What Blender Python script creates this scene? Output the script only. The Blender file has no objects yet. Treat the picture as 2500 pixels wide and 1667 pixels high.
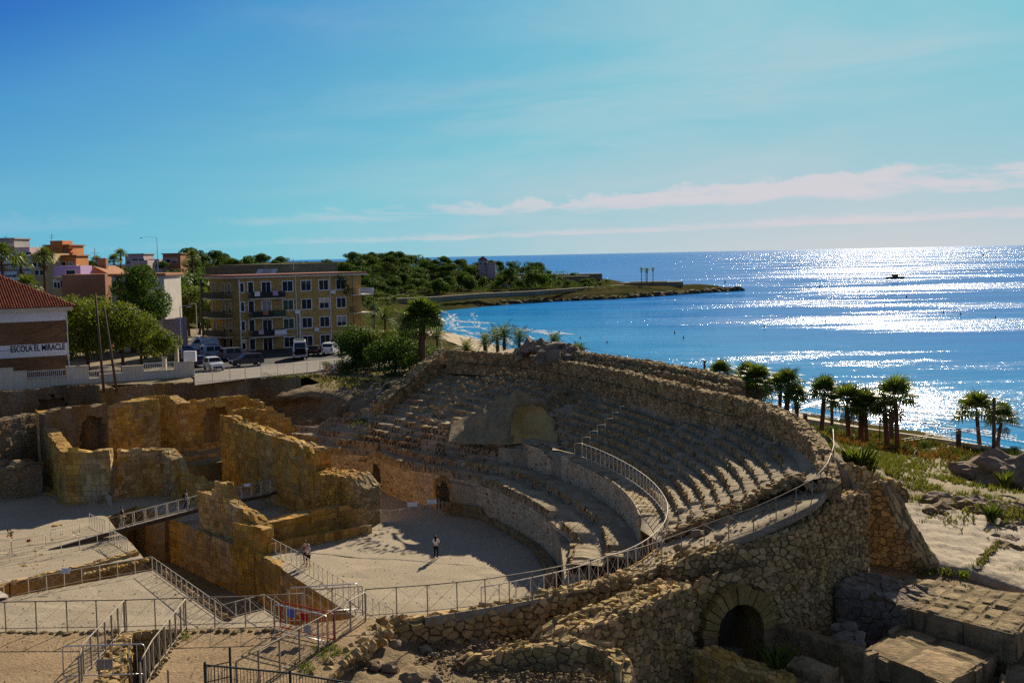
import bpy, bmesh, math, random
import numpy as np
from mathutils import Vector, Matrix, noise as mn
from mathutils.geometry import tessellate_polygon
R = math.radians
rnd = random.Random(7)
SC = bpy.context.scene
COL = SC.collection

# ------------------------------------------------------------------ camera
CAM_H, CAM_F = 22.2, 3000.0                    # metres above the arena floor; focal length in pixels of a 2500 px wide picture
CAM_PITCH, CAM_ROLL = math.atan(210.5/CAM_F), R(1.17)
_f = Vector((0, math.cos(CAM_PITCH), -math.sin(CAM_PITCH)))
_r0 = Vector((1, 0, 0)); _u0 = _r0.cross(_f)
_r = _r0*math.cos(CAM_ROLL) - _u0*math.sin(CAM_ROLL)
_u = _u0*math.cos(CAM_ROLL) + _r0*math.sin(CAM_ROLL)
cam_d = bpy.data.cameras.new('camera'); cam = bpy.data.objects.new('camera', cam_d); COL.objects.link(cam)
cam.matrix_world = Matrix(((_r.x, _u.x, -_f.x, 0), (_r.y, _u.y, -_f.y, 0), (_r.z, _u.z, -_f.z, CAM_H), (0, 0, 0, 1)))
cam_d.sensor_width = 36; cam_d.lens = 36*CAM_F/2500; cam_d.clip_start = 0.5; cam_d.clip_end = 200000
SC.camera = cam

# ------------------------------------------------------------------ light
SUN_AZ, SUN_EL = R(17), R(24)                  # to the right of the view axis (+Y), above the horizon
sun_d = bpy.data.lights.new('sun', 'SUN'); sun_d.energy = 4.2; sun_d.angle = R(0.53); sun_d.color = (1.0, 0.86, 0.64)
sun = bpy.data.objects.new('sun', sun_d); COL.objects.link(sun)
SUN_DIR = Vector((math.sin(SUN_AZ)*math.cos(SUN_EL), math.cos(SUN_AZ)*math.cos(SUN_EL), math.sin(SUN_EL)))
sun.rotation_euler = (-SUN_DIR).to_track_quat('-Z', 'Y').to_euler(); sun.location = (60, 200, 120)

W = bpy.data.worlds.new('World'); SC.world = W; W.use_nodes = True
def build_world():
    nt = W.node_tree; nt.nodes.clear(); L = nt.links.new
    N = lambda t, **k: _node(nt, t, **k)
    out = N('ShaderNodeOutputWorld'); bg = N('ShaderNodeBackground'); bg.inputs['Strength'].default_value = 0.10
    L(bg.outputs[0], out.inputs[0])
    sky = N('ShaderNodeTexSky', sky_type='NISHITA', sun_disc=False, sun_elevation=SUN_EL, sun_rotation=SUN_AZ,
            altitude=20, air_density=0.7, dust_density=0.5, ozone_density=4.0)
    # the photograph's colour response: the sky's own brightness decides its hue, deep blue far from the sun, pale towards it; the darkest stops, outside the view, are lifted to add fill light
    bw = N('ShaderNodeRGBToBW'); L(sky.outputs[0], bw.inputs[0])
    k = N('ShaderNodeMath', operation='MULTIPLY'); k.inputs[1].default_value = .1/2.5; L(bw.outputs[0], k.inputs[0])
    rp = N('ShaderNodeValToRGB'); L(k.outputs[0], rp.inputs[0]); el_ = rp.color_ramp.elements
    for i, (l, c) in enumerate(((0, (0, 0, 0)), (.12, (.085, .135, .24)), (.25, (.07, .15, .38)), (.40, (.025, .15, .52)), (.52, (.075, .31, .60)), (.75, (.135, .45, .63)), (1.05, (.20, .55, .65)), (1.4, (.31, .58, .66)), (1.9, (.48, .60, .67)), (2.4, (.62, .62, .64)))):
        e = el_[i] if i < 2 else el_.new(.5)
        e.position = l/2.5; e.color = (*c, 1)
    gm = N('ShaderNodeMix', data_type='RGBA', blend_type='MULTIPLY'); gm.inputs[0].default_value = 1; gm.clamp_result = False
    gm.inputs[7].default_value = (4.95, 4.95, 4.95, 1); L(rp.outputs[0], gm.inputs[6])
    # thin streaks of cloud low over the sea: noise on the sky direction, squeezed in height
    tc = N('ShaderNodeTexCoord'); sep = N('ShaderNodeSeparateXYZ'); L(tc.outputs['Generated'], sep.inputs[0])
    def math_(op, a, b=None, c=None):
        n = N('ShaderNodeMath', operation=op)
        for i, v in enumerate((a, b, c)):
            if v is None: continue
            if isinstance(v, (int, float)): n.inputs[i].default_value = v
            else: L(v, n.inputs[i])
        return n.outputs[0]
    az = math_('ARCTAN2', sep.outputs[0], sep.outputs[1]); el = sep.outputs[2]
    def vec(x, y, z=0.0):
        n = N('ShaderNodeCombineXYZ')
        for i, v in enumerate((x, y, z)):
            if isinstance(v, (int, float)): n.inputs[i].default_value = v
            else: L(v, n.inputs[i])
        return n.outputs[0]
    def noise(v, s, d=5, r=.55, dist=0.0):
        n = N('ShaderNodeTexNoise'); n.inputs['Scale'].default_value = s; n.inputs['Detail'].default_value = d
        n.inputs['Roughness'].default_value = r; n.inputs['Distortion'].default_value = dist; L(v, n.inputs['Vector']); return n.outputs[0]
    def smooth(v, a, b, lo=0.0, hi=1.0):
        n = N('ShaderNodeMapRange', interpolation_type='SMOOTHSTEP'); L(v, n.inputs[0])
        for i, q in enumerate((a, b, lo, hi)): n.inputs[i+1].default_value = q
        return n.outputs[0]
    azp = math_('MAXIMUM', az, 0.0)
    def bank(e0, slope, below, above, grow, amp, s, thr):      # one bank of cloud: flat base, billowed top, thicker towards the sun
        base = math_('MULTIPLY_ADD', az, slope, e0)
        d = math_('SUBTRACT', el, base)
        puff = noise(vec(az, math_('MULTIPLY', el, 2.2), e0*50), s, 7, .62)
        top = math_('MULTIPLY_ADD', math_('SUBTRACT', puff, .5), amp, math_('MULTIPLY_ADD', azp, grow, above))
        low = smooth(math_('ADD', d, math_('MULTIPLY', math_('SUBTRACT', noise(vec(az, math_('MULTIPLY', el, 4), e0*70), s*.7, 6), .5), below*2)), -below, 0.0)
        m = math_('MULTIPLY', low, math_('SUBTRACT', 1.0, smooth(math_('SUBTRACT', d, top), -.004, .003)))
        br = smooth(noise(vec(az, math_('MULTIPLY', el, 7), e0*90), 7.5, 8, .66, .4), thr, thr+.20)
        return math_('MULTIPLY', m, br)
    c1 = bank(0.0380, 0.022, .009, .006, .034, .034, 28, .37)
    c2 = bank(0.0160, 0.016, .003, .0024, .012, .013, 48, .32)
    c3 = bank(0.0275, 0.06, .004, .002, .02, .012, 20, .50)
    veil = math_('MULTIPLY', smooth(noise(vec(math_('MULTIPLY', az, 1.0), math_('MULTIPLY_ADD', az, -.25, math_('MULTIPLY', el, 5.5)), 3.1), 3.0, 6, .6, .5), .38, .80), .34)
    right = smooth(az, -.32, .08, .14, 1.0)
    cl = math_('MAXIMUM', math_('MAXIMUM', c1, math_('MULTIPLY', c2, .9)), math_('MULTIPLY', c3, .28))
    cl = math_('MULTIPLY', math_('MULTIPLY', cl, right), .74)
    cl = math_('MAXIMUM', cl, math_('MULTIPLY', veil, right))
    mx = N('ShaderNodeMix', data_type='RGBA'); L(cl, mx.inputs[0]); L(gm.outputs[2], mx.inputs[6]); mx.inputs[7].default_value = (3.5, 3.15, 3.3, 1)
    L(mx.outputs[2], bg.inputs['Color'])
def _node(nt, t, **k):
    n = nt.nodes.new(t)
    for a, v in k.items(): setattr(n, a, v)
    return n
build_world()
vs = SC.view_settings; vs.view_transform = 'Standard'; vs.look = 'None'; vs.gamma = 1; vs.exposure = 1.05; vs.use_curve_mapping = False
SC.cycles.use_denoising = False
SC.cycles.max_bounces = 5; SC.cycles.diffuse_bounces = 3; SC.cycles.glossy_bounces = 2; SC.cycles.transparent_max_bounces = 6
SC.cycles.caustics_reflective = False; SC.cycles.caustics_refractive = False

# ------------------------------------------------------------------ placing helpers
def ray(px, py): return _f + _r*((px-1250)/CAM_F) - _u*((py-833.5)/CAM_F)
def P(px, py, z):                                # the point at height z seen in that direction: turns a survey sighting into metres
    d = ray(px, py); t = (z-CAM_H)/d.z
    return Vector((d.x*t, d.y*t, z))
def D(px, py, Y):
    d = ray(px, py); t = Y/d.y
    return Vector((d.x*t, Y, CAM_H+d.z*t))
def proj(v):
    w = Vector((v[0], v[1], v[2]-CAM_H)); k = w.dot(_f)
    return 1250+CAM_F*w.dot(_r)/k, 833.5-CAM_F*w.dot(_u)/k, k
def N3(x, y, z=0.0, s=1.0): return mn.noise(Vector((x*s, y*s, z*s)))
def fbm(x, y, z=0.0, s=1.0, o=4): return mn.fractal(Vector((x*s, y*s, z*s)), 1.0, 2.0, o)

# ------------------------------------------------------------------ objects
def tag(o, label=None, cat=None, group=None, kind=None):
    if label: o['label'] = label
    if cat: o['category'] = cat
    if group: o['group'] = group
    if kind or cat: o['kind'] = kind or 'thing'
    return o
class MB:
    def __init__(s): s.v, s.f, s.m = [], [], []
    def add(s, vs, fs, m=0):
        b = len(s.v); s.v.extend([tuple(v) for v in vs]); s.f.extend([tuple(i+b for i in f) for f in fs]); s.m.extend([m]*len(fs))
    def quad(s, a, b, c, d, m=0): s.add((a, b, c, d), ((0, 1, 2, 3),), m)
    def box(s, c, size, rz=0.0, m=0):
        sx, sy, sz = size[0]/2, size[1]/2, size[2]/2; ca, sa = math.cos(rz), math.sin(rz)
        s.add([(c[0]+x*ca-y*sa, c[1]+x*sa+y*ca, c[2]+z) for z in (-sz, sz) for x, y in ((-sx, -sy), (sx, -sy), (sx, sy), (-sx, sy))],
              ((3, 2, 1, 0), (4, 5, 6, 7), (0, 1, 5, 4), (1, 2, 6, 5), (2, 3, 7, 6), (3, 0, 4, 7)), m)
    def bar(s, a, b, w, h=None, m=0):                # square bar between two points
        h = h or w; a = Vector(a); b = Vector(b); d = (b-a).normalized()
        up = Vector((0, 0, 1)) if abs(d.z) < .95 else Vector((0, 1, 0))
        x = d.cross(up).normalized(); y = x.cross(d)
        p = [q + x*i*w/2 + y*j*h/2 for q in (a, b) for i, j in ((-1, -1), (1, -1), (1, 1), (-1, 1))]
        s.add(p, ((3, 2, 1, 0), (4, 5, 6, 7), (0, 1, 5, 4), (1, 2, 6, 5), (2, 3, 7, 6), (3, 0, 4, 7)), m)
    def tube(s, path, r, n=6, m=0, cap=True):
        path = [Vector(p) for p in path]; rs = r if isinstance(r, (list, tuple)) else [r]*len(path); b = []; px = None
        for i, p in enumerate(path):
            d = (path[min(i+1, len(path)-1)]-path[max(i-1, 0)]).normalized()
            up = Vector((0, 0, 1)) if abs(d.z) < .9 else Vector((0, 1, 0))
            x = d.cross(up).normalized(); y = x.cross(d)
            b.extend([p+(x*math.cos(2*math.pi*k/n)+y*math.sin(2*math.pi*k/n))*rs[i] for k in range(n)])
        fs = [(i*n+k, i*n+(k+1) % n, (i+1)*n+(k+1) % n, (i+1)*n+k) for i in range(len(path)-1) for k in range(n)]
        if cap: fs += [tuple(range(n))[::-1], tuple((len(path)-1)*n+k for k in range(n))]
        s.add(b, fs, m)
    def prism(s, poly, z0, z1, m=0):                 # vertical prism on a plan polygon
        n = len(poly)
        s.add([(p[0], p[1], z0) for p in poly]+[(p[0], p[1], z1) for p in poly],
              [tuple(range(n))[::-1], tuple(range(n, 2*n))]+[(i, (i+1) % n, n+(i+1) % n, n+i) for i in range(n)], m)
    def grid(s, rows, m=0):
        n = len(rows[0]); s.add([p for r in rows for p in r], [(i*n+j, i*n+j+1, (i+1)*n+j+1, (i+1)*n+j) for i in range(len(rows)-1) for j in range(n-1)], m)
    def ball(s, c, r, n=8, k=5, m=0, jit=0.0, seed=0):
        q = random.Random(seed); rr = r if isinstance(r, (list, tuple, Vector)) else (r, r, r); vs = [(c[0], c[1], c[2]-rr[2])]
        for i in range(1, k):
            a = math.pi*i/k-math.pi/2
            for j in range(n):
                t = 2*math.pi*(j+.5*(i % 2))/n; g = 1+q.uniform(-jit, jit)
                vs.append((c[0]+rr[0]*math.cos(a)*math.cos(t)*g, c[1]+rr[1]*math.cos(a)*math.sin(t)*g, c[2]+rr[2]*math.sin(a)*g))
        vs.append((c[0], c[1], c[2]+rr[2])); e = len(vs)-1
        fs = [(0, 1+(j+1) % n, 1+j) for j in range(n)]+[(e, 1+(k-2)*n+j, 1+(k-2)*n+(j+1) % n) for j in range(n)]
        fs += [(1+i*n+j, 1+i*n+(j+1) % n, 1+(i+1)*n+(j+1) % n, 1+(i+1)*n+j) for i in range(k-2) for j in range(n)]
        s.add(vs, fs, m)
    def mesh(s, name, mats, smooth=False):
        me = bpy.data.meshes.new(name); me.from_pydata([tuple(v) for v in s.v], [], s.f)
        for m in (mats if isinstance(mats, (list, tuple)) else [mats]): me.materials.append(m)
        if any(s.m): me.polygons.foreach_set('material_index', s.m)
        if smooth: me.polygons.foreach_set('use_smooth', [True]*len(s.f))
        me.update(); return me
    def build(s, name, mats, parent=None, smooth=False, kind=None):
        o = bpy.data.objects.new(name, s.mesh(name, mats, smooth)); COL.objects.link(o)
        if parent is not None: adopt(o, parent)
        if kind: o['kind'] = kind
        return o
def adopt(o, parent):                            # vertices are in metres of the place; keep them there
    o.parent = parent; g = parent; off = Vector((0, 0, 0))
    while g is not None: off += g.location; g = g.parent
    o.location = -off
def thing(name, label, cat, loc=(0, 0, 0), group=None):
    o = bpy.data.objects.new(name, None); o.empty_display_size = .3; COL.objects.link(o); o.location = loc
    return tag(o, label, cat, group)
def single(mb, name, mats, label, cat, group=None, smooth=False, kind=None):
    return tag(mb.build(name, mats, None, smooth), label, cat, group, kind)
def copy_tree(o, parent=None):
    c = o.copy(); COL.objects.link(c)
    if parent is not None: c.parent = parent
    for ch in o.children: copy_tree(ch, c)
    return c

# ------------------------------------------------------------------ materials
def mat(name, c1, c2=None, scale=1.0, rough=.85, c3=None, c4=None, fine=None, bump=0.0, bscale=None, vary=0.0, metal=0.0, spec=.08, stretch=(1, 1, 1), detail=5, lo=.35, hi=.65, trans=0.0, alpha=1.0):
    m = bpy.data.materials.new(name); m.use_nodes = True; nt = m.node_tree; L = nt.links.new
    b = nt.nodes['Principled BSDF']; b.inputs['Roughness'].default_value = rough; b.inputs['Metallic'].default_value = metal
    b.inputs['Specular IOR Level'].default_value = spec
    col = None
    if c2 is None and not vary and not bump:
        b.inputs['Base Color'].default_value = (*c1, 1); return m
    tc = _node(nt, 'ShaderNodeTexCoord'); mp = _node(nt, 'ShaderNodeMapping'); mp.inputs['Scale'].default_value = stretch; L(tc.outputs['Object'], mp.inputs[0])
    def noise(s, d=detail, r=.6):
        n = _node(nt, 'ShaderNodeTexNoise'); n.inputs['Scale'].default_value = s; n.inputs['Detail'].default_value = d; n.inputs['Roughness'].default_value = r
        L(mp.outputs[0], n.inputs['Vector']); return n.outputs[0]
    def rng(v, a, c):
        n = _node(nt, 'ShaderNodeMapRange'); L(v, n.inputs[0]); n.inputs[1].default_value = a; n.inputs[2].default_value = c; return n.outputs[0]
    def mix(fac, a, c, blend='MIX'):
        n = _node(nt, 'ShaderNodeMix', data_type='RGBA', blend_type=blend)
        for i, v in ((0, fac), (6, a), (7, c)):
            if isinstance(v, tuple): n.inputs[i].default_value = (*v, 1)
            elif isinstance(v, (int, float)): n.inputs[i].default_value = v
            else: L(v, n.inputs[i])
        return n.outputs[2]
    col = c1
    if c2 is not None: col = mix(rng(noise(scale), lo, hi), c1, c2)
    if c3 is not None: col = mix(rng(noise(scale*.31+.013), .48, .68), col, c3)
    if c4: col = mix(rng(noise(scale*1.7+.11, 6, .65), .50, .72), col, c4)
    if fine: col = mix(rng(noise(scale*fine, 3, .7), .3, .7), mix(1.0, col, (.62, .62, .62), 'MULTIPLY'), col)
    if vary:
        gi = _node(nt, 'ShaderNodeNewGeometry'); oi = _node(nt, 'ShaderNodeObjectInfo')
        ad = _node(nt, 'ShaderNodeMath', operation='ADD'); L(gi.outputs['Random Per Island'], ad.inputs[0]); L(oi.outputs['Random'], ad.inputs[1])
        fr = _node(nt, 'ShaderNodeMath', operation='FRACT'); L(ad.outputs[0], fr.inputs[0])
        hs = _node(nt, 'ShaderNodeHueSaturation'); 
        v = _node(nt, 'ShaderNodeMapRange'); L(fr.outputs[0], v.inputs[0]); v.inputs[3].default_value = 1-vary; v.inputs[4].default_value = 1+vary
        L(v.outputs[0], hs.inputs['Value'])
        s2 = _node(nt, 'ShaderNodeMath', operation='MULTIPLY_ADD'); L(fr.outputs[0], s2.inputs[0]); s2.inputs[1].default_value = 7.31; s2.inputs[2].default_value = 0.0
        f2 = _node(nt, 'ShaderNodeMath', operation='FRACT'); L(s2.outputs[0], f2.inputs[0])
        h = _node(nt, 'ShaderNodeMapRange'); L(f2.outputs[0], h.inputs[0]); h.inputs[3].default_value = .5-.014*min(1, vary*2.5); h.inputs[4].default_value = .5+.010*min(1, vary*2.5); L(h.outputs[0], hs.inputs['Hue'])
        if isinstance(col, tuple): hs.inputs['Color'].default_value = (*col, 1)
        else: L(col, hs.inputs['Color'])
        col = hs.outputs[0]
    if isinstance(col, tuple): b.inputs['Base Color'].default_value = (*col, 1)
    else: L(col, b.inputs['Base Color'])
    if bump:
        bn = _node(nt, 'ShaderNodeBump'); bn.inputs['Strength'].default_value = min(1, bump); bn.inputs['Distance'].default_value = .12*max(1, bump)
        L(noise(bscale or scale*6, 6, .65), bn.inputs['Height']); L(bn.outputs[0], b.inputs['Normal'])
    if trans:                                     # thin leaves let some light through
        t = _node(nt, 'ShaderNodeBsdfTranslucent'); ms = _node(nt, 'ShaderNodeMixShader'); ms.inputs[0].default_value = trans
        if isinstance(col, tuple): t.inputs[0].default_value = (*col, 1)
        else:
            g = mix(1.0, col, (1.25, 1.25, .55), 'MULTIPLY'); L(g, t.inputs[0])
        o = nt.nodes['Material Output']; L(b.outputs[0], ms.inputs[1]); L(t.outputs[0], ms.inputs[2]); L(ms.outputs[0], o.inputs[0])
    return m
M = {}
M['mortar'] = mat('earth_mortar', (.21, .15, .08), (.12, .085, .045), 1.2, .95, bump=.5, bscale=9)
M['rubble'] = mat('rubble_stone', (.56, .405, .19), (.40, .275, .105), 1.6, .9, c3=(.45, .30, .10), fine=9, bump=.5, bscale=10, vary=.38)
M['seatstone'] = mat('seat_stone', (.50, .36, .17), (.32, .22, .095), 1.1, .92, fine=9, bump=.5, bscale=8, vary=.36)
M['seatfill'] = mat('seat_earth', (.47, .385, .26), (.31, .245, .155), .55, .95, fine=11, bump=.8, bscale=5)
M['squared'] = mat('squared_grey_stone', (.64, .52, .34), (.50, .40, .25), .9, .9, fine=10, bump=.3, bscale=12, vary=.2)
M['ochre'] = mat('ochre_ashlar', (.62, .33, .04), (.56, .37, .11), .40, .9, c3=(.52, .42, .25), c4=(.25, .12, .025), fine=12, bump=.5, bscale=7, vary=.27, stretch=(1, 1, .5))
M['ochrecore'] = mat('ochre_wall_render', (.48, .25, .038), (.44, .31, .13), .38, .92, c3=(.44, .35, .22), c4=(.20, .10, .02), fine=10, bump=.7, bscale=5, stretch=(1, 1, .4))
M['oldwall'] = mat('weathered_wall', (.36, .29, .20), (.30, .18, .055), .45, .92, c3=(.14, .10, .06), fine=9, bump=.7, bscale=5, stretch=(1, 1, .5))
M['sand'] = mat('packed_sand', (.45, .375, .275), (.385, .315, .225), .16, .95, fine=40, bump=.5, bscale=7)
M['terrace'] = mat('terrace_sand', (.40, .285, .165), (.31, .215, .12), .35, .95, fine=18, bump=.6, bscale=9)
M['gravel'] = mat('gravel_earth', (.34, .25, .145), (.20, .14, .075), 1.4, .95, fine=8, bump=1.0, bscale=6)
M['dust'] = mat('dusty_ground', (.36, .28, .185), (.24, .185, .11), .3, .95, c3=(.16, .15, .06), fine=12, bump=.6, bscale=6)
M['block'] = mat('big_ashlar', (.40, .29, .155), (.28, .195, .095), .7, .9, c3=(.24, .17, .07), c4=(.13, .095, .045), fine=9, bump=.9, bscale=4.5, vary=.14)
M['rock'] = mat('pale_bedrock', (.50, .42, .32), (.38, .31, .23), .5, .92, fine=8, bump=.9, bscale=3, stretch=(1, .35, 1))
M['boulder'] = mat('boulder_rock', (.34, .27, .20), (.20, .155, .115), .6, .92, c3=(.30, .20, .10), fine=7, bump=1.0, bscale=3)
M['cave'] = mat('ochre_bedrock', (.40, .31, .17), (.29, .22, .115), .5, .92, c3=(.30, .25, .16), fine=6, bump=1.0, bscale=2.5)
M['archstone'] = mat('arch_ochre_stone', (.46, .32, .11), (.36, .24, .075), .8, .9, c4=(.20, .13, .05), fine=8, bump=.7, bscale=5, vary=.2)
M['hollow'] = mat('fresh_ochre_bounce_lit', (.70, .50, .21), (.58, .40, .15), .6, .92, fine=8, bump=.8, bscale=3)  # fresh ochre rock, lightened to stand in for light bounced into the bowl
M['shore'] = mat('dark_shore_rock', (.15, .115, .06), (.07, .055, .03), .08, .95, c3=(.20, .17, .06), fine=7, bump=1.0, bscale=.4)
M['beach'] = mat('beach_sand', (.42, .34, .22), (.36, .28, .18), .05, .9, fine=10)
M['asphalt'] = mat('asphalt', (.06, .06, .062), (.045, .045, .048), .5, .8, fine=12)
M['lane'] = mat('pale_lane', (.30, .27, .24), (.24, .215, .19), .3, .9, fine=10)
M['white'] = mat('white_paint', (.78, .76, .72), (.66, .64, .59), 1.5, .55)
M['rail'] = mat('cream_painted_steel', (.64, .58, .47), (.50, .45, .36), 2.0, .65, metal=.0, spec=.12)
M['raildark'] = mat('weathered_bronze_rail', (.30, .25, .18), (.21, .17, .12), 2.0, .6, spec=.15)
M['steel'] = mat('galvanised_steel', (.52, .52, .53), None, 1, .35, metal=.7)
M['darkiron'] = mat('dark_green_iron', (.035, .045, .04), None, 1, .5)
M['redpaint'] = mat('red_paint', (.42, .025, .015), (.33, .02, .012), 2, .5)
M['timber'] = mat('weathered_timber', (.13, .09, .06), (.08, .055, .038), 1.5, .85, stretch=(6, 6, .6))
M['deck'] = mat('grey_plank', (.34, .31, .27), (.25, .225, .19), 1.2, .8, vary=.15)
M['glass'] = mat('dark_glass', (.010, .012, .015), None, 1, .12, spec=.22)
M['black'] = mat('black_rubber', (.012, .012, .012), None, 1, .7)
M['leafolive'] = mat('olive_leaf', (.115, .14, .024), (.07, .10, .018), .5, .6, vary=.30, trans=.42)
M['leafdark'] = mat('pine_leaf', (.058, .105, .02), (.036, .075, .016), .25, .65, vary=.32, trans=.38)
M['leafmid'] = mat('mid_leaf', (.07, .11, .02), (.045, .08, .018), .3, .6, vary=.3, trans=.35)
M['leafpale'] = mat('pale_leaf', (.12, .155, .03), (.08, .115, .026), .4, .6, vary=.28, trans=.35)
M['palm'] = mat('palm_frond', (.065, .115, .02), (.11, .14, .03), .8, .5, vary=.2, trans=.42)
M['palmdry'] = mat('dry_palm_skirt', (.20, .13, .06), (.12, .08, .04), 1.5, .9, vary=.2)
M['bark'] = mat('bark', (.10, .07, .045), (.06, .042, .028), 2.5, .95, bump=.6, bscale=8, stretch=(1, 1, .3))
M['palmtrunk'] = mat('palm_trunk', (.20, .095, .055), (.11, .055, .034), 2.2, .95, bump=.8, bscale=7, stretch=(1, 1, 2.2))
M['grass'] = mat('dry_grass', (.16, .165, .05), (.11, .125, .035), .5, .8, vary=.35, trans=.3)
M['rust'] = mat('rusty_weeds', (.23, .12, .04), (.16, .10, .035), .6, .85, vary=.3, trans=.25)
M['flower'] = mat('red_leaf_shrub', (.16, .055, .025), (.10, .08, .03), 1.5, .7, vary=.3, trans=.2)
# ------------------------------------------------------------------ paths
def resample(pts, n):
    pts = [Vector(p) for p in pts]; d = [0]
    for a, b in zip(pts, pts[1:]): d.append(d[-1]+(b-a).length)
    out = []; k = 0
    for i in range(n):
        t = d[-1]*i/(n-1)
        while k < len(pts)-2 and d[k+1] < t: k += 1
        u = (t-d[k])/max(1e-9, d[k+1]-d[k]); out.append(pts[k].lerp(pts[k+1], u))
    return out
def curve(pts, n):                               # smooth curve through points, evenly resampled
    pts = [Vector(p) for p in pts]; q = [pts[0]*2-pts[1]]+pts+[pts[-1]*2-pts[-2]]; o = []
    for i in range(1, len(q)-2):
        a, b, c, d = q[i-1:i+3]
        for k in range(12):
            t = k/12; o.append(.5*((2*b)+(c-a)*t+(2*a-5*b+4*c-d)*t*t+(3*b-a-3*c+d)*t**3))
    o.append(pts[-1]); return resample(o, n)
class Path:                                      # arc-length frame along a plan polyline
    def __init__(s, pts):
        s.p = [Vector(p) for p in pts]; s.d = [0]
        for a, b in zip(s.p, s.p[1:]): s.d.append(s.d[-1]+(b-a).to_2d().length)
        s.L = s.d[-1]
    def at(s, t):
        k = 0; t = max(-.5, min(s.L+.5, t))
        while k < len(s.p)-2 and s.d[k+1] < t: k += 1
        a, b = s.p[k], s.p[k+1]; u = (t-s.d[k])/max(1e-6, s.d[k+1]-s.d[k]); q = a.lerp(b, u)
        w = (b-a).to_2d()
        if len(s.p) > 2:                        # blend the normal near the corners of a curved path
            m = max(1e-6, s.d[k+1]-s.d[k]); n0 = (s.p[k]-s.p[k-1]).to_2d() if k else w; n2 = (s.p[k+2]-b).to_2d() if k+2 < len(s.p) else w
            if n0.angle(w, 9) < .5 and n2.angle(w, 9) < .5:
                w = w.normalized(); n0 = (n0.normalized()+w)/2; n2 = (n2.normalized()+w)/2; w = n0.lerp(n2, min(1, max(0, u)))
        w.normalize(); return q, Vector((w.x, w.y, 0)), Vector((w.y, -w.x, 0))   # point, along, right-hand normal
# ------------------------------------------------------------------ masonry: every stone a real stone
def clip(poly, nx, ny, c):                       # keep nx*x+ny*y <= c
    o = []; n = len(poly)
    for i in range(n):
        a, b = poly[i], poly[(i+1) % n]; da = nx*a[0]+ny*a[1]-c; db = nx*b[0]+ny*b[1]-c
        if da <= 0: o.append(a)
        if da*db < 0: t = da/(da-db); o.append((a[0]+(b[0]-a[0])*t, a[1]+(b[1]-a[1])*t))
    return o
def cells_rubble(L, H0, H1, w, h, rg):
    nx, ny = max(1, round(L/w)), max(1, round((H1-H0)/h)); w = L/nx; h = (H1-H0)/ny
    S = {(i, j): ((i+.5+(.25 if j % 2 else -.25)+rg.uniform(-.44, .44))*w, H0+(j+.5+rg.uniform(-.42, .42))*h) for i in range(-1, nx+1) for j in range(-1, ny+1)}
    S = {q: v for q, v in S.items() if rg.random() > .22}      # gaps let some stones grow larger than others
    k = w/h
    for (i, j), (x, y) in S.items():
        if not (0 <= i < nx and 0 <= j < ny): continue
        poly = [(x-w*1.3, y-h*1.3), (x+w*1.3, y-h*1.3), (x+w*1.3, y+h*1.3), (x-w*1.3, y+h*1.3)]
        for a in (-2, -1, 0, 1, 2):
            for b in (-2, -1, 0, 1, 2):
                q = S.get((i+a, j+b))
                if q is None or (a == 0 and b == 0): continue
                dx, dy = q[0]-x, (q[1]-y)*k*k      # bisector in a space where cells are square
                poly = clip(poly, dx, dy, dx*(x+q[0])/2+dy*(y+q[1])/2)
                if len(poly) < 3: break
        poly = [p for p in poly]
        for nxx, nyy, c in ((-1, 0, 0), (1, 0, L), (0, -1, -H0), (0, 1, H1)): poly = clip(poly, nxx, nyy, c) if len(poly) > 2 else poly
        if len(poly) > 2: yield poly
def cells_course(L, H0, H1, w, h, rg, jit=.3):
    y = H0; ny = max(1, round((H1-H0)/h)); hh = [(1+rg.uniform(-.22, .22)) for _ in range(ny)]; t = sum(hh); hh = [v*(H1-H0)/t for v in hh]
    for a in hh:
        x = -rg.random()*w
        while x < L-.02:
            b = w*(1+rg.uniform(-jit, jit)*1.5); x0, x1 = max(0, x), min(L, x+b); x += b
            if x1-x0 > .06:
                e = lambda s=.05: rg.uniform(-s, s)*a
                yield [(x0, y+e()), (x1, y+e()), (x1, y+a+e()), (x0, y+a+e())]
        y += a
STONES = []                                      # (score, verts, faces, material, parent) waiting to be linked as parts
def stone_geo(poly, f, rg, depth, gap, proud, rough):
    cx = sum(p[0] for p in poly)/len(poly); cy = sum(p[1] for p in poly)/len(poly)
    mind = min(math.hypot(p[0]-cx, p[1]-cy) for p in poly)
    if mind < .02: return None
    g = max(.55, (1-gap/mind)*(1-.10*rough*rg.random()**2)); d = proud*rg.uniform(.15, 1.35); n = len(poly); v = []
    tx, ty = rg.uniform(-.6, .6)*rough, rg.uniform(-.6, .6)*rough
    for s, z in ((g, -depth), (g, d*.55), (g*.88, d)):
        for p in poly:
            j = rough*mind*.16 if z > -depth else 0
            v.append(f(cx+(p[0]-cx)*s+rg.uniform(-j, j), cy+(p[1]-cy)*s+rg.uniform(-j, j), z+((rg.uniform(-.15, .15)*rough+tx*(p[0]-cx)/mind*.5+ty*(p[1]-cy)/mind*.5)*d if z > 0 else 0)))
    v.append(f(cx, cy, d*1.04))
    fs = [(a*n+i, a*n+(i+1) % n, (a+1)*n+(i+1) % n, (a+1)*n+i) for a in (0, 1) for i in range(n)]+[(2*n+i, 2*n+(i+1) % n, 3*n) for i in range(n)]
    return v, fs
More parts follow.
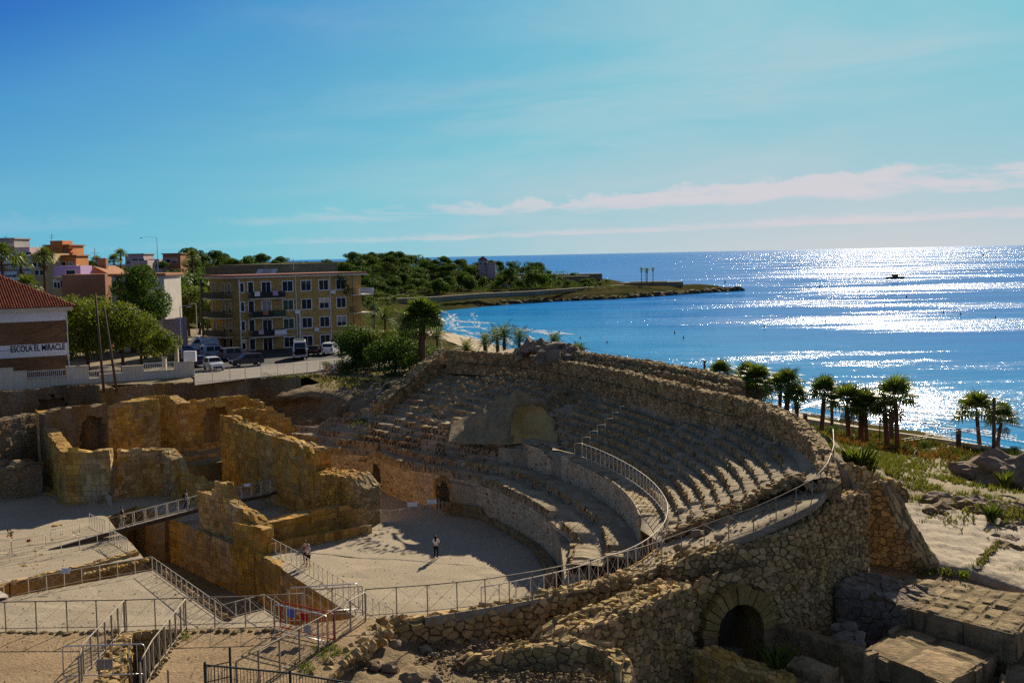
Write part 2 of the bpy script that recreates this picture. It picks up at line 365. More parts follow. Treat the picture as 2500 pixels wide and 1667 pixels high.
def lay(parent, items, m, name='stone', cap=300, minpx=4.0, rest=None):
    """items: (verts, faces). The largest in the picture become parts, the rest one joined part."""
    sc = []
    for v, fs in items:
        x, y, k = proj(v[-1]); r = (Vector(v[0])-Vector(v[-1])).length
        sc.append(2*r*CAM_F/max(k, 1) if (k > 1 and -20 < x < 2520 and -20 < y < 1690) else 0)
    order = sorted(range(len(items)), key=lambda i: -sc[i]); mb = MB(); n = 0
    for i in order:
        v, fs = items[i]
        if n < cap and sc[i] >= minpx:
            n += 1; b = MB(); b.v = v; b.f = fs; b.m = [0]*len(fs); b.build(name, m, parent)
        else: mb.add(v, fs)
    if mb.v: mb.build(rest or 'small_'+name+'s', m, parent, kind='stuff')
def profile(ztop):
    if callable(ztop): return ztop
    if isinstance(ztop, (int, float)): return lambda t: ztop
    def f(t):                                    # list of (fraction, height)
        for (a, za), (b, zb) in zip(ztop, ztop[1:]):
            if t <= b: return za+(zb-za)*(t-a)/max(1e-6, b-a)
        return ztop[-1][1]
    return f
def wall(T, pts, z0, ztop, thick=.8, side=1, style='rubble', w=.45, h=.34, m='rubble', core='mortar', seed=1, rag=.25, both=False, ends=(True, True),
         proud=.10, gap=.020, top=True, cap=300, minpx=7.0, holes=(), name='stone', skip=0.0, corename='wall_core', z0f=None, capstone=None, dense=1.0):
    """Ragged stone wall along a plan path. side=+1: the face is on the right of the path; the body lies behind it."""
    rg = random.Random(seed); pa = Path([(p[0], p[1], 0) for p in pts]); L = pa.L; zf = profile(ztop); z0fn = profile(z0)
    def zt(s): return zf(s/L)+rag*(N3(s*.9, seed*3.1)+.6*N3(s*2.6, seed*1.7)) if rag else zf(s/L)
    def inhole(a, b):
        for (s0, s1, hb, hs, kind) in holes:     # opening from s0 to s1, springing at hs, arch above
            if s0 < a < s1:
                r = (s1-s0)/2
                if b < hb: continue
                if b < hs or (kind == 'arch' and math.hypot(a-(s0+s1)/2, b-hs) < r): return True
        return False
    n = max(3, int(L/.35)+1); mb = MB()
    S = [L*i/(n-1) for i in range(n)]
    def pt(s, z, o):                             # o: metres outwards of the face
        q, al, nr = pa.at(s); return Vector((q.x, q.y, 0))+nr*(side*o)+Vector((0, 0, z))
    rows = []
    if holes:
        nz = 14
        for i in range(n-1):
            for k in range(nz):
                s0, s1 = S[i], S[i+1]; a0 = z0fn(s0/L); 
                za, zb = a0+(zt(s0)-a0)*k/nz, a0+(zt(s0)-a0)*(k+1)/nz
                if inhole((s0+s1)/2, (za+zb)/2): continue
                mb.quad(pt(s0, za, 0), pt(s1, za, 0), pt(s1, zb if k < nz-1 else zt(s1), 0), pt(s0, zb if k < nz-1 else zt(s0), 0))
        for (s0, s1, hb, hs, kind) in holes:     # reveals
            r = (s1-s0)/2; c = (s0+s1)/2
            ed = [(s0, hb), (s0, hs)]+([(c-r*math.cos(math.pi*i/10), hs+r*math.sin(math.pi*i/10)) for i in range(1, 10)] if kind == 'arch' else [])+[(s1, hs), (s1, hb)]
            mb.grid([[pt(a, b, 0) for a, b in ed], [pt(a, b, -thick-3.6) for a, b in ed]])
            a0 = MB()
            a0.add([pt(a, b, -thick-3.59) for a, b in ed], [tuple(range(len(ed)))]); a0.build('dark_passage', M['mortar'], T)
    jn = lambda s, z, k: .10*mn.noise(Vector((s*.8, z*.8, seed+k*9)))*(1 if not top and style is None else .6)
    fr = []
    nz = 1 if style else max(2, int((max(zt(s) for s in S)-min(z0fn(s/L) for s in S))/.5))
    for s in S:
        a0 = z0fn(s/L); tz = zt(s); fr.append([pt(s, a0+(tz-a0)*k/nz, jn(s, k, 1)+.06*(1-k/nz) if not style else 0) for k in range(nz+1)])
    if not holes: mb.grid(fr)
    tp = [[pt(s, zt(s), 0), pt(s, zt(s)+(.12*N3(s*3, seed) if top else 0), -thick*.5), pt(s, zt(s), -thick), pt(s, z0fn(s/L), -thick)] for s in S]
    mb.grid(tp)
    for e, sgn in ((0, 1), (-1, -1)):
        s = S[e]; mb.quad(pt(s, z0fn(s/L), 0), pt(s, zt(s), 0), pt(s, zt(s), -thick), pt(s, z0fn(s/L), -thick))
    mb.build(corename, M[core], T)
    if not style: return pa
    items = []; zmin = min(z0fn(i/20) for i in range(21)); zmax = max(zt(s) for s in S)+.15
    gen = cells_rubble if style == 'rubble' else cells_course
    def face(f, LL, a, b, test, ww=w, hh=h, gn=gen, pr=proud):
        for poly in gn(LL, a, b, ww, hh, rg):
            cx = sum(p[0] for p in poly)/len(poly); cy = sum(p[1] for p in poly)/len(poly)
            if not test(cx, cy) or rg.random() < skip+.35*max(0, mn.noise(Vector((cx*.5, cy*.8, seed*2.3)))-.25)*(style == 'course'): continue
            g = stone_geo(poly, f, rg, .06, gap*rg.uniform(.6, 1.6), pr, 1.0 if style == 'rubble' else .5)
            if g: items.append(g)
    face(lambda a, b, o: pt(a, b, o), L, zmin, zmax, lambda a, b: z0fn(a/L)-.1 < b < zt(a)+.04 and not inhole(a, b))
    if both: face(lambda a, b, o: pt(a, b, -thick-o), L, zmin, zmax, lambda a, b: z0fn(a/L)-.1 < b < zt(a)+.04 and not inhole(a, b))
    if top:
        ts = 'rubble' if style == 'rubble' or top == 'rubble' else 'course'
        face(lambda a, b, o: pt(a, zt(a)-.02+o, -b), L, 0, thick, lambda a, b: True, w*(1.0 if ts == 'rubble' else 1.3), min(h*1.1, thick/2) if ts == 'rubble' else thick/2, cells_rubble if ts == 'rubble' else cells_course, proud*(1.25 if ts == 'rubble' else .6))
    for e, on in zip((0, L), ends):
        if on:
            sg = -1 if e == 0 else 1
            def fe(a, b, o, e=e, sg=sg):
                q, al, nr = pa.at(e); return Vector((q.x, q.y, b))-nr*(side*a)+al*(sg*o)
            face(fe, thick, z0fn(e/L), max(z0fn(e/L)+.2, zt(e)), lambda a, b: True)
    lay(T, items, M[m], name, cap, minpx)
    return pa
def poly_sheet(name, outer, holes, m, label=None, kind='structure', cat=None, parent=None, cell=0.0, amp=0.0, skirt=0.0):
    loops = [[Vector(p) for p in outer]]+[[Vector(p) for p in h] for h in holes]
    tri = tessellate_polygon(loops); vs = [p for l in loops for p in l]
    bm = bmesh.new(); bv = [bm.verts.new(v) for v in vs]
    for t in tri:
        try: bm.faces.new([bv[i] for i in t])
        except ValueError: pass
    bmesh.ops.recalc_face_normals(bm, faces=bm.faces)
    for f in bm.faces:
        if f.normal.z < 0: f.normal_flip()
    if cell:
        for _ in range(6):
            es = [e for e in bm.edges if e.calc_length() > cell]
            if not es: break
            bmesh.ops.subdivide_edges(bm, edges=es, cuts=1); bmesh.ops.triangulate(bm, faces=[f for f in bm.faces if len(f.verts) > 3])
        if amp:
            for v in bm.verts:
                if not v.is_boundary: v.co.z += amp*fbm(v.co.x, v.co.y, 1.3, .5)
    if skirt:
        for e in [e for e in bm.edges if e.is_boundary]:
            a, b = e.verts; c = [bm.verts.new(v.co-Vector((0, 0, skirt))) for v in (b, a)]; bm.faces.new((a, b, c[0], c[1]))
    me = bpy.data.meshes.new(name); bm.to_mesh(me); bm.free(); me.materials.append(M[m] if isinstance(m, str) else m)
    o = bpy.data.objects.new(name, me); COL.objects.link(o)
    if parent is not None: adopt(o, parent)
    return tag(o, label, cat, None, kind)
def loft_sheet(name, rows, m, nu=40, nv=6, amp=.1, sc=.5, kind='structure', smooth=True):
    rr = [curve(r, nu) for r in rows]; cols = list(zip(*rr)); g = []
    for c in cols:
        q = curve(c, nv*(len(rows)-1)+1) if len(rows) > 2 else resample(c, nv+1)
        g.append([p+Vector((0, 0, amp*fbm(p.x, p.y, 2.2, sc))) for p in q])
    mb = MB(); mb.grid(g)
    o = mb.build(name, M[m] if isinstance(m, str) else m, None, smooth); return tag(o, kind=kind)
def boulder(c, r, m, seed, parent=None, name='boulder', flat=.75, sub=2, rough=.35):
    bm = bmesh.new(); bmesh.ops.create_icosphere(bm, subdivisions=sub, radius=1); q = random.Random(seed)
    ax = (r*q.uniform(.8, 1.25), r*q.uniform(.75, 1.1), r*flat*q.uniform(.8, 1.1)); a = q.uniform(0, 6.28)
    for v in bm.verts:
        n = 1+rough*mn.noise(v.co*1.3+Vector((seed, 0, 0)))+rough*.5*mn.noise(v.co*3.1+Vector((0, seed, 0)))
        x, y, z = v.co.x*ax[0]*n, v.co.y*ax[1]*n, v.co.z*ax[2]*n
        v.co = (c[0]+x*math.cos(a)-y*math.sin(a), c[1]+x*math.sin(a)+y*math.cos(a), c[2]+z)
    me = bpy.data.meshes.new(name); bm.to_mesh(me); bm.free(); me.materials.append(M[m])
    o = bpy.data.objects.new(name, me); COL.objects.link(o)
    if parent is not None: adopt(o, parent)
    return o
def pebbles(name, area, n, m, zf, rmin, rmax, seed, kind='stuff'):      # small loose stones nobody could count
    q = random.Random(seed); mb = MB()
    for _ in range(n):
        a, b = q.random(), q.random(); p = area(a, b)
        if p is None: continue
        r = rmin+(rmax-rmin)*q.random()**3
        mb.ball((p[0], p[1], zf(p)+r*.25), (r*q.uniform(.8, 1.4), r*q.uniform(.8, 1.3), r*q.uniform(.5, .8)), 5, 3, 0, .3, q.random())
    return tag(mb.build(name, M[m]), kind=kind)
# ------------------------------------------------------------------ railings
def rail(label, pts, h=1.05, gap=1.4, m='rail', r=.024, brace=True, group='railings around the ruins', post=.045, rails=(1.0, .1), thin=.010, name='railing'):
    pts = [Vector(p) for p in pts]; T = thing(name, label, 'railing', pts[0], group); MM = M[m]
    L = sum((b-a).length for a, b in zip(pts, pts[1:])); n = max(1, round(L/gap)); q = resample(pts, n+1)
    if len(pts) < 9:                             # keep the corners
        q = []
        for a, b in zip(pts, pts[1:]):
            k = max(1, round((b-a).length/gap)); q += [a.lerp(b, i/k) for i in range(k)]
        q.append(pts[-1])
    up = Vector((0, 0, h))
    for i, f in enumerate(rails):
        mb = MB(); mb.tube([p+up*f for p in q], r if i == 0 else r*.7, 6); mb.build('top_rail' if i == 0 else 'lower_rail', MM, T, True)
    for p in q:
        mb = MB(); mb.box((p.x, p.y, p.z+h*.5-.03), (post, post, h+.02)); mb.build('post', MM, T)
    if brace:
        lo, hi = rails[-1], rails[0]
        for a, b in zip(q, q[1:]):
            for s in (0, 1):
                mb = MB(); mb.bar(a+up*(lo if s else hi), b+up*(hi if s else lo), thin); mb.build('brace', MM, T)
    return T
def barrier(label, a, b, h=1.1, m='white', bars=9, plate=None, name='crowd_barrier', lean=0.0, group='portable crowd barriers'):
    a = Vector(a); b = Vector(b); d = (b-a); L = d.length; d.normalize(); up = Vector((0, 0, 1)); T = thing(name, label, 'barrier', a, group); MM = M[m]
    n = Vector((d.y, -d.x, 0)); z0 = .18
    fr = [a+up*z0, a+up*(h-.12), a+up*(h-.03)+d*.05, a+up*h+d*.14, b+up*h-d*.14, b+up*(h-.03)-d*.05, b+up*(h-.12), b+up*z0]
    mb = MB(); mb.tube(fr, .024, 6); mb.build('frame', MM, T, True)
    mb = MB(); mb.tube([a+up*z0, b+up*z0], .02, 6); mb.build('lower_rail', MM, T, True)
    for i in range(1, bars+1):
        p = a.lerp(b, i/(bars+1)); mb = MB(); mb.tube([p+up*z0, p+up*h], .011, 5); mb.build('bar', MM, T)
    for p in (a+d*.15, b-d*.15):
        mb = MB(); mb.tube([p-n*.3, p-n*.3+up*.03, p+up*z0, p+n*.3+up*.03, p+n*.3], .02, 5); mb.build('foot', MM, T)
    if plate:
        u, v, w, hh, mm = plate; c = a.lerp(b, u)+up*v
        mb = MB()
        for s in (1,): mb.add([c+d*(-w/2)-up*(hh/2)-n*.03, c+d*(w/2)-up*(hh/2)-n*.03, c+d*(w/2)+up*(hh/2)-n*.03, c-d*(w/2)+up*(hh/2)-n*.03, c+d*(-w/2)-up*(hh/2)-n*.045, c+d*(w/2)-up*(hh/2)-n*.045, c+d*(w/2)+up*(hh/2)-n*.045, c-d*(w/2)+up*(hh/2)-n*.045], ((0, 1, 2, 3), (7, 6, 5, 4), (0, 4, 5, 1), (1, 5, 6, 2), (2, 6, 7, 3), (3, 7, 4, 0)))
        mb.build('sign_plate', M[mm] if isinstance(mm, str) else mm, T)
    return T
# ------------------------------------------------------------------ plants
def leafmesh(name, blobs, n, size, m, seed, squash=1.0, up=.25, mats=None):
    q = np.random.default_rng(seed); vol = np.array([b[1][0]*b[1][1]*b[1][2] for b in blobs])**.75; pick = q.choice(len(blobs), n, p=vol/vol.sum())
    c = np.array([b[0] for b in blobs], float)[pick]; rr = np.array([b[1] for b in blobs], float)[pick]
    d = q.normal(size=(n, 3)); d /= np.linalg.norm(d, axis=1)[:, None]
    # lumps: leaves gather in sprays, so that gaps and shaded hollows remain
    k = q.normal(size=(len(blobs)*9, 3)); k /= np.linalg.norm(k, axis=1)[:, None]
    near = (d @ k.T).max(1); rad = .55+.5*np.clip((near-.72)/.28, 0, 1)*q.uniform(.6, 1.0, n)+q.normal(0, .05, n)
    p = c+d*rr*rad[:, None]
    nrm = d+q.normal(0, .65, (n, 3)); nrm[:, 2] += up; nrm /= np.linalg.norm(nrm, axis=1)[:, None]
    t = np.cross(nrm, q.normal(size=(n, 3))); t /= np.linalg.norm(t, axis=1)[:, None]; b = np.cross(nrm, t)
    s = size*q.uniform(.55, 1.3, n)[:, None]
    v = np.stack([p-t*s*.5, p+b*s*.32+t*s*.05, p+t*s*.5, p-b*s*.32-t*s*.05], 1).reshape(-1, 3)
    me = bpy.data.meshes.new(name); me.vertices.add(4*n); me.vertices.foreach_set('co', v.astype(np.float32).ravel())
    me.loops.add(4*n); me.loops.foreach_set('vertex_index', np.arange(4*n, dtype=np.int32)); me.polygons.add(n)
    me.polygons.foreach_set('loop_start', np.arange(0, 4*n, 4, dtype=np.int32)); me.update(calc_edges=True); me.materials.append(M[m]); return me
def obj(name, me, parent=None, loc=None, kind=None):
    o = bpy.data.objects.new(name, me); COL.objects.link(o)
    if parent is not None: o.parent = parent
    if loc is not None: o.location = loc
    if kind: o['kind'] = kind
    return o
def trunkmesh(name, h, r, limbs, seed, m='bark', lean=.3):
    q = random.Random(seed); mb = MB(); top = Vector((q.uniform(-lean, lean), q.uniform(-lean, lean), h))
    pth = [Vector((0, 0, -.3)), Vector((0, 0, .15)), top*.5+Vector((q.uniform(-.2, .2), q.uniform(-.2, .2), 0)), top]
    mb.tube(pth, [r*1.5, r*1.1, r*.8, r*.55], 7)
    for e in limbs:
        a = pth[2].lerp(top, q.uniform(.1, .95)); e = Vector(e); mid = a.lerp(e, .5)+Vector((0, 0, -.08*(e-a).length)); mb.tube([a, mid, e], [r*.42, r*.3, r*.12], 5)
    return mb.mesh(name, M[m], True)
def tree_proto(kind, h, w, seed, leaf, n, size, trunk=.35, r=.2, squash=.8, nb=9):
    """Meshes for one tree: a crown of leaf sprays round several boughs, a tapered trunk with limbs."""
    q = random.Random(seed); blobs = []; limbs = []; z0 = h*trunk
    for i in range(nb):
        a = 6.283*i/nb+q.uniform(-.4, .4); f = q.random()
        if kind == 'round': rad = w*.5*(.25+.5*q.random()); z = z0+(h-z0)*(.22+.62*f); b = w*q.uniform(.17, .27)
        elif kind == 'umbrella': rad = w*.5*(.2+.65*q.random()); z = z0+(h-z0)*(.45+.35*f); b = w*q.uniform(.16, .24)
        elif kind == 'cone': rad = w*.42*(1-f)*q.uniform(.5, 1.2); z = z0+(h-z0)*(.1+.8*f); b = w*(.12+.14*(1-f))
        else: rad = w*.42*q.random(); z = h*(.25+.5*f); b = w*q.uniform(.2, .3)
        c = (rad*math.cos(a), rad*math.sin(a), z); zz = b*squash
        if c[2]+zz > h: c = (c[0], c[1], h-zz)
        blobs.append((c, (b, b, zz))); limbs.append(c)
    blobs.append(((0, 0, h-w*.22*squash), (w*.24, w*.24, w*.22*squash)))
    cm = leafmesh('foliage', blobs, n, size, leaf, seed)
    tm = trunkmesh('trunk', z0+(h-z0)*.55, r, limbs[:6], seed)
    return cm, tm
def plant(pro, label, cat, loc, s=1.0, rz=None, group=None, name='tree', sz=None):
    T = thing(name, label, cat, loc, group); T.rotation_euler[2] = rnd.uniform(0, 6.28) if rz is None else rz; T.scale = (s, s, s*(sz or 1))
    obj('foliage', pro[0], T, kind='stuff')
    if pro[1]: obj('trunk', pro[1], T)
    return T
def frond_mesh(name, kind, L, droop, m='palm', n=16, seed=0):
    q = random.Random(seed); mb = MB()
    if kind == 'fan':                            # stalk and a pleated fan of pointed leaflets
        s0 = Vector((0, 0, 0)); e = Vector((L*.5, 0, L*.12)); mb.tube([s0, e], [.035, .02], 4)
        for i in range(n):
            a = (i/(n-1)-.5)*4.0; r = L*.55*(1-.18*abs(a)/2); d = Vector((math.cos(a), math.sin(a), .1)); s = Vector((-d.y, d.x, 0))*(L*.035)
            t = e+d*r+Vector((0, 0, -droop*r*(.4+.5*q.random()))); mid = e+d*r*.55+Vector((0, 0, .03))
            mb.add([e, mid-s, t, mid+s], ((0, 1, 2, 3),))
    else:                                        # pinnate: arching rib with leaflets both sides
        rib = [Vector((L*t, 0, L*(.55*t-(.55+droop)*t*t))) for t in [i/8 for i in range(9)]]; mb.tube(rib, [.045*(1-i/9)+.006 for i in range(9)], 4)
        for i in range(n):
            t = .12+.88*i/(n-1); k = t*8; j = min(7, int(k)); p = rib[j].lerp(rib[j+1], k-j); ll = L*.28*math.sin(math.pi*min(1, .15+t*.82))+.08
            for sg in (-1, 1):
                d = Vector((.45, sg*.85, -.22-.25*q.random())).normalized(); s = Vector((d.y, -d.x, 0))*.035*sg
                mb.add([p-s*.6, p+d*ll*.5-s, p+d*ll, p+d*ll*.5+s], ((0, 1, 2, 3),))
    return mb.mesh(name, M[m])
FR = {}
def palm(label, loc, h, kind='fan', L=1.9, n=26, r=.2, skirt=True, lean=(0, 0), group=None, seed=1, name='palm_tree', spread=1.0, fl=None):
    q = random.Random(seed); T = thing(name, label, 'palm', loc, group); top = Vector((lean[0], lean[1], h))
    key = (kind, L)
    if key not in FR: FR[key] = ([frond_mesh('frond', kind, L, d, 'palm', fl or (15 if kind == 'fan' else 18), i) for i, d in enumerate((.25, .5, .8))], [frond_mesh('frond', kind, L*.8, 1.1, 'palmdry', 9, 7)])
    mb = MB(); mb.tube([(0, 0, -.4), (0, 0, .2), top*.5, top], [r*1.4, r*1.1, r*.9, r*.85], 8); obj('trunk', mb.mesh('trunk', M['palmtrunk'], True), T)
    for i in range(n):
        f = (i+.5)/n; el = R(80-98*f*spread); a = i*2.39996+q.uniform(-.2, .2)
        o = obj('frond', FR[key][0][min(2, int(f*3))], T, top+Vector((0, 0, .1))); o.rotation_euler = (0, -el, a); s = q.uniform(.85, 1.12); o.scale = (s, s, s)
    if skirt:
        for i in range(6):
            o = obj('frond', FR[key][1][0], T, top-Vector((0, 0, .15+.08*i))); o.rotation_euler = (0, R(q.uniform(48, 80)), i*2.4); s = q.uniform(.6, .95); o.scale = (s, s, s)
    return T
def tufts(name, pts, m, h, seed, n=9, w=.03):   # grass tufts: blades fanned from each point, one object of stuff
    q = np.random.default_rng(seed); P0 = np.array([tuple(p) for p in pts], float); k = len(P0)*n; base = np.repeat(P0, n, 0)
    a = q.uniform(0, 6.283, k); hh = h*q.uniform(.45, 1.25, k); ln = hh*q.uniform(.2, .75, k); wd = w*q.uniform(.6, 1.6, k)
    b = base+np.stack([np.cos(a)*.1*q.random(k), np.sin(a)*.1*q.random(k), np.zeros(k)], 1); t = b+np.stack([np.cos(a)*ln, np.sin(a)*ln, hh], 1)
    s = np.stack([-np.sin(a)*wd, np.cos(a)*wd, np.zeros(k)], 1); mid = (b+t)/2+np.stack([np.zeros(k)]*2+[hh*.15], 1)
    v = np.stack([b-s, b+s, mid+s*.8, t, mid-s*.8], 1).reshape(-1, 3); me = bpy.data.meshes.new(name)
    me.vertices.add(5*k); me.vertices.foreach_set('co', v.astype(np.float32).ravel()); me.loops.add(5*k); me.loops.foreach_set('vertex_index', np.arange(5*k, dtype=np.int32))
    me.polygons.add(k); me.polygons.foreach_set('loop_start', np.arange(0, 5*k, 5, dtype=np.int32)); me.update(calc_edges=True); me.materials.append(M[m])
    return obj(name, me, kind='stuff')
# ================================================================== GROUND, SEA, SHORE
def flat(p, z=0): return Vector((p[0], p[1], z))
COAST = [(150, 20), (105, 120), (72.7, 184.5), (67, 202), (53.6, 228), (12, 345), (-14.5, 453), (-29, 498), (-34, 556), (-39, 625), (-41, 681), (-20, 725), (0, 760), (14, 782), (42, 795), (74, 812), (120, 868), (171, 924), (168, 940), (120, 965), (60, 1010), (0, 1100), (-90, 1500), (-200, 2600), (-700, 4200), (-2600, 5200)]
_cs = np.array(COAST, float)
def inland(x, y):                                # signed distance to the water's edge, positive on land
    a, b = _cs[:-1], _cs[1:]; p = np.array((x, y)); ab = b-a; t = np.clip(((p-a)*ab).sum(1)/(ab*ab).sum(1), 0, 1)
    d = np.hypot(*(a+ab*t[:, None]-p).T); k = int(d.argmin())
    poly = COAST+[(-2600, 20)]; ins = False; j = len(poly)-1
    for i in range(len(poly)):
        (x1, y1), (x2, y2) = poly[i], poly[j]
        if (y1 > y) != (y2 > y) and x < (x2-x1)*(y-y1)/(y2-y1)+x1: ins = not ins
        j = i
    return d[k] if ins else -d[k]
def ss(a, b, x): t = min(1, max(0, (x-a)/(b-a))); return t*t*(3-2*t)
def land_z(x, y):
    d = inland(x, y)
    if d < 0: return -8+d*.12
    k = ss(560, 690, y)                          # beach below, rocky bank on the headland
    n_ = 1-ss(330, 500, y)                       # nearer the theatre a flat railway strip lies between beach and town
    h1 = -8+2.6*ss(0, 28, d)+13.2*ss(24+50*n_, 44+62*n_, d)+8.8*ss(42+60*n_, 78+80*n_, d)*ss(270, 440, y)
    h2 = -8+3.6*ss(0, 9, d)+1.6*ss(9, 24, d)+2.2*ss(25, 27, d)+8.0*ss(38, 100, d)+9.0*ss(45, 140, d)*ss(30, -110, x)
    tip = ss(70, 110, x)*ss(700, 780, y)         # the low bare end of the point
    h2 = h2*(1-tip)+(-8+2.6*ss(0, 5, d)+2.8*ss(5, 22, d))*tip
    h = h1*(1-k)+h2*k
    return h+ss(2, 30, d)*(.5*fbm(x, y, 0, .03)+.25*fbm(x, y, 5, .15))
def build_land():
    ys = list(np.arange(176, 560, 8.))+list(np.arange(560, 1010, 5.))+list(np.arange(1010, 1400, 30.))+list(np.arange(1400, 5200, 200.))
    mb = MB(); rows = []
    for y in ys:
        x0 = max([a[0] for a in COAST if abs(a[1]-y) < 260] or [0])
        ts = [(i/110)**1.7 for i in range(111)]; base = 185 if y < 1000 else 120
        rows.append([Vector((base-t*(base+.46*y+260), y, land_z(base-t*(base+.46*y+260), y))) for t in ts])
    mb.grid([r[::-1] for r in rows]); m = mat('headland_scrub', (.055, .06, .022), (.10, .085, .038), .035, .95, c3=(.035, .048, .016), fine=8, bump=.6, bscale=.6, spec=0.0)
    return tag(mb.build('hills', m, None, True), kind='structure')
build_land()
def sea_material():
    m = bpy.data.materials.new('sea_water'); m.use_nodes = True; nt = m.node_tree; L = nt.links.new; b = nt.nodes['Principled BSDF']
    g = _node(nt, 'ShaderNodeNewGeometry')
    def noise(sc, scale, d=4, r=.6):
        mp = _node(nt, 'ShaderNodeMapping'); mp.inputs['Scale'].default_value = sc; mp.inputs['Rotation'].default_value = (0, 0, R(12)); L(g.outputs['Position'], mp.inputs[0])
        n = _node(nt, 'ShaderNodeTexNoise'); n.inputs['Scale'].default_value = scale; n.inputs['Detail'].default_value = d; n.inputs['Roughness'].default_value = r; L(mp.outputs[0], n.inputs['Vector']); return n.outputs[0]
    def rng(v, a, c, lo=0., hi=1.):
        n = _node(nt, 'ShaderNodeMapRange', interpolation_type='SMOOTHSTEP'); L(v, n.inputs[0])
        for i, q in enumerate((a, c, lo, hi)): n.inputs[i+1].default_value = q
        return n.outputs[0]
    def mth(op, a, c):
        n = _node(nt, 'ShaderNodeMath', operation=op)
        for i, v in enumerate((a, c)):
            if isinstance(v, (int, float)): n.inputs[i].default_value = v
            else: L(v, n.inputs[i])
        return n.outputs[0]
    slick = rng(noise((.42, 1.25, 1), .0060, 6, .70), .43, .57)     # wind patches: ruffled water between smoother slicks, long across the view
    mid = rng(noise((.55, 1.3, 1), .035, 5, .65), .36, .64)
    ruff = mth('MULTIPLY', slick, mth('MULTIPLY_ADD', mid, .6)); ruff.node.inputs[2].default_value = .4
    h = mth('ADD', mth('MULTIPLY', noise((.55, 1.25, 1), .13, 3, .55), 2.4), mth('ADD', mth('MULTIPLY', noise((.75, 1.15, 1), .42, 2, .6), 1.15), mth('MULTIPLY', noise((1, 1, 1), 1.5, 2, .6), .36)))
    bn = _node(nt, 'ShaderNodeBump'); L(h, bn.inputs['Height']); bn.inputs['Distance'].default_value = 1.0
    st = mth('MULTIPLY_ADD', ruff, .47); st.node.inputs[2].default_value = .08; sy = _node(nt, 'ShaderNodeSeparateXYZ'); L(g.outputs['Position'], sy.inputs[0])
    L(mth('ADD', st, rng(sy.outputs[1], 900, 6000, 0, .30)), bn.inputs['Strength'])
    L(bn.outputs[0], b.inputs['Normal'])
    cm = _node(nt, 'ShaderNodeMix', data_type='RGBA'); L(rng(noise((.35, 1.3, 1), .02, 4), .3, .7), cm.inputs[0]); cm.inputs[6].default_value = (.001, .115, .44, 1); cm.inputs[7].default_value = (.003, .185, .53, 1)
    # shallower, paler water towards the beach
    sp = _node(nt, 'ShaderNodeSeparateXYZ'); L(g.outputs['Position'], sp.inputs[0])
    sh = rng(mth('ADD', mth('MULTIPLY', sp.outputs[0], 1.0), mth('MULTIPLY', sp.outputs[1], .33)), 120, 330, 1, 0)
    c2 = _node(nt, 'ShaderNodeMix', data_type='RGBA'); L(mth('MULTIPLY', sh, .7), c2.inputs[0]); L(cm.outputs[2], c2.inputs[6]); c2.inputs[7].default_value = (.03, .26, .52, 1)
    L(c2.outputs[2], b.inputs['Base Color'])
    L(rng(slick, 0, 1, .04, .12), b.inputs['Roughness']); b.inputs['IOR'].default_value = 1.33; b.inputs['Specular IOR Level'].default_value = .42
    df = _node(nt, 'ShaderNodeBsdfDiffuse'); L(c2.outputs[2], df.inputs[0]); gl = _node(nt, 'ShaderNodeBsdfGlossy'); gl.inputs[0].default_value = (1, 1, 1, 1)
    L(b.inputs['Roughness'].links[0].from_socket, gl.inputs['Roughness']); L(bn.outputs[0], gl.inputs['Normal'])
    fz = _node(nt, 'ShaderNodeFresnel'); fz.inputs[0].default_value = 1.33; L(bn.outputs[0], fz.inputs['Normal']); ms = _node(nt, 'ShaderNodeMixShader')
    L(mth('MINIMUM', mth('MULTIPLY', fz.outputs[0], .38), .28), ms.inputs[0]); L(df.outputs[0], ms.inputs[1]); L(gl.outputs[0], ms.inputs[2]); L(ms.outputs[0], nt.nodes['Material Output'].inputs[0])
    return m
M['sea'] = sea_material()
mb = MB(); mb.quad((-40000, 20, -8), (60000, 20, -8), (90000, 90000, -8), (-90000, 90000, -8)); tag(mb.build('sea', M['sea']), kind='structure')
mb = MB(); mb.quad((-3000, -60, -10), (3000, -60, -10), (3000, 6000, -10), (-3000, 6000, -10)); tag(mb.build('seabed', M['beach']), kind='structure')
def foam():                                      # breaking lines along the beach
    fm = mat('sea_foam', (.80, .80, .80), (.62, .68, .72), 1.2, .8); mb = MB(); q = random.Random(4)
    def band(pts, w, z, seed, dens=.5, n=160):
        c = curve([(p[0], p[1], 0) for p in pts], n); pa = Path(c)
        for i in range(n-1):
            for lane in range(int(w/.8)):
                s = pa.L*i/(n-1); o = lane*.8+N3(s*.05, lane, seed)*3
                if N3(s*.11, o*.5, seed)*1.4+.5 < 1-dens: continue
                p, al, nr = pa.at(s); a = p-nr*o; l = pa.L/n*q.uniform(.5, 1.1); ww = q.uniform(.4, 1.3)
                mb.add([a+Vector((0, 0, z)), a+al*l*.5-nr*ww*.5+Vector((0, 0, z+.06)), a+al*l+Vector((0, 0, z)), a+al*l*.5+nr*ww*.5+Vector((0, 0, z+.03))], ((0, 1, 2, 3),))
    sh = [(104, 122), (72.7, 185), (67, 203), (53.6, 229), (12, 347), (-13.5, 455), (-28, 500), (-33, 558), (-37, 640)]
    band(sh, 6.5, -7.93, 1, .90, 620); band([(x+8, y+4) for x, y in sh], 5.5, -7.9, 2, .62, 620); band([(x+17, y+8) for x, y in sh], 2.6, -7.88, 3, .40, 520)
    band([(-26, 520), (-6, 505), (8, 480), (16, 458)], 9, -7.9, 5, .55, 160); band([(-34, 580), (-22, 560), (-14, 545)], 8, -7.9, 6, .5, 80)
    tag(mb.build('surf', fm), kind='stuff')
foam()
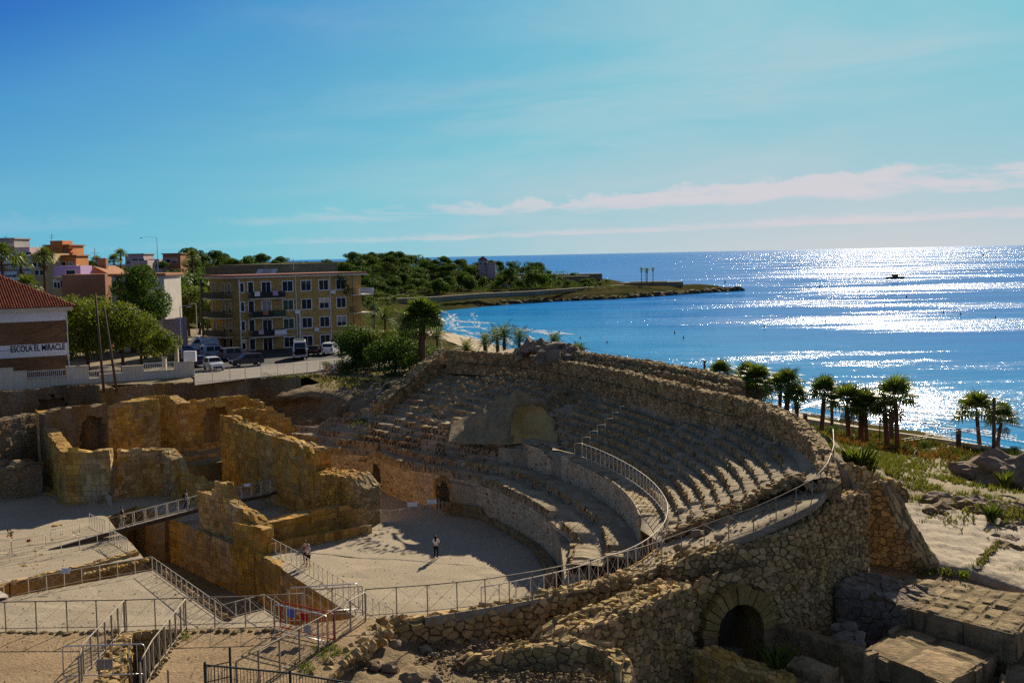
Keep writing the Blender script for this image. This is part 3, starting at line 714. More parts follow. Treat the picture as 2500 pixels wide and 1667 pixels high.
# the beach, the railway strip and the dry slope right of the theatre
beach = [[(112, 60, -9.2), (80, 170, -9.2), (60, 226, -9.2), (20, 345, -9.2), (-6, 453, -9.2), (-23, 510, -9.2)],
         [(97, 60, -7.2), (66, 178, -7.2), (48, 222, -7.2), (7, 338, -7.2), (-20, 448, -7.2), (-36, 505, -7.2)],
         [(84, 60, -6.2), (58, 172, -6.2), (41, 212, -6.2), (0, 325, -6.2), (-28, 440, -6.2), (-46, 500, -6.2)]]
loft_sheet('beach', beach, 'beach', 90, 5, .12, .3)
E1 = [(2560, 1122, -5.6), (2427, 1108, -5.4), (2300, 1090, -5.3), (2150, 1068, -5.3), (2031, 1053, -5.2), (1900, 1035, -5.2), (1720, 985, -5.2)]
slope = [[flat(P(*p)+Vector((4, 2, 0)), -6.0) for p in E1], [P(*p) for p in E1],
         [P(2560, 1150, -4.2), P(2427, 1135, -4.0), P(2300, 1118, -3.6), P(2150, 1094, -3.2), P(2060, 1078, -2.5), P(1990, 1062, -1.5), P(1900, 1030, -.5)],
         [P(2600, 1190, 0.6), P(2460, 1175, .8), P(2300, 1150, 1.8), P(2160, 1122, 3.0), P(2085, 1105, 4.5), P(2050, 1090, 5.5), P(2010, 1060, 6.5)],
         [P(2600, 1235, 3.4), P(2450, 1212, 3.6), P(2300, 1185, 4.6), P(2180, 1160, 5.6), P(2090, 1140, 7.2), P(2062, 1125, 8.0), P(2035, 1105, 8.8)],
         [P(2600, 1330, 4.0), P(2450, 1290, 4.4), P(2320, 1255, 4.9), P(2220, 1225, 5.4), P(2130, 1195, 6.2), P(2090, 1180, 7.0), P(2050, 1160, 8.4)],
         [P(2620, 1480, 4.2), P(2480, 1420, 4.4), P(2360, 1385, 4.6), P(2260, 1372, 4.8), P(2150, 1320, 4.9), P(2080, 1270, 5.2), P(2040, 1230, 6.0)]]
loft_sheet('dry_slope', slope, 'dust', 60, 6, .16, .6)
sl_rows = [curve(r, 40) for r in slope]
def slope_pt(u, v):                              # point of the dry slope: u along (0 right .. 1 left), v from the railway up
    k = min(len(sl_rows)-2, int(v*(len(sl_rows)-1))); t = v*(len(sl_rows)-1)-k; i = min(38, int(u*39)); s = u*39-i
    a = sl_rows[k][i].lerp(sl_rows[k][i+1], s); b = sl_rows[k+1][i].lerp(sl_rows[k+1][i+1], s); return a.lerp(b, t)
# pale scraped bedrock in front of the slope
rk = [[P(2180, 1232, 5.50), P(2280, 1240, 5.25), P(2390, 1262, 5.0), P(2520, 1300, 4.75), P(2640, 1340, 4.6)],
      [P(2200, 1280, 5.3), P(2300, 1300, 5.1), P(2420, 1330, 4.9), P(2540, 1370, 4.75), P(2640, 1410, 4.6)],
      [P(2250, 1340, 5.1), P(2330, 1352, 5.0), P(2430, 1385, 4.9), P(2530, 1420, 4.75), P(2620, 1460, 4.6)],
      [P(2262, 1385, 4.8), P(2350, 1400, 4.8), P(2430, 1425, 4.75), P(2530, 1462, 4.7), P(2620, 1510, 4.5)]]
loft_sheet('bedrock', [[p+Vector((0, 0, .22)) for p in r] for r in rk]+[[p+Vector((0, -.15, -1.2)) for p in rk[-1]]], 'rock', 70, 14, .13, 1.1)
mb = MB(); mb.grid([[P(1990, 1400, 4.5), P(2200, 1372, 4.7), P(2400, 1385, 4.6), P(2700, 1400, 4.4)], [P(1990, 1445, 4.4), P(2200, 1432, 4.6), P(2400, 1450, 4.6), P(2700, 1500, 4.4)]]); mb.build('gravel_strip', M['gravel'])['kind'] = 'structure'
# parking level behind the ruins, the lane and the kerb strip
poly_sheet('upper_ground', [(-130, 143, 7.9), (-41, 145, 7.9), (-27, 149.5, 7.9), (-24.5, 152, 7.9), (-16, 146, 7.9), (-13.2, 134, 7.9), (-8, 142, 7.9), (-8, 160, 7.9), (-17, 200, 7.8), (-34, 226, 7.8), (-60, 262, 7.9), (-170, 262, 7.9)], [], 'dust', cell=6, amp=.05)
pk = [P(476, 925, 8), P(700, 905, 8), P(880, 893, 8), P(905, 850, 8), P(700, 846, 8), P(430, 826, 8), P(425, 880, 8)]
poly_sheet('parking_asphalt', [p+Vector((0, 0, .06)) for p in pk], [], 'asphalt')
poly_sheet('pale_lane', [P(476, 940, 8.1), P(620, 922, 8.1), P(760, 908, 8.1), P(895, 893, 8.1), P(893, 868, 8.1), P(760, 881, 8.1), P(620, 893, 8.1), P(476, 912, 8.1)], [], 'lane')
yl = mat('road_yellow', (.45, .36, .08), None, 1, .7)
mb = MB()
for a, b in (((480, 916), (700, 893)), ((700, 893), (870, 876))):
    a, b = P(*a, 8.115), P(*b, 8.115); d = (b-a).normalized(); nn = Vector((d.y, -d.x, 0))*.08; mb.quad(a-nn, b-nn, b+nn, a+nn)
mb.build('kerb_line', yl)['kind'] = 'structure'

# arena floor with the sunken passages cut out of it
PIT = [P(*p, 0) for p in ((372, 1392), (541, 1515), (645, 1488), (690, 1520), (770, 1535), (868, 1505), (622, 1346), (615, 1341), (577, 1336), (400, 1262), (330, 1236), (262, 1262), (290, 1300), (321, 1325), (351, 1362), (200, 1387), (25, 1428), (-60, 1450), (-60, 1472), (25, 1457), (200, 1424))]
ar = [Vector((-85, 152, 0)), Vector((-85, 38, 0)), Vector((3, 38, 0)), Vector((5, 70, 0)), Vector((5, 84, 0)), Vector((0, 97, 0)), Vector((-4, 106, 0)), Vector((-16, 122, 0)), Vector((-30, 140, 0))]
poly_sheet('arena_floor', ar, [PIT], 'sand', cell=3.0, amp=.10)
mb = MB(); mb.quad((-70, 60, -3.7), (0, 60, -3.7), (0, 125, -3.7), (-70, 125, -3.7)); mb.build('passage_floor', M['dust'])['kind'] = 'structure'
mb = MB(); pc = [p.copy() for p in PIT]
mb.grid([[p for p in pc+[pc[0]]], [p-Vector((0, 0, 3.75)) for p in pc+[pc[0]]]]); mb.build('passage_side', M['ochrecore'])['kind'] = 'structure'
# raised court behind the church, terraces left
poly_sheet('raised_court', [(-60, 126, 1.6), (-36, 119.5, 1.6), (-29.5, 124.5, 1.8), (-24, 129.5, 3.4), (-15, 122, 3.2), (-11.5, 127, 6.0), (-13, 134, 7.0), (-20, 146, 6.4), (-28, 149, 3.2), (-60, 149, 1.6)], [], 'dust', cell=1.8, amp=.35, skirt=2.5)
# ================================================================== THE THEATRE STAND
NS = 150
def cv(px, z): return curve([P(*p, z) if not isinstance(p, Vector) else p for p in px], NS)
podium = cv([Vector((-25.5, 126.5, 3)), Vector((-19, 121, 3)), (905, 1112), (950, 1132), (1000, 1146), (1060, 1156), (1124, 1170), (1168, 1181), (1224, 1203), (1288, 1232), (1329, 1259), (1361, 1288), (1385, 1305), (1398, 1327), (1403, 1354), (1400, 1374), (1392, 1400)], 3.0)
mid_c = cv([(712, 1050), (800, 1062), (890, 1074), (1000, 1093), (1100, 1114), (1200, 1131), (1296, 1143), (1350, 1163), (1390, 1178), (1440, 1203), (1505, 1245), (1545, 1290), (1561, 1330), (1560, 1362)], 4.2)
low_c = cv([(880, 1008), (965, 1012), (1080, 1045), (1180, 1062), (1300, 1072), (1405, 1103), (1480, 1133), (1534, 1165), (1590, 1210), (1618, 1256), (1628, 1300), (1622, 1330)], 6.1)
up_c = cv([(1090, 886), (1250, 899), (1380, 918), (1502, 937), (1566, 953), (1641, 971), (1721, 998), (1775, 1021), (1855, 1057), (1909, 1092), (1944, 1127), (1954, 1158), (1955, 1176)], 10.2)
out_c = cv([(1088, 857), (1248, 866), (1382, 885), (1500, 905), (1620, 935), (1740, 963), (1835, 985), (1909, 1018), (1962, 1050), (1990, 1078), (2004, 1104)], 12.0)
out_c = [flat(p, 10.2) for p in out_c]
STAND = thing('amphitheatre_stand', 'curved rubble stand of the ruined amphitheatre, stepped seat rows round the sandy arena', 'amphitheatre', (0, 100, 0))
stone_items = []
c0 = P(1268, 1068, 6.1)                          # foot of the eroded rock in the rows
def cave_h(u): return (4.1*math.sin(math.pi*min(1, max(0, .05+u*.91)))**.5*(.55+.45*ss(.15, .62, u)))*(1+.16*N3(u*5, 2.2)+.08*N3(u*14, 7.2))
def cave_bowl(x, z): return math.exp(-(((x-1.5)/2.2)**2+((z-1.2)/1.75)**2)**2.2)
def cave_d(x, z, v):
    bw_ = cave_bowl(x, z); return (-2.2+5.0*v**1.5)*(1-bw_)+(2.5+.25*z)*bw_+(1-.7*bw_)*(.9*fbm(x, z, 1, .5)+.35*fbm(x, z, 3, 1.3))+.15*abs(N3(x*3, z*5))
def in_cave(p, z):                               # a seat here would stand in front of the eroded rock: it has fallen away
    x = (p.x-c0.x)/.95; u = (x+6.6)/10.6
    if not 0 < u < 1: return False
    h = cave_h(u)-.3; zl = z-6.1
    return zl < h and p.y-c0.y+x*.18 < cave_d(x, zl, min(1, (zl+.3)/(h+.3)))+.5
def band(C0, C1, z0, z1, k, seed, ero, name='seat_row', u0=0.0, u1=1.0, sw=.42, worn=0.0):
    rg = random.Random(seed); i0, i1 = int(u0*(NS-1)), int(u1*(NS-1)); W_ = i1-i0+1; ext = 3
    for j in range(k):
        za, zb = z0+(z1-z0)*j/k, z0+(z1-z0)*(j+1)/k; mb = MB(); rows = []; edge = []
        for i in range(i0*ext, i1*ext+1):
            a = i/ext; b = int(min(NS-2, a)); t = a-b; A = C0[b].lerp(C0[b+1], t); B = C1[b].lerp(C1[b+1], t); dv = flat(B-A); dv_n = dv.normalized(); run = dv.length/k
            p = flat(A)+dv*(j/k); s = a/NS
            e = ero(s, j/k); br = mn.noise(Vector((p.x*.42, p.y*.42, seed*7.7+j*3.3)))+.5*mn.noise(Vector((p.x*1.3, p.y*1.3, j*5.1)))
            gone = ss(.62-e, .98-e, br+.35); fz = (zb-za)*(1-.78*gone)*(1-worn*ss(.84, 1.0, s))+.05*fbm(p.x, p.y, j, 1.7); back = run*.55*gone+.05*mn.noise(Vector((p.x*1.1, p.y*1.1, j)))
            if name == 'seat_row' and z1 > 9 and in_cave(p+dv_n*run*.5, zb): rows.append([p+dv_n*run*t_+Vector((0, 0, 5.9)) for t_ in (0, .1, .2, .4, .75, 1)]); edge.append((p, .02, za, 1.0, dv_n)); continue
            rows.append([p+Vector((0, 0, za-.15))-dv_n*.02, p+dv_n*(back*.5)+Vector((0, 0, za+fz*.5)), p+dv_n*(.05+back)+Vector((0, 0, za+fz)), p+dv_n*(run*.3+back*.7)+Vector((0, 0, za+fz+(zb-za-fz)*.35*ss(.84, 1, s)*worn+.03+.05*fbm(p.x, p.y, j+9, 1.5))), p+dv_n*(run*.75+.1)+Vector((0, 0, zb-.03+.05*fbm(p.x, p.y, j+5, 1.2))), p+dv_n*(run+.35)+Vector((0, 0, zb-.04))])
            edge.append((p+dv_n*(.03+back*.5), fz, za, gone, dv_n))
        mb.grid(rows); mb.build(name, M['seatfill'], STAND, False)
        d = [0.0]
        for a, b in zip(edge, edge[1:]): d.append(d[-1]+(b[0]-a[0]).length)
        L = d[-1]; S = np.array(d)
        def fr(x):
            q = int(min(len(d)-2, max(0, np.searchsorted(S, x)-1))); t = (x-d[q])/max(1e-6, d[q+1]-d[q]); a, b = edge[q], edge[q+1]
            return a[0].lerp(b[0], t), a[1]+(b[1]-a[1])*t, a[2], a[3]+(b[3]-a[3])*t, a[4]
        rise = zb-za
        for poly in cells_rubble(L, 0, rise+.10, sw, max(.2, rise/2), rg):
            cx = sum(q[0] for q in poly)/len(poly); cy = sum(q[1] for q in poly)/len(poly); p, fz, zz, g, dn = fr(cx)
            if cy > fz+.06 or fz < .05 or rg.random() < .12+.55*g: continue
            al = Vector((-dn.y, dn.x, 0)); al = -al if (edge[min(len(edge)-1, 40)][0]-edge[0][0]).dot(al) < 0 else al
            f = lambda a, b, o, p=p, zz=zz, dn=dn, al=al, cx=cx: p+al*(a-cx)-dn*o+Vector((0, 0, zz+b))
            q = stone_geo(poly, f, rg, .05, .02, .06, 1.0)
            if q: stone_items.append(q)
        x = .2
        while x < L-.5:                          # flat slabs along the edge of the better kept rows
            ln = rg.uniform(.35, .9); p, fz, zz, g, dn = fr(x+ln/2); al = Vector((-dn.y, dn.x, 0))
            if g < .25 and L*.28 < x < L*.62 and rg.random() < .7:
                dp = rg.uniform(.25, .42); hh = zz+fz+.015; b_ = [p+al*(sx*ln*.47)+dn*(o_+rg.uniform(-.03, .03)) for sx, o_ in ((-1, -.05), (1, -.05), (1, dp), (-1, dp))]
                stone_items.append(([v+Vector((0, 0, hh+.05+rg.uniform(-.02, .02))) for v in b_]+[v+Vector((0, 0, hh-.10)) for v in b_], [(0, 1, 2, 3), (0, 4, 5, 1), (1, 5, 6, 2), (2, 6, 7, 3), (3, 7, 4, 0)]))
            x += ln
        for _ in range(int(L*.6)):              # loose and nosing stones on the edge
            x = rg.random()*L; p, fz, zz, g, dn = fr(x)
            if (x > L*.5 and g < .3) or fz < .05: continue
            r = rg.uniform(.04, .10)*(1+.8*g); c = p+dn*rg.uniform(0, .3+.8*g)+Vector((0, 0, zz+fz+r*.15)); b = MB(); b.ball(c, (r*rg.uniform(.9, 1.5), r*rg.uniform(.8, 1.3), r*.6), 5, 3, 0, .3, rg.random())
            stone_items.append((b.v, b.f))
er_m = lambda s, k: -.08+.36*(1-ss(.25, .62, s))+.22*math.exp(-((s-.64)/.07)**2)*(k > .4)
band(low_c, up_c, 6.1, 10.2, 10, 3, er_m, worn=.85)
band(podium, mid_c, 3.0, 4.2, 2, 5, lambda s, k: .22)
band(mid_c, low_c, 4.2, 6.1, 4, 6, lambda s, k: .42, u1=.50)
# walkways: behind the podium row, at the foot of the tall outer wall
mb = MB(); rows = []
for i in range(int(NS*.47), NS):
    a, b = mid_c[i], low_c[i]; s = i/(NS-1); dn = flat(b-a).normalized()
    zt = 5.98-.35*(1-ss(.47, .56, s)); rows.append([flat(a)+dn*.35+Vector((0, 0, 4.1)), flat(a)+dn*.4+Vector((0, 0, zt)), flat(b)*.5+flat(a)*.5+Vector((0, 0, zt+.05)), flat(b)+dn*.25+Vector((0, 0, zt+.08))])
mb.grid(rows); mb.build('lower_walkway', M['seatfill'], STAND, True)
mb = MB(); mb.grid([[flat(up_c[i], 10.15), flat(up_c[i])*.5+flat(out_c[i])*.5+Vector((0, 0, 10.45)), flat(out_c[i], 10.85)+flat(out_c[i]-up_c[i]).normalized()*.5] for i in range(NS)]); mb.build('upper_walkway', M['seatfill'], STAND, True)
lay(STAND, stone_items, M['seatstone'], 'seat_stone', 300, 5.0)
# podium wall with its two doorways
def arc_of(pa, p):
    return min(range(0, int(pa.L*10)), key=lambda i: (flat(pa.at(i/10)[0])-flat(p)).length)/10
PODW = thing('podium_wall', 'curved podium wall of small squared stones round the arena, with two dark doorways', 'wall', (0, 100, 0))
ppa = Path([(p.x, p.y, 0) for p in podium]); a1 = arc_of(ppa, P(914, 1116, 3)); a2 = arc_of(ppa, P(1086, 1161, 3))
wall(PODW, podium, -.6, 3.0, 1.0, 1, 'course', .42, .21, 'squared', 'oldwall', 11, .06, proud=.03, gap=.012, cap=300, minpx=4, skip=.04,
     holes=((a1-1.0, a1+1.0, -.6, 1.3, 'arch'), (a2-.95, a2+.95, -.6, 1.55, 'arch')), ends=(False, True))
jm = MB(); q, al, nr = ppa.at(a2-1.15); jm.box((q.x+nr.x*.05, q.y+nr.y*.05, 1.1), (.35, .35, 3.0), math.atan2(al.y, al.x)); jm.build('door_jamb', M['ochre'], PODW)
jm = MB()
for i in range(7):
    t = math.pi*(i+.5)/7; c, w_ = a2-math.cos(t)*1.2, 1.55+math.sin(t)*1.2; q, al, nr = ppa.at(c); b = Vector((q.x, q.y, w_))+nr*.06; tn = (al*math.sin(t)+Vector((0, 0, math.cos(t))))*.24; rd = (-al*math.cos(t)+Vector((0, 0, math.sin(t))))*.22
    v = MB(); v.add([b+s1*tn+s2*rd+nr*o for o in (-.2, .08) for s1, s2 in ((-1, -1), (1, -1), (1, 1), (-1, 1))], ((0, 1, 2, 3), (7, 6, 5, 4), (0, 4, 5, 1), (1, 5, 6, 2), (2, 6, 7, 3), (3, 7, 4, 0))); v.build('arch_stone', M['block'], PODW)
# inner wall of neat coursed stone between lower and upper rows
INW = thing('inner_ring_wall', 'curved wall of neat pale brick-like courses between the lower and the upper rows', 'wall', (4, 90, 4))
ib = [P(1280, 1138, 4.2), P(1347, 1163, 4.2)]; wall(INW, ib, 4.0, [(0, 6.15), (.55, 6.1), (.8, 5.75), (1, 5.5)], 1.0, 1, 'course', .34, .17, 'squared', 'oldwall', 12, .10, proud=.028, gap=.010, cap=60, minpx=4, skip=.03)
ic = curve([P(1371, 1170, 4.2), P(1440, 1203, 4.2), P(1505, 1247, 4.2), P(1545, 1292, 4.2), P(1562, 1331, 4.2)], 40)
wall(INW, ic, 4.0, [(0, 6.15), (.1, 5.95), (1, 6.1)], 1.1, 1, 'course', .34, .17, 'squared', 'oldwall', 13, .07, proud=.028, gap=.010, cap=240, minpx=4, skip=.03)
# tall outer wall, the two upper rows behind it, the sloping end wall
OUTW = thing('outer_ring_wall', 'long curved rubble wall along the top walkway of the stand', 'wall', (10, 100, 10))
wall(OUTW, out_c, 9.6, [(0, 12.0), (.84, 12.0), (.93, 11.5), (1, 10.5)], 1.0, 1, 'rubble', .42, .25, 'seatstone', 'mortar', 21, .14, cap=300, minpx=5, proud=.08, z0f=None)
for px, z, sd, lb, gr in (([(1290, 855), (1400, 873), (1467, 884), (1570, 901), (1681, 924), (1775, 951)], 12.3, 22, 'broken middle row of rubble just behind the tall outer wall of the stand', 1),
                      ([(1310, 846), (1400, 861), (1523, 879), (1587, 889), (1690, 908), (1783, 930)], 12.7, 23, 'topmost row of rubble at the back of the stand against the sea', 2)):
    T = thing('upper_row_wall', lb, 'wall', P(*px[0], z), 'rubble rows behind the outer wall')
    wall(T, curve([P(*p, z) for p in px], 60), z-2.2, z, 1.2, 1, 'rubble', .42, .25, 'seatstone', 'mortar', sd, .14, cap=120, minpx=5)
T = thing('rock_lump', 'dark jagged lump of broken masonry on the highest part of the stand', 'rock', P(1330, 850, 12))
for i, (x, y, r) in enumerate(((1275, 845, 1.3), (1300, 836, 1.5), (1322, 832, 1.3), (1345, 843, 1.2), (1368, 838, 1.2), (1388, 835, 1.0), (1396, 842, .9), (1405, 855, 1.0), (1335, 858, 1.6), (1370, 860, 1.5))):
    
    for k_ in range(5): boulder(D(x+rnd.uniform(-14, 14), y+8+rnd.uniform(-8, 10), 124-i*.6+rnd.uniform(-1, 1))-Vector((0, 0, .3)), r*rnd.uniform(.35, .7), 'boulder', 40+i*7+k_, T, 'boulder', .8, 2, .75)
ENDW = thing('sloping_end_wall', 'thick rubble end wall sloping down the left edge of the stand', 'wall', (-13, 127, 6))
e0, e1 = Vector((-13.3, 126.2, 0)), Vector((-7.0, 136.5, 0))
wall(ENDW, [e0, e1], 3.5, [(0, 7.2), (1, 12.0)], 1.5, 1, 'rubble', .5, .36, 'seatstone', 'mortar', 25, .12, cap=150, minpx=5, both=True)
# eroded bedrock hollow with boulders in the middle of the stand
CAVE = thing('eroded_rock_outcrop', 'smooth bulging ochre rock outcrop eroded into a hollow in the middle of the seat rows', 'rock', P(1290, 1066, 6.2))
mb = MB(); rows = []
for i in range(41):
    u = i/40; row = []
    for k in range(25):
        v = k/24; x = -6.6+10.6*u; z = cave_h(u)*v-.3; d = cave_d(x, z, v)+.10*((u-.5)*2)**4*14
        row.append(c0+Vector((x*.95, d-x*.18, z)))
    rows.append(row)
mb.grid(rows)
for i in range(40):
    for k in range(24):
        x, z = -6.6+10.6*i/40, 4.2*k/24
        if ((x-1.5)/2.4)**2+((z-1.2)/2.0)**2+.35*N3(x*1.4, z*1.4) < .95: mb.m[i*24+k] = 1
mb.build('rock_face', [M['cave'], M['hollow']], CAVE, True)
for i, (x, y, z, r) in enumerate(((1235, 1052, 6.3, 1.25), (1180, 1045, 6.6, 1.15), (1150, 1048, 6.4, .9), (1208, 1060, 6.2, .7), (1225, 1068, 6.1, .5), (1120, 1040, 6.3, .8))):
    tag(boulder(P(x, y, z), r, 'cave', 70+i, CAVE, 'boulder', .8, 3, .3))
q = random.Random(55); rub = []
for i in range(420):                             # rubble merging the rock into the broken rows
    a = q.uniform(0, 6.283); rr_ = q.uniform(.75, 1.35); c = c0+Vector((-1.4+6.0*math.cos(a)*rr_, 1.2-(-1.4+6*math.cos(a)*rr_)*.18, 0)); zz = 1.9+2.9*math.sin(a)*rr_; c += Vector((0, .9+max(0, zz)*.9, zz-.3))
    if zz < -.3: continue
    r_ = q.uniform(.05, .15); b = MB(); b.ball(c, (r_*1.2, r_, r_*.8), 6, 4, 0, .35, i); rub.append((b.v, b.f))
lay(CAVE, rub, M['seatstone'], 'rubble_stone', 120, 4)
# low kerb round the arena
KERB = thing('arena_kerb', 'low curved stone kerb of worn blocks around the sandy arena floor', 'kerb', (-2, 95, 0))
kc = curve([P(1078, 1252, 0), P(1095, 1257, 0), P(1170, 1270, 0), P(1230, 1300, 0), P(1290, 1340, 0), P(1325, 1385, 0), P(1338, 1425, 0)], 50)
wall(KERB, kc, -.2, [(0, .95), (.2, .95), (.21, .55), (1, .5)], .75, 1, 'course', .8, .4, 'block', 'oldwall', 31, .05, proud=.03, gap=.014, cap=160, minpx=4)
for i, (a, b, z, sx, sy, sz, lb) in enumerate(((1351, 1428, 0, .8, 1.5, 1.2, 'pale squared end block at the near end of the arena kerb'), (1404, 1412, 1.5, .85, 1.6, 1.6, 'large pale block on the near end of the podium wall'),
        (1406, 1362, 2.6, .8, .9, .5, 'small pale capping block behind the large block on the podium end'), (1404, 1345, 2.75, .75, .8, .45, 'farthest small capping block on the podium wall end'))):
    p = P(a, b, z); mb = MB(); mb.box((0, 0, sz/2), (sx, sy, sz), 0); o = mb.build('stone_block', M['block']); o.location = p; o.rotation_euler = (R(rnd.uniform(-3, 3)), R(rnd.uniform(-3, 3)), R(-12+i*3)); tag(o, lb, 'stone block', 'pale blocks at the kerb and podium ends')
    bv = o.modifiers.new('bevel', 'BEVEL'); bv.width = .07; bv.segments = 2
oc = [p for p in out_c if -3 < p.x and p.y > 84]; od = [P(*p, 12.2) for p in ((1783, 932), (1690, 910), (1589, 891), (1400, 863), (1300, 848), (1240, 842))]
mb = MB(); mb.prism([(p.x, p.y) for p in oc]+[(p.x+.4, p.y+.6) for p in od], 6, 11.75); mb.build('upper_fill', M['seatfill'], STAND)
rim_b = [P(1400, 1436, 6.45), P(1480, 1407, 6.35), P(1571, 1370, 6.2), P(1650, 1366, 7.2), P(1720, 1339, 7.6), P(1850, 1295, 8.6)]
mb = MB(); mb.prism([(p.x+.9, p.y-.4) for p in kc]+[(p.x, p.y) for p in rim_b]+[(p.x, p.y) for p in up_c[::-1] if p.x > -9], -.4, 2.7); mb.build('stand_base', M['seatfill'], STAND)
# ---------------------------------------------------------------- cut edge of the stand: fill, big rubble wall, arch
CUT = [(700, 1530, 7.6), (905, 1508, 7.6), (1050, 1497, 7.55), (1173, 1484, 7.5), (1300, 1462, 7.35), (1400, 1440, 7.2), (1500, 1415, 7.05), (1571, 1395, 7.0), (1650, 1366, 7.2), (1720, 1339, 7.6), (1790, 1316, 8.1), (1850, 1295, 8.6), (1930, 1258, 9.35), (1990, 1225, 9.9), (2022, 1185, 10.1), (2034, 1140, 10.1), (2036, 1105, 10.1)]
cut = [P(*p) for p in CUT]
rim = [P(1040, 1500, 6.9), P(1176, 1478, 6.8), P(1275, 1466, 6.7), P(1400, 1432, 6.45), P(1480, 1405, 6.35), P(1534, 1388, 6.25), P(1571, 1368, 6.2), P(1604, 1345, 6.15), P(1622, 1318, 6.15)]
ends = [flat(low_c[-2].lerp(up_c[-2], t), 6.48+4.0*t) for t in (.02, .1, .2, .3, .4, .5, .6, .7, .8, .9, .98)]+[flat(up_c[-4].lerp(out_c[-3], .5), 10.18), flat(out_c[-2], 10.2)]
inner = curve(rim+ends, 60); outer = curve([P(1035, 1506, 7.5)]+cut[3:], 60)
mb = MB(); mb.grid([[a-Vector((0, 0, .25)), a, a.lerp(b, .35)+Vector((0, 0, .10*fbm(a.x, a.y, 1, .8))), a.lerp(b, .7)+Vector((0, 0, .10*fbm(b.x, b.y, 2, .8))), b, b+Vector((.05, -.10, -.02)), b+Vector((.05, -.11, -.35))] for a, b in zip(inner, outer)])
tag(mb.build('stand_cut_fill', M['seatfill'], None, True), kind='structure')
RIMW = thing('curved_retaining_wall', 'low ochre retaining wall curving under the inner railing at the near end of the stand', 'wall', P(1480, 1405, 6))
wall(RIMW, curve(rim[3:], 50), 3.4, [(0, 6.45), (1, 6.1)], .3, -1, 'course', .5, .3, 'ochre', 'oldwall', 33, .06, cap=120, minpx=5, proud=.04)
eq = random.Random(15); eb = MB(); es = resample(ends, 150)
for p in es:
    for _ in range(3):
        r_ = eq.uniform(.05, .20); eb.ball((p.x+eq.gauss(0, .25), p.y+eq.gauss(-.25, .3), p.z+eq.uniform(-.22, .02)), (r_*1.4, r_*1.1, r_*.8), 6, 4, 0, .35, eq.random())
eb.build('edge_rubble', M['seatstone'], STAND, kind='stuff')
q = random.Random(5)
fillpt = lambda a, b: (lambda i, t: inner[i].lerp(outer[i], t))(12+int(a*46), .05+.9*b)
pebbles('loose_stones', lambda a, b: fillpt(a, b), 900, 'seatstone', lambda p: p.z, .03, .16, 9)
for i, (x, y, z) in enumerate(((1655, 1338, 7.0), (1675, 1340, 7.1), (1697, 1344, 7.2), (1705, 1303, 7.3), (1758, 1310, 7.9), (1806, 1305, 8.0), (1820, 1290, 8.3), (1780, 1255, 8.0), (1690, 1263, 7.0), (1990, 1150, 10.2))):
    tag(boulder(P(x, y, z), q.uniform(.18, .38), 'boulder', 90+i, None, 'boulder', .7, 2, .4), 'small dark loose boulder lying on the cut edge of the stand behind the long railing', 'boulder', 'loose boulders on the stand edge')
# the big rubble wall under the railing, left and right parts
W1 = thing('rubble_wall', 'long low rubble wall of big fieldstones under the railing in front of the arena', 'wall', P(930, 1540, 7))
w1 = curve([P(930, 1528, 7.35), P(1050, 1512, 7.35), P(1173, 1497, 7.3), P(1300, 1476, 7.15), P(1400, 1455, 7.0), P(1500, 1430, 6.9), P(1590, 1405, 6.85)], 40)
wall(W1, w1, 4.6, [(0, 7.3), (.3, 7.3), (.7, 7.05), (1, 6.95)], 1.0, 1, 'rubble', .36, .27, 'rubble', 'mortar', 41, .10, proud=.15, cap=300, minpx=7)
ac = P(1806, 1545, 4.15)
W4 = thing('high_rubble_wall', 'high wall of small rubble over the arched opening, under the right end of the railing', 'wall', P(1900, 1400, 5))
w4 = curve([P(1640, 1392, 7.1), P(1720, 1358, 7.5), P(1790, 1330, 8.0), P(1850, 1308, 8.5), P(1930, 1275, 9.1), P(1990, 1242, 9.4), P(2060, 1225, 9.3), P(2121, 1210, 9.2)], 50)
w4s = arc_of(Path(w4), ac)
wall(W4, w4, 2.5, [(0, 7.1), (.14, 7.5), (.3, 8.0), (.42, 8.5), (.62, 9.0), (.75, 9.4), (1, 9.3)], 1.2, 1, 'rubble', .33, .22, 'rubble', 'mortar', 42, .12, proud=.12, cap=300, minpx=6, holes=((w4s-1.45, w4s+1.45, 0, 4.1, 'arch'),))
W5 = thing('stepped_rubble_wall', 'rubble wall end stepping down to the pale bedrock at the right', 'wall', P(2190, 1300, 6))
b5 = [P(2124, 1345, 5.3), P(2262, 1392, 4.9)]; wall(W5, b5, 4.2, [(0, 9.1), (.2, 9.1), (.3, 8.4), (.55, 7.0), (.8, 5.9), (1, 5.1)], 1.3, 1, 'rubble', .42, .27, 'rubble', 'mortar', 43, .18, proud=.10, cap=200, minpx=6)
W2 = thing('rubble_wall', 'rubble wall with a broken bright top running up to the arched opening', 'wall', P(1400, 1560, 7))
w2 = [P(1385, 1562, 7.1), P(1500, 1512, 7.1), P(1600, 1470, 7.0), P(1690, 1425, 7.0)]
w2 = [flat(p) for p in w2]
wall(W2, curve(w2, 30), 1.0, [(0, 6.9), (.1, 7.15), (.8, 7.05), (1, 6.9)], 1.9, 1, 'rubble', .36, .24, 'rubble', 'mortar', 44, .16, proud=.12, cap=300, minpx=6)
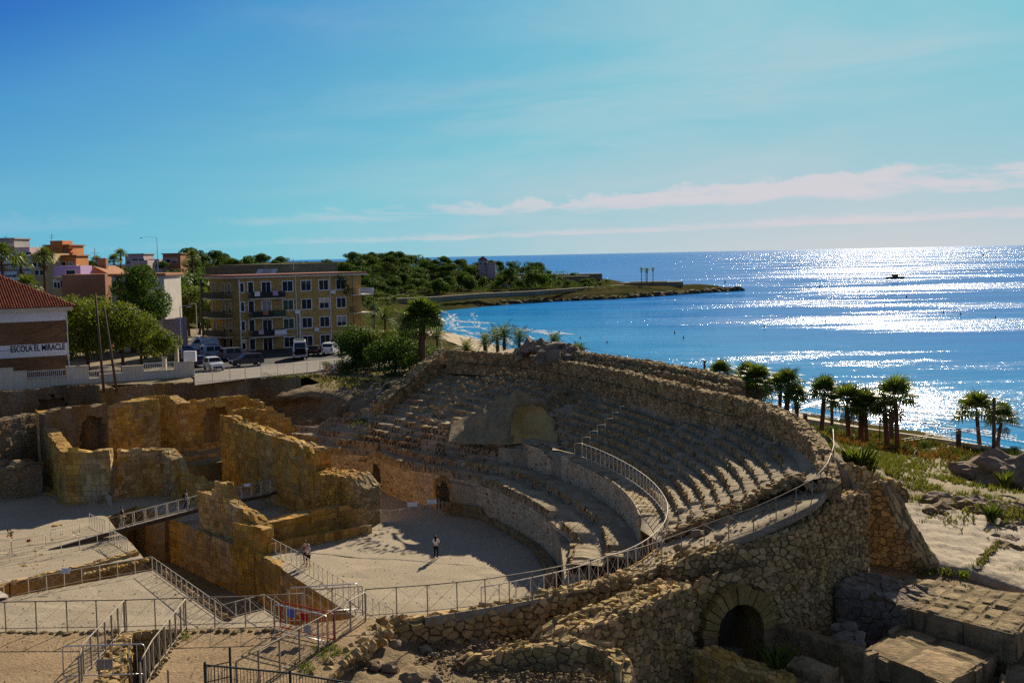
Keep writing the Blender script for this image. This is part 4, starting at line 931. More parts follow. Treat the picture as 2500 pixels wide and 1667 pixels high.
# arched opening: voussoirs standing in front of a dark vault
ARCH = thing('stone_arch', 'round arch of long ochre wedge stones over a dark vaulted opening', 'arch', P(1810, 1560, 3))
ac = P(1806, 1545, 4.15); ax = Vector((.93, .37, 0)).normalized(); an = Vector((ax.y, -ax.x, 0))
def arcpt(t, r, o): return ac+ax*(-math.cos(t)*r)+Vector((0, 0, math.sin(t)*r*1.12))+an*o
nV = 15
for i in range(nV):
    t0, t1 = math.pi*i/nV+.012, math.pi*(i+1)/nV-.012; pr = rnd.uniform(0, .08); r1 = 2.02+rnd.uniform(-.05, .08); v = MB()
    v.add([arcpt(t, r_, o) for o in (-.55, .10+pr) for t, r_ in ((t0, 1.27), (t1, 1.27), (t1, r1), (t0, r1))], ((0, 1, 2, 3), (7, 6, 5, 4), (0, 4, 5, 1), (1, 5, 6, 2), (2, 6, 7, 3), (3, 7, 4, 0))); v.build('arch_stone', M['archstone'], ARCH)
for sg in (-1, 1):
    for k in range(4):
        v = MB(); c = ac+ax*(sg*1.63)-Vector((0, 0, .3+.6*k))-an*.2; v.box(c, (.74, .66, .58), math.atan2(ax.y, ax.x)); v.build('jamb_stone', M['block'], ARCH)
v = MB(); pro = [arcpt(math.pi*i/14, 1.28, 0) for i in range(15)]; pro = [pro[0]-Vector((0, 0, 2.6))]+pro+[pro[-1]-Vector((0, 0, 2.6))]
v.grid([[p-an*.5 for p in pro], [p-an*2.6 for p in pro], [p-an*5.5 for p in pro]]); v.add([p-an*5.5 for p in pro], [tuple(range(len(pro)))]); v.build('vault', M['ochrecore'], ARCH)
SP = thing('spandrel_wall', 'patch of rubble packed around the crown of the stone arch', 'wall', P(1806, 1430, 6))
items = []; q = random.Random(77)
for poly in cells_rubble(7.2, -2.6, 4.4, .34, .24, q):
    cx = sum(p[0] for p in poly)/len(poly)-3.6; cy = sum(p[1] for p in poly)/len(poly); t = cy/1.12
    if (math.hypot(cx, t) < 2.10 and cy > 0) or (abs(cx) < 2.05 and cy <= 0) or cy > 2.9+.14*cx: continue
    g = stone_geo(poly, lambda a, b, o: ac+ax*(a-3.6)+Vector((0, 0, b))+an*(o-.42), q, .06, .022, .12, 1.0)
    if g: items.append(g)
lay(SP, items, M['rubble'], 'stone', 300, 6)
mb = MB(); F_ = lambda a, b: ac+ax*a+Vector((0, 0, b))-an*.45
ring = [(-2.0*math.cos(math.pi*i/12), 2.25*math.sin(math.pi*i/12)) for i in range(13)]
out = [(-3.6, 0), (-3.6, 1.2), (-3.6, 2.4), (-2.8, 2.6), (-1.9, 2.65), (-1, 2.8), (0, 2.95), (1, 3.0), (1.9, 3.2), (2.8, 3.3), (3.6, 3.3), (3.6, 1.2), (3.6, 0)]
mb.grid([[F_(*p) for p in [(-2.0, -2.6)]+ring+[(2.0, -2.6)]], [F_(*p) for p in [(-3.6, -2.6)]+out+[(3.6, -2.6)]]]); mb.build('wall_core', M['mortar'], SP)
def inside(p):                                   # on the arena floor and not over the sunken passage
    def pip(poly):
        r = False; j = len(poly)-1
        for i in range(len(poly)):
            a, b = poly[i], poly[j]
            if (a.y > p.y) != (b.y > p.y) and p.x < (b.x-a.x)*(p.y-a.y)/(b.y-a.y)+a.x: r = not r
            j = i
        return r
    return pip(ar) and not pip(PIT)
# ================================================================== RUINS LEFT OF THE ARENA
def ruin(label, pts, z0, ztop, name='ruined_wall', cat='ruined wall', **k):
    T = thing(name, label, cat, (pts[0].x, pts[0].y, 0), k.pop('group', None)); pa = wall(T, pts, z0, ztop, **k)
    if not callable(z0) and all(abs(z0-p.z) < .45 for p in pts):
        g = random.Random(k.get('seed', 1)+900); mb = MB(); sd = k.get('side', 1)
        for _ in range(int(pa.L*7)):
            s = g.random()*pa.L; q, al, nr = pa.at(s); i = min(len(pts)-2, max(0, next((j for j in range(len(pa.d)-1) if pa.d[j+1] >= s), 0))); zb = pts[i].z
            r = .04+.16*g.random()**3; p = q+nr*(sd*(.05+.9*g.random()**2)); mb.ball((p.x, p.y, zb+r*.3), (r*g.uniform(.9, 1.5), r*g.uniform(.8, 1.2), r*.7), 5, 3, 0, .35, g.random())
        mb.build('fallen_rubble', M[k.get('m', 'rubble')], T, kind='stuff')
    return T
A = dict(style='course', skip=.07, top='rubble', m='ochre', core='ochrecore', proud=.055, gap=.024)
ruin('long retaining wall of dark weathered rubble behind the ruins, below the white school fence', [P(-60, 975, 7.9), P(0, 957, 7.9), P(217, 942, 7.9), P(246, 947, 7.9)], 0, [(0, 7.9), (.7, 7.9), (.9, 8.0), (1, 7.8)], name='retaining_wall', cat='wall',
     thick=1.5, w=.7, h=.42, m='oldwall', core='oldwall', seed=51, rag=.12, cap=160, minpx=6, holes=((12.7-1.9, 12.7+1.9, 0, 5.2, 'arch'),), proud=.05)
ruin('retaining wall with a pale flat coping below the car park fence', [P(249, 955, 7.8), P(378, 942, 7.8), P(480, 937, 7.9), P(611, 927, 7.9), P(734, 919, 7.9)], .5, 7.95, name='retaining_wall', cat='wall',
     thick=.9, w=.65, h=.4, m='oldwall', core='oldwall', seed=52, rag=.05, cap=160, minpx=6, proud=.05, top='course')
arch_p = [P(108, 1007, 7.2), P(255, 990, 7.3), P(262, 989, 7.3)]
ruin('tall weathered wall with a dark round-headed archway', arch_p, .5, [(0, 6.9), (.3, 7.4), (1, 7.3)], thick=1.5, side=1, seed=53, w=.6, h=.4, rag=.25, m='oldwall', core='oldwall', style='course', proud=.03, cap=200, minpx=6,
     holes=((Path(arch_p).L-3.15, Path(arch_p).L-.35, .5, 5.0, 'arch'),))
ruin('square ochre tower stump beside the dark archway', [P(262, 1003, 7.3), P(326, 1000, 7.6)], .3, [(0, 7.7), (.5, 8.4), (1, 8.3)], name='tower_stump', cat='ruined tower', thick=3.4, seed=54, w=.7, h=.42, rag=.18, cap=150, minpx=6, **A)
ruin('ochre corner wall with stepped tops and a round drain hole low on its face', [P(93, 1150, 0), P(156, 1232, 0), P(272, 1228, 0)], -.2, [(0, 6.6), (.22, 6.2), (.3, 5.6), (.45, 5.3), (.66, 5.0), (.8, 4.9), (1, 4.9)], thick=1.3, seed=55, w=.75, h=.48, rag=.16, cap=240, minpx=6, **A)
hb = MB(); hc = P(163, 1196, 1.2)+Vector((.6, -.7, .1)); hb.tube([hc, hc+Vector((.0, -.12, 0))], .34, 4); hb.tube([hc+Vector((0, -.05, 0)), hc+Vector((0, -.14, 0))], .13, 10, 1); single(hb, 'drain_stone', [M['block'], M['black']], 'pale square stone with a round black hole set in the ochre corner wall', 'drain stone')
ruin('ochre stub wall with a lit left edge in front of the sunken court', [P(292, 1215, 0), P(395, 1207, 0), P(440, 1222, 0), P(492, 1238, 0)], -.2, [(0, 4.4), (.3, 4.4), (.48, 3.7), (.56, 2.4), (.8, 2.2), (1, 1.9)], thick=1.5, seed=56, w=.7, h=.45, rag=.25, cap=200, minpx=6, **A)
ruin('rear court wall with a small square window hole', [P(325, 1085, 2.5), P(407, 1080, 2.5)], 1.2, [(0, 7.4), (1, 7.6)], thick=1.0, seed=57, w=.8, h=.5, rag=.08, cap=150, minpx=6, holes=((.5, 1.7, 5.4, 6.6, 'rect'),), **A)
ruin('short ochre return wall joining the windowed wall and the blind arch', [P(407, 1080, 2.5), P(440, 1094, 2.5)], 1.2, [(0, 7.6), (1, 7.2)], thick=1.3, seed=58, w=.8, h=.5, rag=.10, cap=60, minpx=6, **A)
na = [P(440, 1094, 2.5), P(492, 1090, 2.5), P(600, 1078, 2.5), P(648, 1072, 2.6)]
ruin('ochre wall with a large blind arch and a ragged top', na, 1.2, [(0, 7.2), (.5, 7.4), (.75, 7.5), (1, 6.6)], thick=1.5, seed=59, w=.8, h=.5, rag=.25, cap=150, minpx=6, holes=((2.4, 5.7, 1.2, 5.1, 'arch'), (6.9, 7.7, 5.0, 6.3, 'rect')), **A)
ruin('stepped coursed wall closing the far end of the nave', [Vector((-28.4, 124.6, 0)), P(722, 1092, 2.6)], 0, [(0, 6.9), (.3, 7.0), (.7, 6.6), (.85, 5.8), (1, 4.3)], thick=1.2, seed=60, w=.8, h=.45, rag=.3, cap=160, minpx=6, **A)
nave = [P(543, 1176, 0), P(600, 1200, 0), P(700, 1240, 0), P(770, 1270, 0)]
ruin('long ochre nave wall of the ruined church, with a crumbling top', nave, -.2, [(0, 6.7), (.25, 6.4), (.6, 6.1), (1, 5.9)], name='church_wall', thick=1.6, seed=61, w=1.0, h=.55, rag=.35, cap=260, minpx=6, **A)
ruin('broad pier of small squared rubble at the end of the nave wall', [P(770, 1278, 0), P(888, 1290, 0)], -.1, [(0, 4.3), (.4, 4.2), (.8, 4.1), (1, 3.3)], name='church_pier', cat='ruined pier', thick=2.6, seed=62, w=.46, h=.30, rag=.22, cap=280, minpx=5, style='rubble', m='ochre', core='ochrecore', proud=.08, gap=.03)
ruin('low front wall of big ochre blocks along the edge of the arena', [P(640, 1336, 0), P(760, 1315, 0), P(890, 1290, 0)], -.1, [(0, 1.8), (.5, 2.0), (.85, 2.0), (1, 1.5)], name='church_wall', thick=1.6, seed=63, w=1.05, h=.5, rag=.08, cap=120, minpx=5, **dict(A, top='course'))
ruin('lower plinth course of ochre blocks at the foot of the front wall', [P(655, 1350, 0), P(772, 1328, 0), P(908, 1300, 0)], -.1, .55, name='wall_plinth', cat='plinth', thick=.9, seed=64, w=1.1, h=.6, rag=.03, cap=60, minpx=5, **dict(A, top='course'))
ruin('broken ochre wall descending to the right with a standing stub pillar', [P(486, 1292, 0), P(548, 1312, 0), P(640, 1340, 0)], -.1, [(0, 3.0), (.28, 3.4), (.3, 4.3), (.42, 4.3), (.45, 3.3), (.7, 2.6), (1, 1.7)], name='church_wall', thick=1.1, seed=65, w=.7, h=.42, rag=.22, cap=160, minpx=5, **A)
ruin('buttress of two large ochre blocks at the corner of the broken church wall', [P(572, 1338, 0), P(640, 1352, 0)], -.1, [(0, 1.9), (1, 1.8)], name='church_buttress', cat='buttress', thick=1.2, seed=66, w=.9, h=.6, rag=.05, cap=30, minpx=5, **dict(A, top='course'))
ruin('dark retaining wall in the shadow at the far left edge', [P(-70, 1225, 0), P(105, 1205, 0)], -.2, [(0, 2.9), (1, 2.7)], name='ruined_wall', thick=6, seed=67, w=.6, h=.42, rag=.12, m='oldwall', core='oldwall', style='rubble', cap=160, minpx=6)
ruin('stained wall standing in shadow left of the corner wall', [P(-60, 1160, 2.2), P(94, 1148, 1.0)], .5, [(0, 7.2), (1, 6.8)], name='ruined_wall', thick=1.5, seed=68, w=.7, h=.45, rag=.2, m='oldwall', core='oldwall', style='course', cap=160, minpx=6)
for i, (x, y, r) in enumerate(((8, 1133, .65), (42, 1135, .9), (25, 1142, .4), (52, 1142, .45))):
    tag(boulder(P(x, y, 3.0), r, 'block', 120+i, None, 'fallen_block', .7, 2, .35), ('sunlit fallen block at the very left edge on the dark ledge', 'largest sunlit fallen block on the dark ledge', 'smallest sunlit fallen stone on the dark ledge', 'rightmost sunlit fallen stone on the dark ledge')[i], 'fallen block', 'fallen blocks on the ledge')
for i, (a, b, z, h, lb) in enumerate(((( 425, 1135), (545, 1122), 1.6, 2.15, 'lowest worn stone step in the shaded court'), ((430, 1112), (548, 1100), 1.8, 2.7, 'middle worn stone step in the shaded court'), ((380, 1098), (470, 1090), 1.9, 3.0, 'ledge of long blocks below the blind arch wall'), ((108, 1168), (150, 1150), .6, 2.2, 'low shaded wall stump behind the ochre corner wall'), ((560, 1150), (600, 1172), .5, 1.6, 'low ochre footing at the foot of the nave wall'))):
    ruin(lb, [P(*a, z), P(*b, z)], z-1.2, h, name='low_wall', cat='low wall', thick=.9, seed=140+i, w=.9, h=.4, rag=.12, cap=40, minpx=5, **A)
# walls lining the sunken passage
ruin('deep ochre ashlar wall lining the sunken passage under the church', [P(330, 1237, 0), P(400, 1263, 0), P(577, 1337, 0)], -3.7, -.02, name='passage_wall', cat='wall', thick=1.2, seed=71, w=1.1, h=.56, rag=.03, cap=220, minpx=5, **dict(A, top='course'))
ruin('ashlar return of the sunken passage beside a dark drainpipe', [P(577, 1337, 0), P(620, 1345, 0)], -3.7, -.02, name='passage_wall', cat='wall', thick=1.0, seed=72, w=1.0, h=.56, rag=.03, cap=60, minpx=5, **dict(A, top='course'))
ruin('rough ochre wall lining the sunken passage below the two visitors', [P(622, 1347, 0), P(700, 1398, 0), P(780, 1448, 0), P(868, 1506, 0)], -3.7, [(0, -.05), (.25, -.05), (.4, -.35), (1, -.3)], name='passage_wall', cat='wall', thick=1.0, seed=73, w=1.2, h=.7, rag=.10, cap=120, minpx=5, **A)
ruin('pale rendered pier under the footbridge in the sunken passage', [P(355, 1262, 0), P(402, 1270, 0)], -3.7, -.1, name='bridge_pier', cat='pier', thick=.8, seed=74, rag=.02, style=None, core='oldwall', top=False)
ruin('rubble lip of the narrow trench in front of the railings', [P(-60, 1450, 0), P(25, 1427, 0), P(200, 1386, 0), P(340, 1355, 0)], -1.8, [(0, .02), (.6, .05), (1, .25)], name='trench_wall', cat='wall', thick=.7, seed=75, w=.5, h=.3, rag=.12, cap=200, minpx=5, m='ochre', core='ochrecore', style='rubble', proud=.06)
mb = MB(); mb.tube([P(621, 1347, .05), P(621, 1347, -3.6)-Vector((0, .02, 0))], .06, 8); single(mb, 'drainpipe', M['darkiron'], 'dark vertical pipe in the corner of the sunken passage', 'pipe', None, True)
q = random.Random(8)
for i in range(26):                              # stones left along the passage edge
    t = i/25; p = P(378+t*160, 1396+t*120, .02)+Vector((.45, .3, 0))
    tag(boulder(p, q.uniform(.15, .32), 'block', 200+i, None, 'edge_stone', .6, 1, .3), 'loose flat stone along the edge of the sunken passage below the white railing', 'stone', 'edge stones of the passage')
for i in range(14):
    t = i/13; p = P(205+t*150, 1402-t*34, .05)
    tag(boulder(p, q.uniform(.18, .36), 'ochre', 240+i, None, 'edge_stone', .6, 1, .3), 'ochre stone on the near lip of the trench', 'stone', 'edge stones of the trench')
for i, (x, y) in enumerate(((75, 1330), (88, 1346), (135, 1283), (150, 1281), (92, 1378), (60, 1381), (128, 1316), (104, 1354))):
    tag(boulder(P(x, y, 0), q.uniform(.10, .28), 'ochre', 270+i, None, 'loose_stone', .5, 1, .4), 'small stone lying on the sunny sand near the foot of the footbridge', 'stone', 'stones by the footbridge')
# rough ground and low walls between the church and the stand
ruin('low curved rubble wall with a pipe end, crossing the rough ground', [P(772, 962, 6.0), P(830, 985, 5.4), P(862, 1010, 5.0)], 3, [(0, 6.5), (1, 5.6)], name='low_wall', cat='low wall', thick=.7, seed=81, w=.5, h=.32, rag=.15, m='seatstone', cap=80, minpx=5)
ruin('low rubble wall stepping down below the handrail stairs', [P(862, 975, 6.4), P(905, 990, 6.0), P(955, 1012, 5.8)], 4, [(0, 7.1), (1, 6.6)], name='low_wall', cat='low wall', thick=.8, seed=82, w=.5, h=.32, rag=.18, m='seatstone', cap=80, minpx=5)
ruin('low straight wall with a flat top at the foot of the rough ground', [P(715, 1072, 3.2), P(890, 1090, 3.2)], 2.2, 4.1, name='low_wall', cat='low wall', thick=.7, seed=83, w=.5, h=.3, rag=.06, m='seatstone', cap=80, minpx=5, top='course')
ruin('short ridge of rubble between two patches of dry ground', [P(735, 1050, 3.6), P(830, 1022, 4.4)], 2.8, [(0, 4.3), (1, 5.2)], name='low_wall', cat='low wall', thick=.7, seed=84, w=.5, h=.3, rag=.15, m='seatstone', cap=60, minpx=5)
tag(boulder(P(692, 976, 6), .8, 'block', 301, None, 'stone_post', 1.3, 2, .15), 'upright pale stone at the top of the ragged stub wall', 'stone')
pb = MB(); c = P(842, 1003, 5.6); pb.tube([c+Vector((-.2, -.9, 0)), c+Vector((.1, .4, .1))], .62, 12); single(pb, 'pipe_end', M['mortar'], 'dark round pipe mouth sticking out of the low curved wall', 'pipe', None, True)
loft_sheet('rough_bank', [[P(640, 980, 7.0), P(735, 945, 7.6), P(850, 925, 7.9), P(960, 935, 7.6)], [P(690, 1000, 5.2), P(770, 985, 5.8), P(860, 985, 6.4), P(955, 1000, 6.4)], [P(715, 1040, 3.9), P(790, 1035, 4.2), P(870, 1040, 4.6), P(950, 1030, 5.6)], [P(715, 1066, 3.3), P(800, 1070, 3.4), P(880, 1080, 3.6), P(940, 1070, 4.3)]], 'gravel', 30, 6, .25, .6)
pebbles('arena_pebbles', lambda a, b: P(640+a*720, 1250+b*250, .02) if inside(P(640+a*720, 1250+b*250, 0)) else None, 900, 'dust', lambda p: p.z, .015, .05, 41)
pebbles('sandy_pebbles', lambda a, b: P(-20+a*560, 1290+b*240, .02) if inside(P(-20+a*560, 1290+b*240, 0)) else None, 700, 'dust', lambda p: p.z, .015, .06, 42)
# ================================================================== FOREGROUND TERRACE
SLIT = [P(322, 1549, 7.6), P(433, 1543, 7.6), P(368, 1640, 7.6), P(335, 1720, 7.6), P(262, 1720, 7.6), P(298, 1640, 7.6)]
ter = [P(-140, 1545, 7.62), P(27, 1540, 7.62), P(165, 1542, 7.62), P(310, 1540, 7.62), P(450, 1534, 7.62), P(600, 1530, 7.62), P(700, 1527, 7.62), P(905, 1506, 7.62), P(930, 1528, 7.6), P(895, 1575, 7.6), P(830, 1625, 7.6), P(760, 1700, 7.6), P(700, 1790, 7.6), P(-200, 1790, 7.6)]
poly_sheet('near_terrace', ter, [SLIT], 'terrace', cell=1.1, amp=.05)
mb = MB(); mb.grid([[p for p in ter], [p-Vector((0, 0, 8)) for p in ter]]); mb.build('terrace_side', M['mortar'])['kind'] = 'structure'
mb = MB(); s2 = SLIT+[SLIT[0]]; mb.grid([[p for p in s2], [p-Vector((0, 0, 4)) for p in s2]]); mb.add([p-Vector((0, 0, 4)) for p in SLIT], [tuple(range(len(SLIT)))]); mb.build('slit_side', M['mortar'])['kind'] = 'structure'
ruin('pale rubble side of the deep narrow slit in the terrace', [P(262, 1720, 7.6), P(298, 1640, 7.6), P(322, 1551, 7.6)], 4.2, 7.62, name='slit_wall', cat='wall', thick=.8, seed=91, w=.32, h=.24, rag=.05, cap=200, minpx=6, m='rubble', side=1)
ruin('far ashlar end of the deep narrow slit in the terrace', [P(324, 1549, 7.6), P(432, 1543, 7.6)], 4.2, 7.6, name='slit_wall', cat='wall', thick=.5, seed=92, w=.6, h=.4, rag=.03, cap=40, minpx=6, **A)
pebbles('terrace_pebbles', lambda a, b: P(-20+a*920, 1535+b*132, 7.62) if b > .02 and not (.28 < a < .5) else None, 1700, 'gravel', lambda p: p.z, .006, .03, 43)
q = random.Random(18)
for i in range(34):
    t = i/33; p = P(30+t*640, 1545-5*t+q.uniform(-3, 3), 7.62); 
    if 300 < 30+t*640 < 330: continue
    tag(boulder(p, q.uniform(.09, .22), 'block', 320+i, None, 'edge_stone', .6, 1, .35), 'pale stone half buried along the terrace edge under the front railing', 'stone', 'edge stones of the terrace')
for i in range(16):
    t = i/15; p = P(440-t*66+q.uniform(-5, 5), 1548+t*105, 7.62); tag(boulder(p, q.uniform(.10, .20), 'block', 360+i, None, 'edge_stone', .6, 1, .35), 'pale stone beside the slit under the diagonal railing', 'stone', 'edge stones of the slit')
RID = thing('stone_border', 'crooked border of upright rubble stones curving down the edge of the terrace', 'stone border', P(880, 1580, 7.6))
for i in range(95):
    t = i/94; a = curve([P(930, 1530, 7.5), P(905, 1560, 7.5), P(868, 1590, 7.5), P(815, 1625, 7.5), P(770, 1662, 7.5)], 100)[min(99, int(t*99))]
    boulder(a+Vector((q.uniform(-.35, .45), q.uniform(-.3, .3), q.uniform(-.25, .08))), q.uniform(.12, .26), 'rubble', 400+i, RID, 'stone', 1.0, 1, .35)
loft_sheet('gravel_hollow', [[P(925, 1545, 7.1), P(1050, 1572, 6.35), P(1250, 1565, 6.2), P(1480, 1520, 6.0)], [P(870, 1590, 7.2), P(1000, 1612, 6.55), P(1200, 1590, 6.3), P(1420, 1560, 6.1)], [P(800, 1640, 7.2), P(960, 1650, 6.8), P(1120, 1630, 6.5), P(1360, 1610, 6.1)], [P(730, 1720, 7.3), P(900, 1740, 6.9), P(1150, 1740, 6.6), P(1420, 1700, 6.0)]], 'gravel', 60, 10, .16, 1.2)
pebbles('gravel_stones', lambda a, b: P(860+a*620, 1555+b*130, 6.55)+Vector((0, 0, 0)), 2600, 'gravel', lambda p: p.z-.03, .02, .10, 31)
for i, (x, y, r, z) in enumerate(((962, 1572, .3, 6.8), (952, 1630, .42, 6.9), (915, 1625, .35, 7.0), (1005, 1655, .5, 6.8), (1065, 1660, .3, 6.7), (1060, 1600, .25, 6.5), (1165, 1572, .3, 6.3), (1040, 1585, .28, 6.5))):
    tag(boulder(P(x, y, z), r, 'boulder', 500+i, None, 'boulder', .7, 2, .4), 'rough fallen stone in the gravel hollow, '+('near the stone border, upper', 'near the stone border, middle', 'touching the stone border', 'at the bottom edge, left one', 'at the bottom edge, right one', 'in the middle of the hollow', 'in the shadow of the rubble wall', 'between border and shadow')[i], 'boulder', 'fallen stones in the gravel hollow')
ruin('low crumbling wall curving through the gravel hollow', [P(1130, 1628, 6.7), P(1265, 1600, 6.8), P(1375, 1596, 6.8), P(1450, 1606, 6.6), P(1490, 1640, 6.4), P(1505, 1690, 6.2)], 5.0, [(0, 6.8), (.3, 7.05), (.6, 7.1), (.85, 6.7), (1, 6.3)], name='rubble_wall', cat='wall', thick=.8, seed=93, w=.36, h=.28, rag=.16, cap=260, minpx=6)
# bottom right: foundations
mb = MB(); mb.add([(3, 25, 2.0), (75, 25, 2.0), (75, 105, 2.0), (23, 105, 2.0), (18.5, 67, 2.0), (3, 60, 2.0)], [(0, 1, 2, 3, 4, 5)]); mb.build('excavated_floor', M['mortar'])['kind'] = 'structure'
ruin('long low wall running out from the arch in shadow, with a dark flat top', [P(1868, 1522, 4.2), P(2000, 1568, 4.2), P(2112, 1606, 4.1)], 1.5, 4.2, name='foundation_wall', cat='wall', thick=1.0, seed=94, w=.55, h=.38, rag=.06, cap=160, minpx=6, m='block', core='oldwall', style='course', top='rubble', proud=.05)
ruin('low rubble wall in front of the arch with a sunlit flat top', [P(1692, 1592, 4.3), P(1762, 1618, 4.3), P(1850, 1652, 4.2), P(1880, 1672, 4.1)], 1.8, [(0, 4.35), (1, 4.2)], name='foundation_wall', cat='wall', thick=1.4, seed=95, w=.42, h=.28, rag=.08, cap=200, minpx=6, style='rubble', m='ochre', core='ochrecore', proud=.06)
for i, (x, y, z, r) in enumerate(((2050, 1535, 4.4, .35), (2075, 1530, 4.6, .4), (2095, 1552, 4.3, .38), (2065, 1552, 4.3, .4), (2100, 1570, 4.1, .35), (2045, 1558, 4.25, .28), (2080, 1570, 4.1, .3))):
    tag(boulder(P(x, y, z), r, 'boulder', 520+i, None, 'boulder', .75, 2, .4), ('back left', 'top', 'right', 'front middle', 'lowest right', 'leftmost', 'front right')[i]+' boulder of the small sunlit heap on the dark foundation wall', 'boulder', 'heap of boulders on the foundation wall')
def ashlar_mass(label, quad, z1, z0, nu, nv, seed, name='foundation_block', top_m='block', course=2):
    """Plan quad (far left, far right, near right, near left): blocks over the top, courses down the sides, each a stone."""
    T = thing(name, label, 'foundation', (quad[0].x, quad[0].y, z0)); g = random.Random(seed); a, b, c, d = [flat(p) for p in quad]
    mb = MB(); mb.prism([(p.x, p.y) for p in ((a+(c-a)*.01), (b+(d-b)*.01), (c+(a-c)*.01), (d+(b-d)*.01))], z0, z1-.05); mb.build('wall_core', M['mortar'], T)
    us = [0]+sorted([(i+g.uniform(-.2, .2))/nu for i in range(1, nu)])+[1]
    items = []
    for i in range(nu):
        vs = [0]+sorted([(k+g.uniform(-.25, .25))/nv for k in range(1, nv)])+[1]
        for k in range(nv):
            f = lambda x, y, o: (a.lerp(b, x).lerp(d.lerp(c, x), y))+Vector((0, 0, z1-.04+o))
            e = .006
            po = [(us[i]+e, vs[k]+e), (us[i+1]-e, vs[k]+e), (us[i+1]-e, vs[k+1]-e), (us[i]+e, vs[k+1]-e)]
            mb = MB(); n = 7; hh = g.uniform(.02, .10); G = []
            for s in range(n):
                row = []
                for t in range(n):
                    x = po[0][0]+(po[1][0]-po[0][0])*s/(n-1); y = po[0][1]+(po[3][1]-po[0][1])*t/(n-1); p = f(x, y, hh); ed = min(s, n-1-s, t, n-1-t)
                    row.append(p+Vector((.03*N3(p.x*2, p.y*2, 1), .03*N3(p.x*2, p.y*2, 5), .07*fbm(p.x, p.y, seed, 1.6)-(.10 if ed == 0 else 0))))
                G.append(row)
            mb.grid(G); rim_ = [(s, 0) for s in range(n)]+[(n-1, t) for t in range(1, n)]+[(s, n-1) for s in range(n-2, -1, -1)]+[(0, t) for t in range(n-2, 0, -1)]
            mb.grid([[G[s][t] for s, t in rim_]+[G[0][0]], [G[s][t]-Vector((0, 0, .3)) for s, t in rim_]+[G[0][0]-Vector((0, 0, .3))]]); mb.build('top_block', M[top_m], T)
    for p, q_ in ((d, c), (a, d), (c, b)):
        L = (q_-p).length; al = (q_-p).normalized(); nr = Vector((al.y, -al.x, 0)); items = []
        for poly in cells_course(L, z0, z1-.02, 1.35, (z1-z0)/course, g, .4):
            r = stone_geo(poly, lambda x, y, o: p+al*x+nr*(o-.0)+Vector((0, 0, y)), g, .05, .03, .17, 1.0)
            if r: items.append(r)
        lay(T, items, M[top_m], 'side_block', 60, 6)
    return T
ashlar_mass('platform of big squared blocks beside the pale bedrock', [P(2222, 1408, 4.9), P(2560, 1462, 4.8), P(2475, 1555, 4.8), P(2130, 1462, 4.9)], 4.95, 1.8, 8, 4, 3, 'block_platform')
ashlar_mass('single broad flat-topped foundation slab with a cracked surface', [P(2204, 1526, 4.05), P(2428, 1592, 4.05), P(2315, 1668, 4.05), P(2112, 1582, 4.05)], 4.05, 1.6, 2, 2, 4, 'foundation_slab')
ashlar_mass('low flat foundation top at the bottom edge, right of the arch', [P(1925, 1622, 3.9), P(2055, 1652, 3.9), P(1990, 1725, 3.9), P(1830, 1672, 3.9)], 3.95, 1.6, 2, 1, 5, 'foundation_slab')
ashlar_mass('small raised block on the low foundation top', [P(1965, 1600, 4.3), P(2042, 1630, 4.3), P(2000, 1652, 4.3), P(1925, 1618, 4.3)], 4.35, 3.6, 1, 1, 6, 'raised_block', course=1)
ashlar_mass('dark block pier at the bottom right corner', [P(2480, 1490, 4.4), P(2600, 1530, 4.4), P(2560, 1720, 4.2), P(2440, 1690, 4.2)], 3.6, 1.6, 1, 2, 7, 'block_pier')
ruin('dark rubble core wall between the high wall and the block platform', [P(2040, 1445, 5.0), P(2140, 1480, 4.6), P(2215, 1500, 4.6)], 2.0, [(0, 5.4), (1, 4.9)], name='rubble_core', cat='wall', thick=3.2, seed=96, w=.5, h=.36, rag=.2, cap=120, minpx=6, m='boulder')
# ================================================================== RAILINGS, BRIDGE
def PP(z, *px): return [P(*p, z) for p in px]
rail('long bronze railing on top of the rubble wall in front of the arena', [P(893, 1509, 7.6), P(1050, 1497, 7.55), P(1173, 1484, 7.5), P(1300, 1462, 7.35), P(1400, 1440, 7.2), P(1500, 1415, 7.05), P(1571, 1395, 7.0), P(1650, 1366, 7.2), P(1720, 1339, 7.6), P(1850, 1295, 8.6), P(1930, 1258, 9.2), P(1990, 1225, 9.6), P(2022, 1185, 10.0), P(2036, 1140, 10.1), P(2034, 1096, 10.1)], 1.2, 1.3, 'raildark')
rail('curved cream railing sweeping round the end of the upper seat rows', [p+Vector((0, 0, .0)) for p in curve([P(1421, 1118, 6.4), P(1480, 1143, 6.4), P(1545, 1180, 6.4), P(1588, 1214, 6.4), P(1614, 1244, 6.4), P(1630, 1278, 6.4), P(1625, 1320, 6.3), P(1600, 1352, 6.25), P(1571, 1376, 6.3), P(1534, 1396, 6.35), P(1480, 1416, 6.4), P(1400, 1446, 6.6), P(1275, 1478, 6.9), P(1176, 1498, 7.0)], 44)], 1.15, .95, 'rail')
rail('front railing along the far edge of the sandy terrace', PP(7.62, (-60, 1542), (165, 1538), (310, 1536), (450, 1531), (600, 1527), (742, 1520)), 1.2, 1.25, 'raildark')
rail('short bronze railing closing the gap beside the metal barriers', PP(7.6, (738, 1512), (886, 1500)), 1.2, 1.25, 'raildark')
rail('diagonal bronze railing in front of the metal barriers', PP(7.6, (579, 1700), (684, 1640), (778, 1587), (893, 1516)), 1.2, 1.25, 'raildark', post=.06)
rail('diagonal railing left of the deep slit', PP(7.62, (196, 1690), (206, 1652), (305, 1538)), 1.2, .9, 'raildark', post=.06)
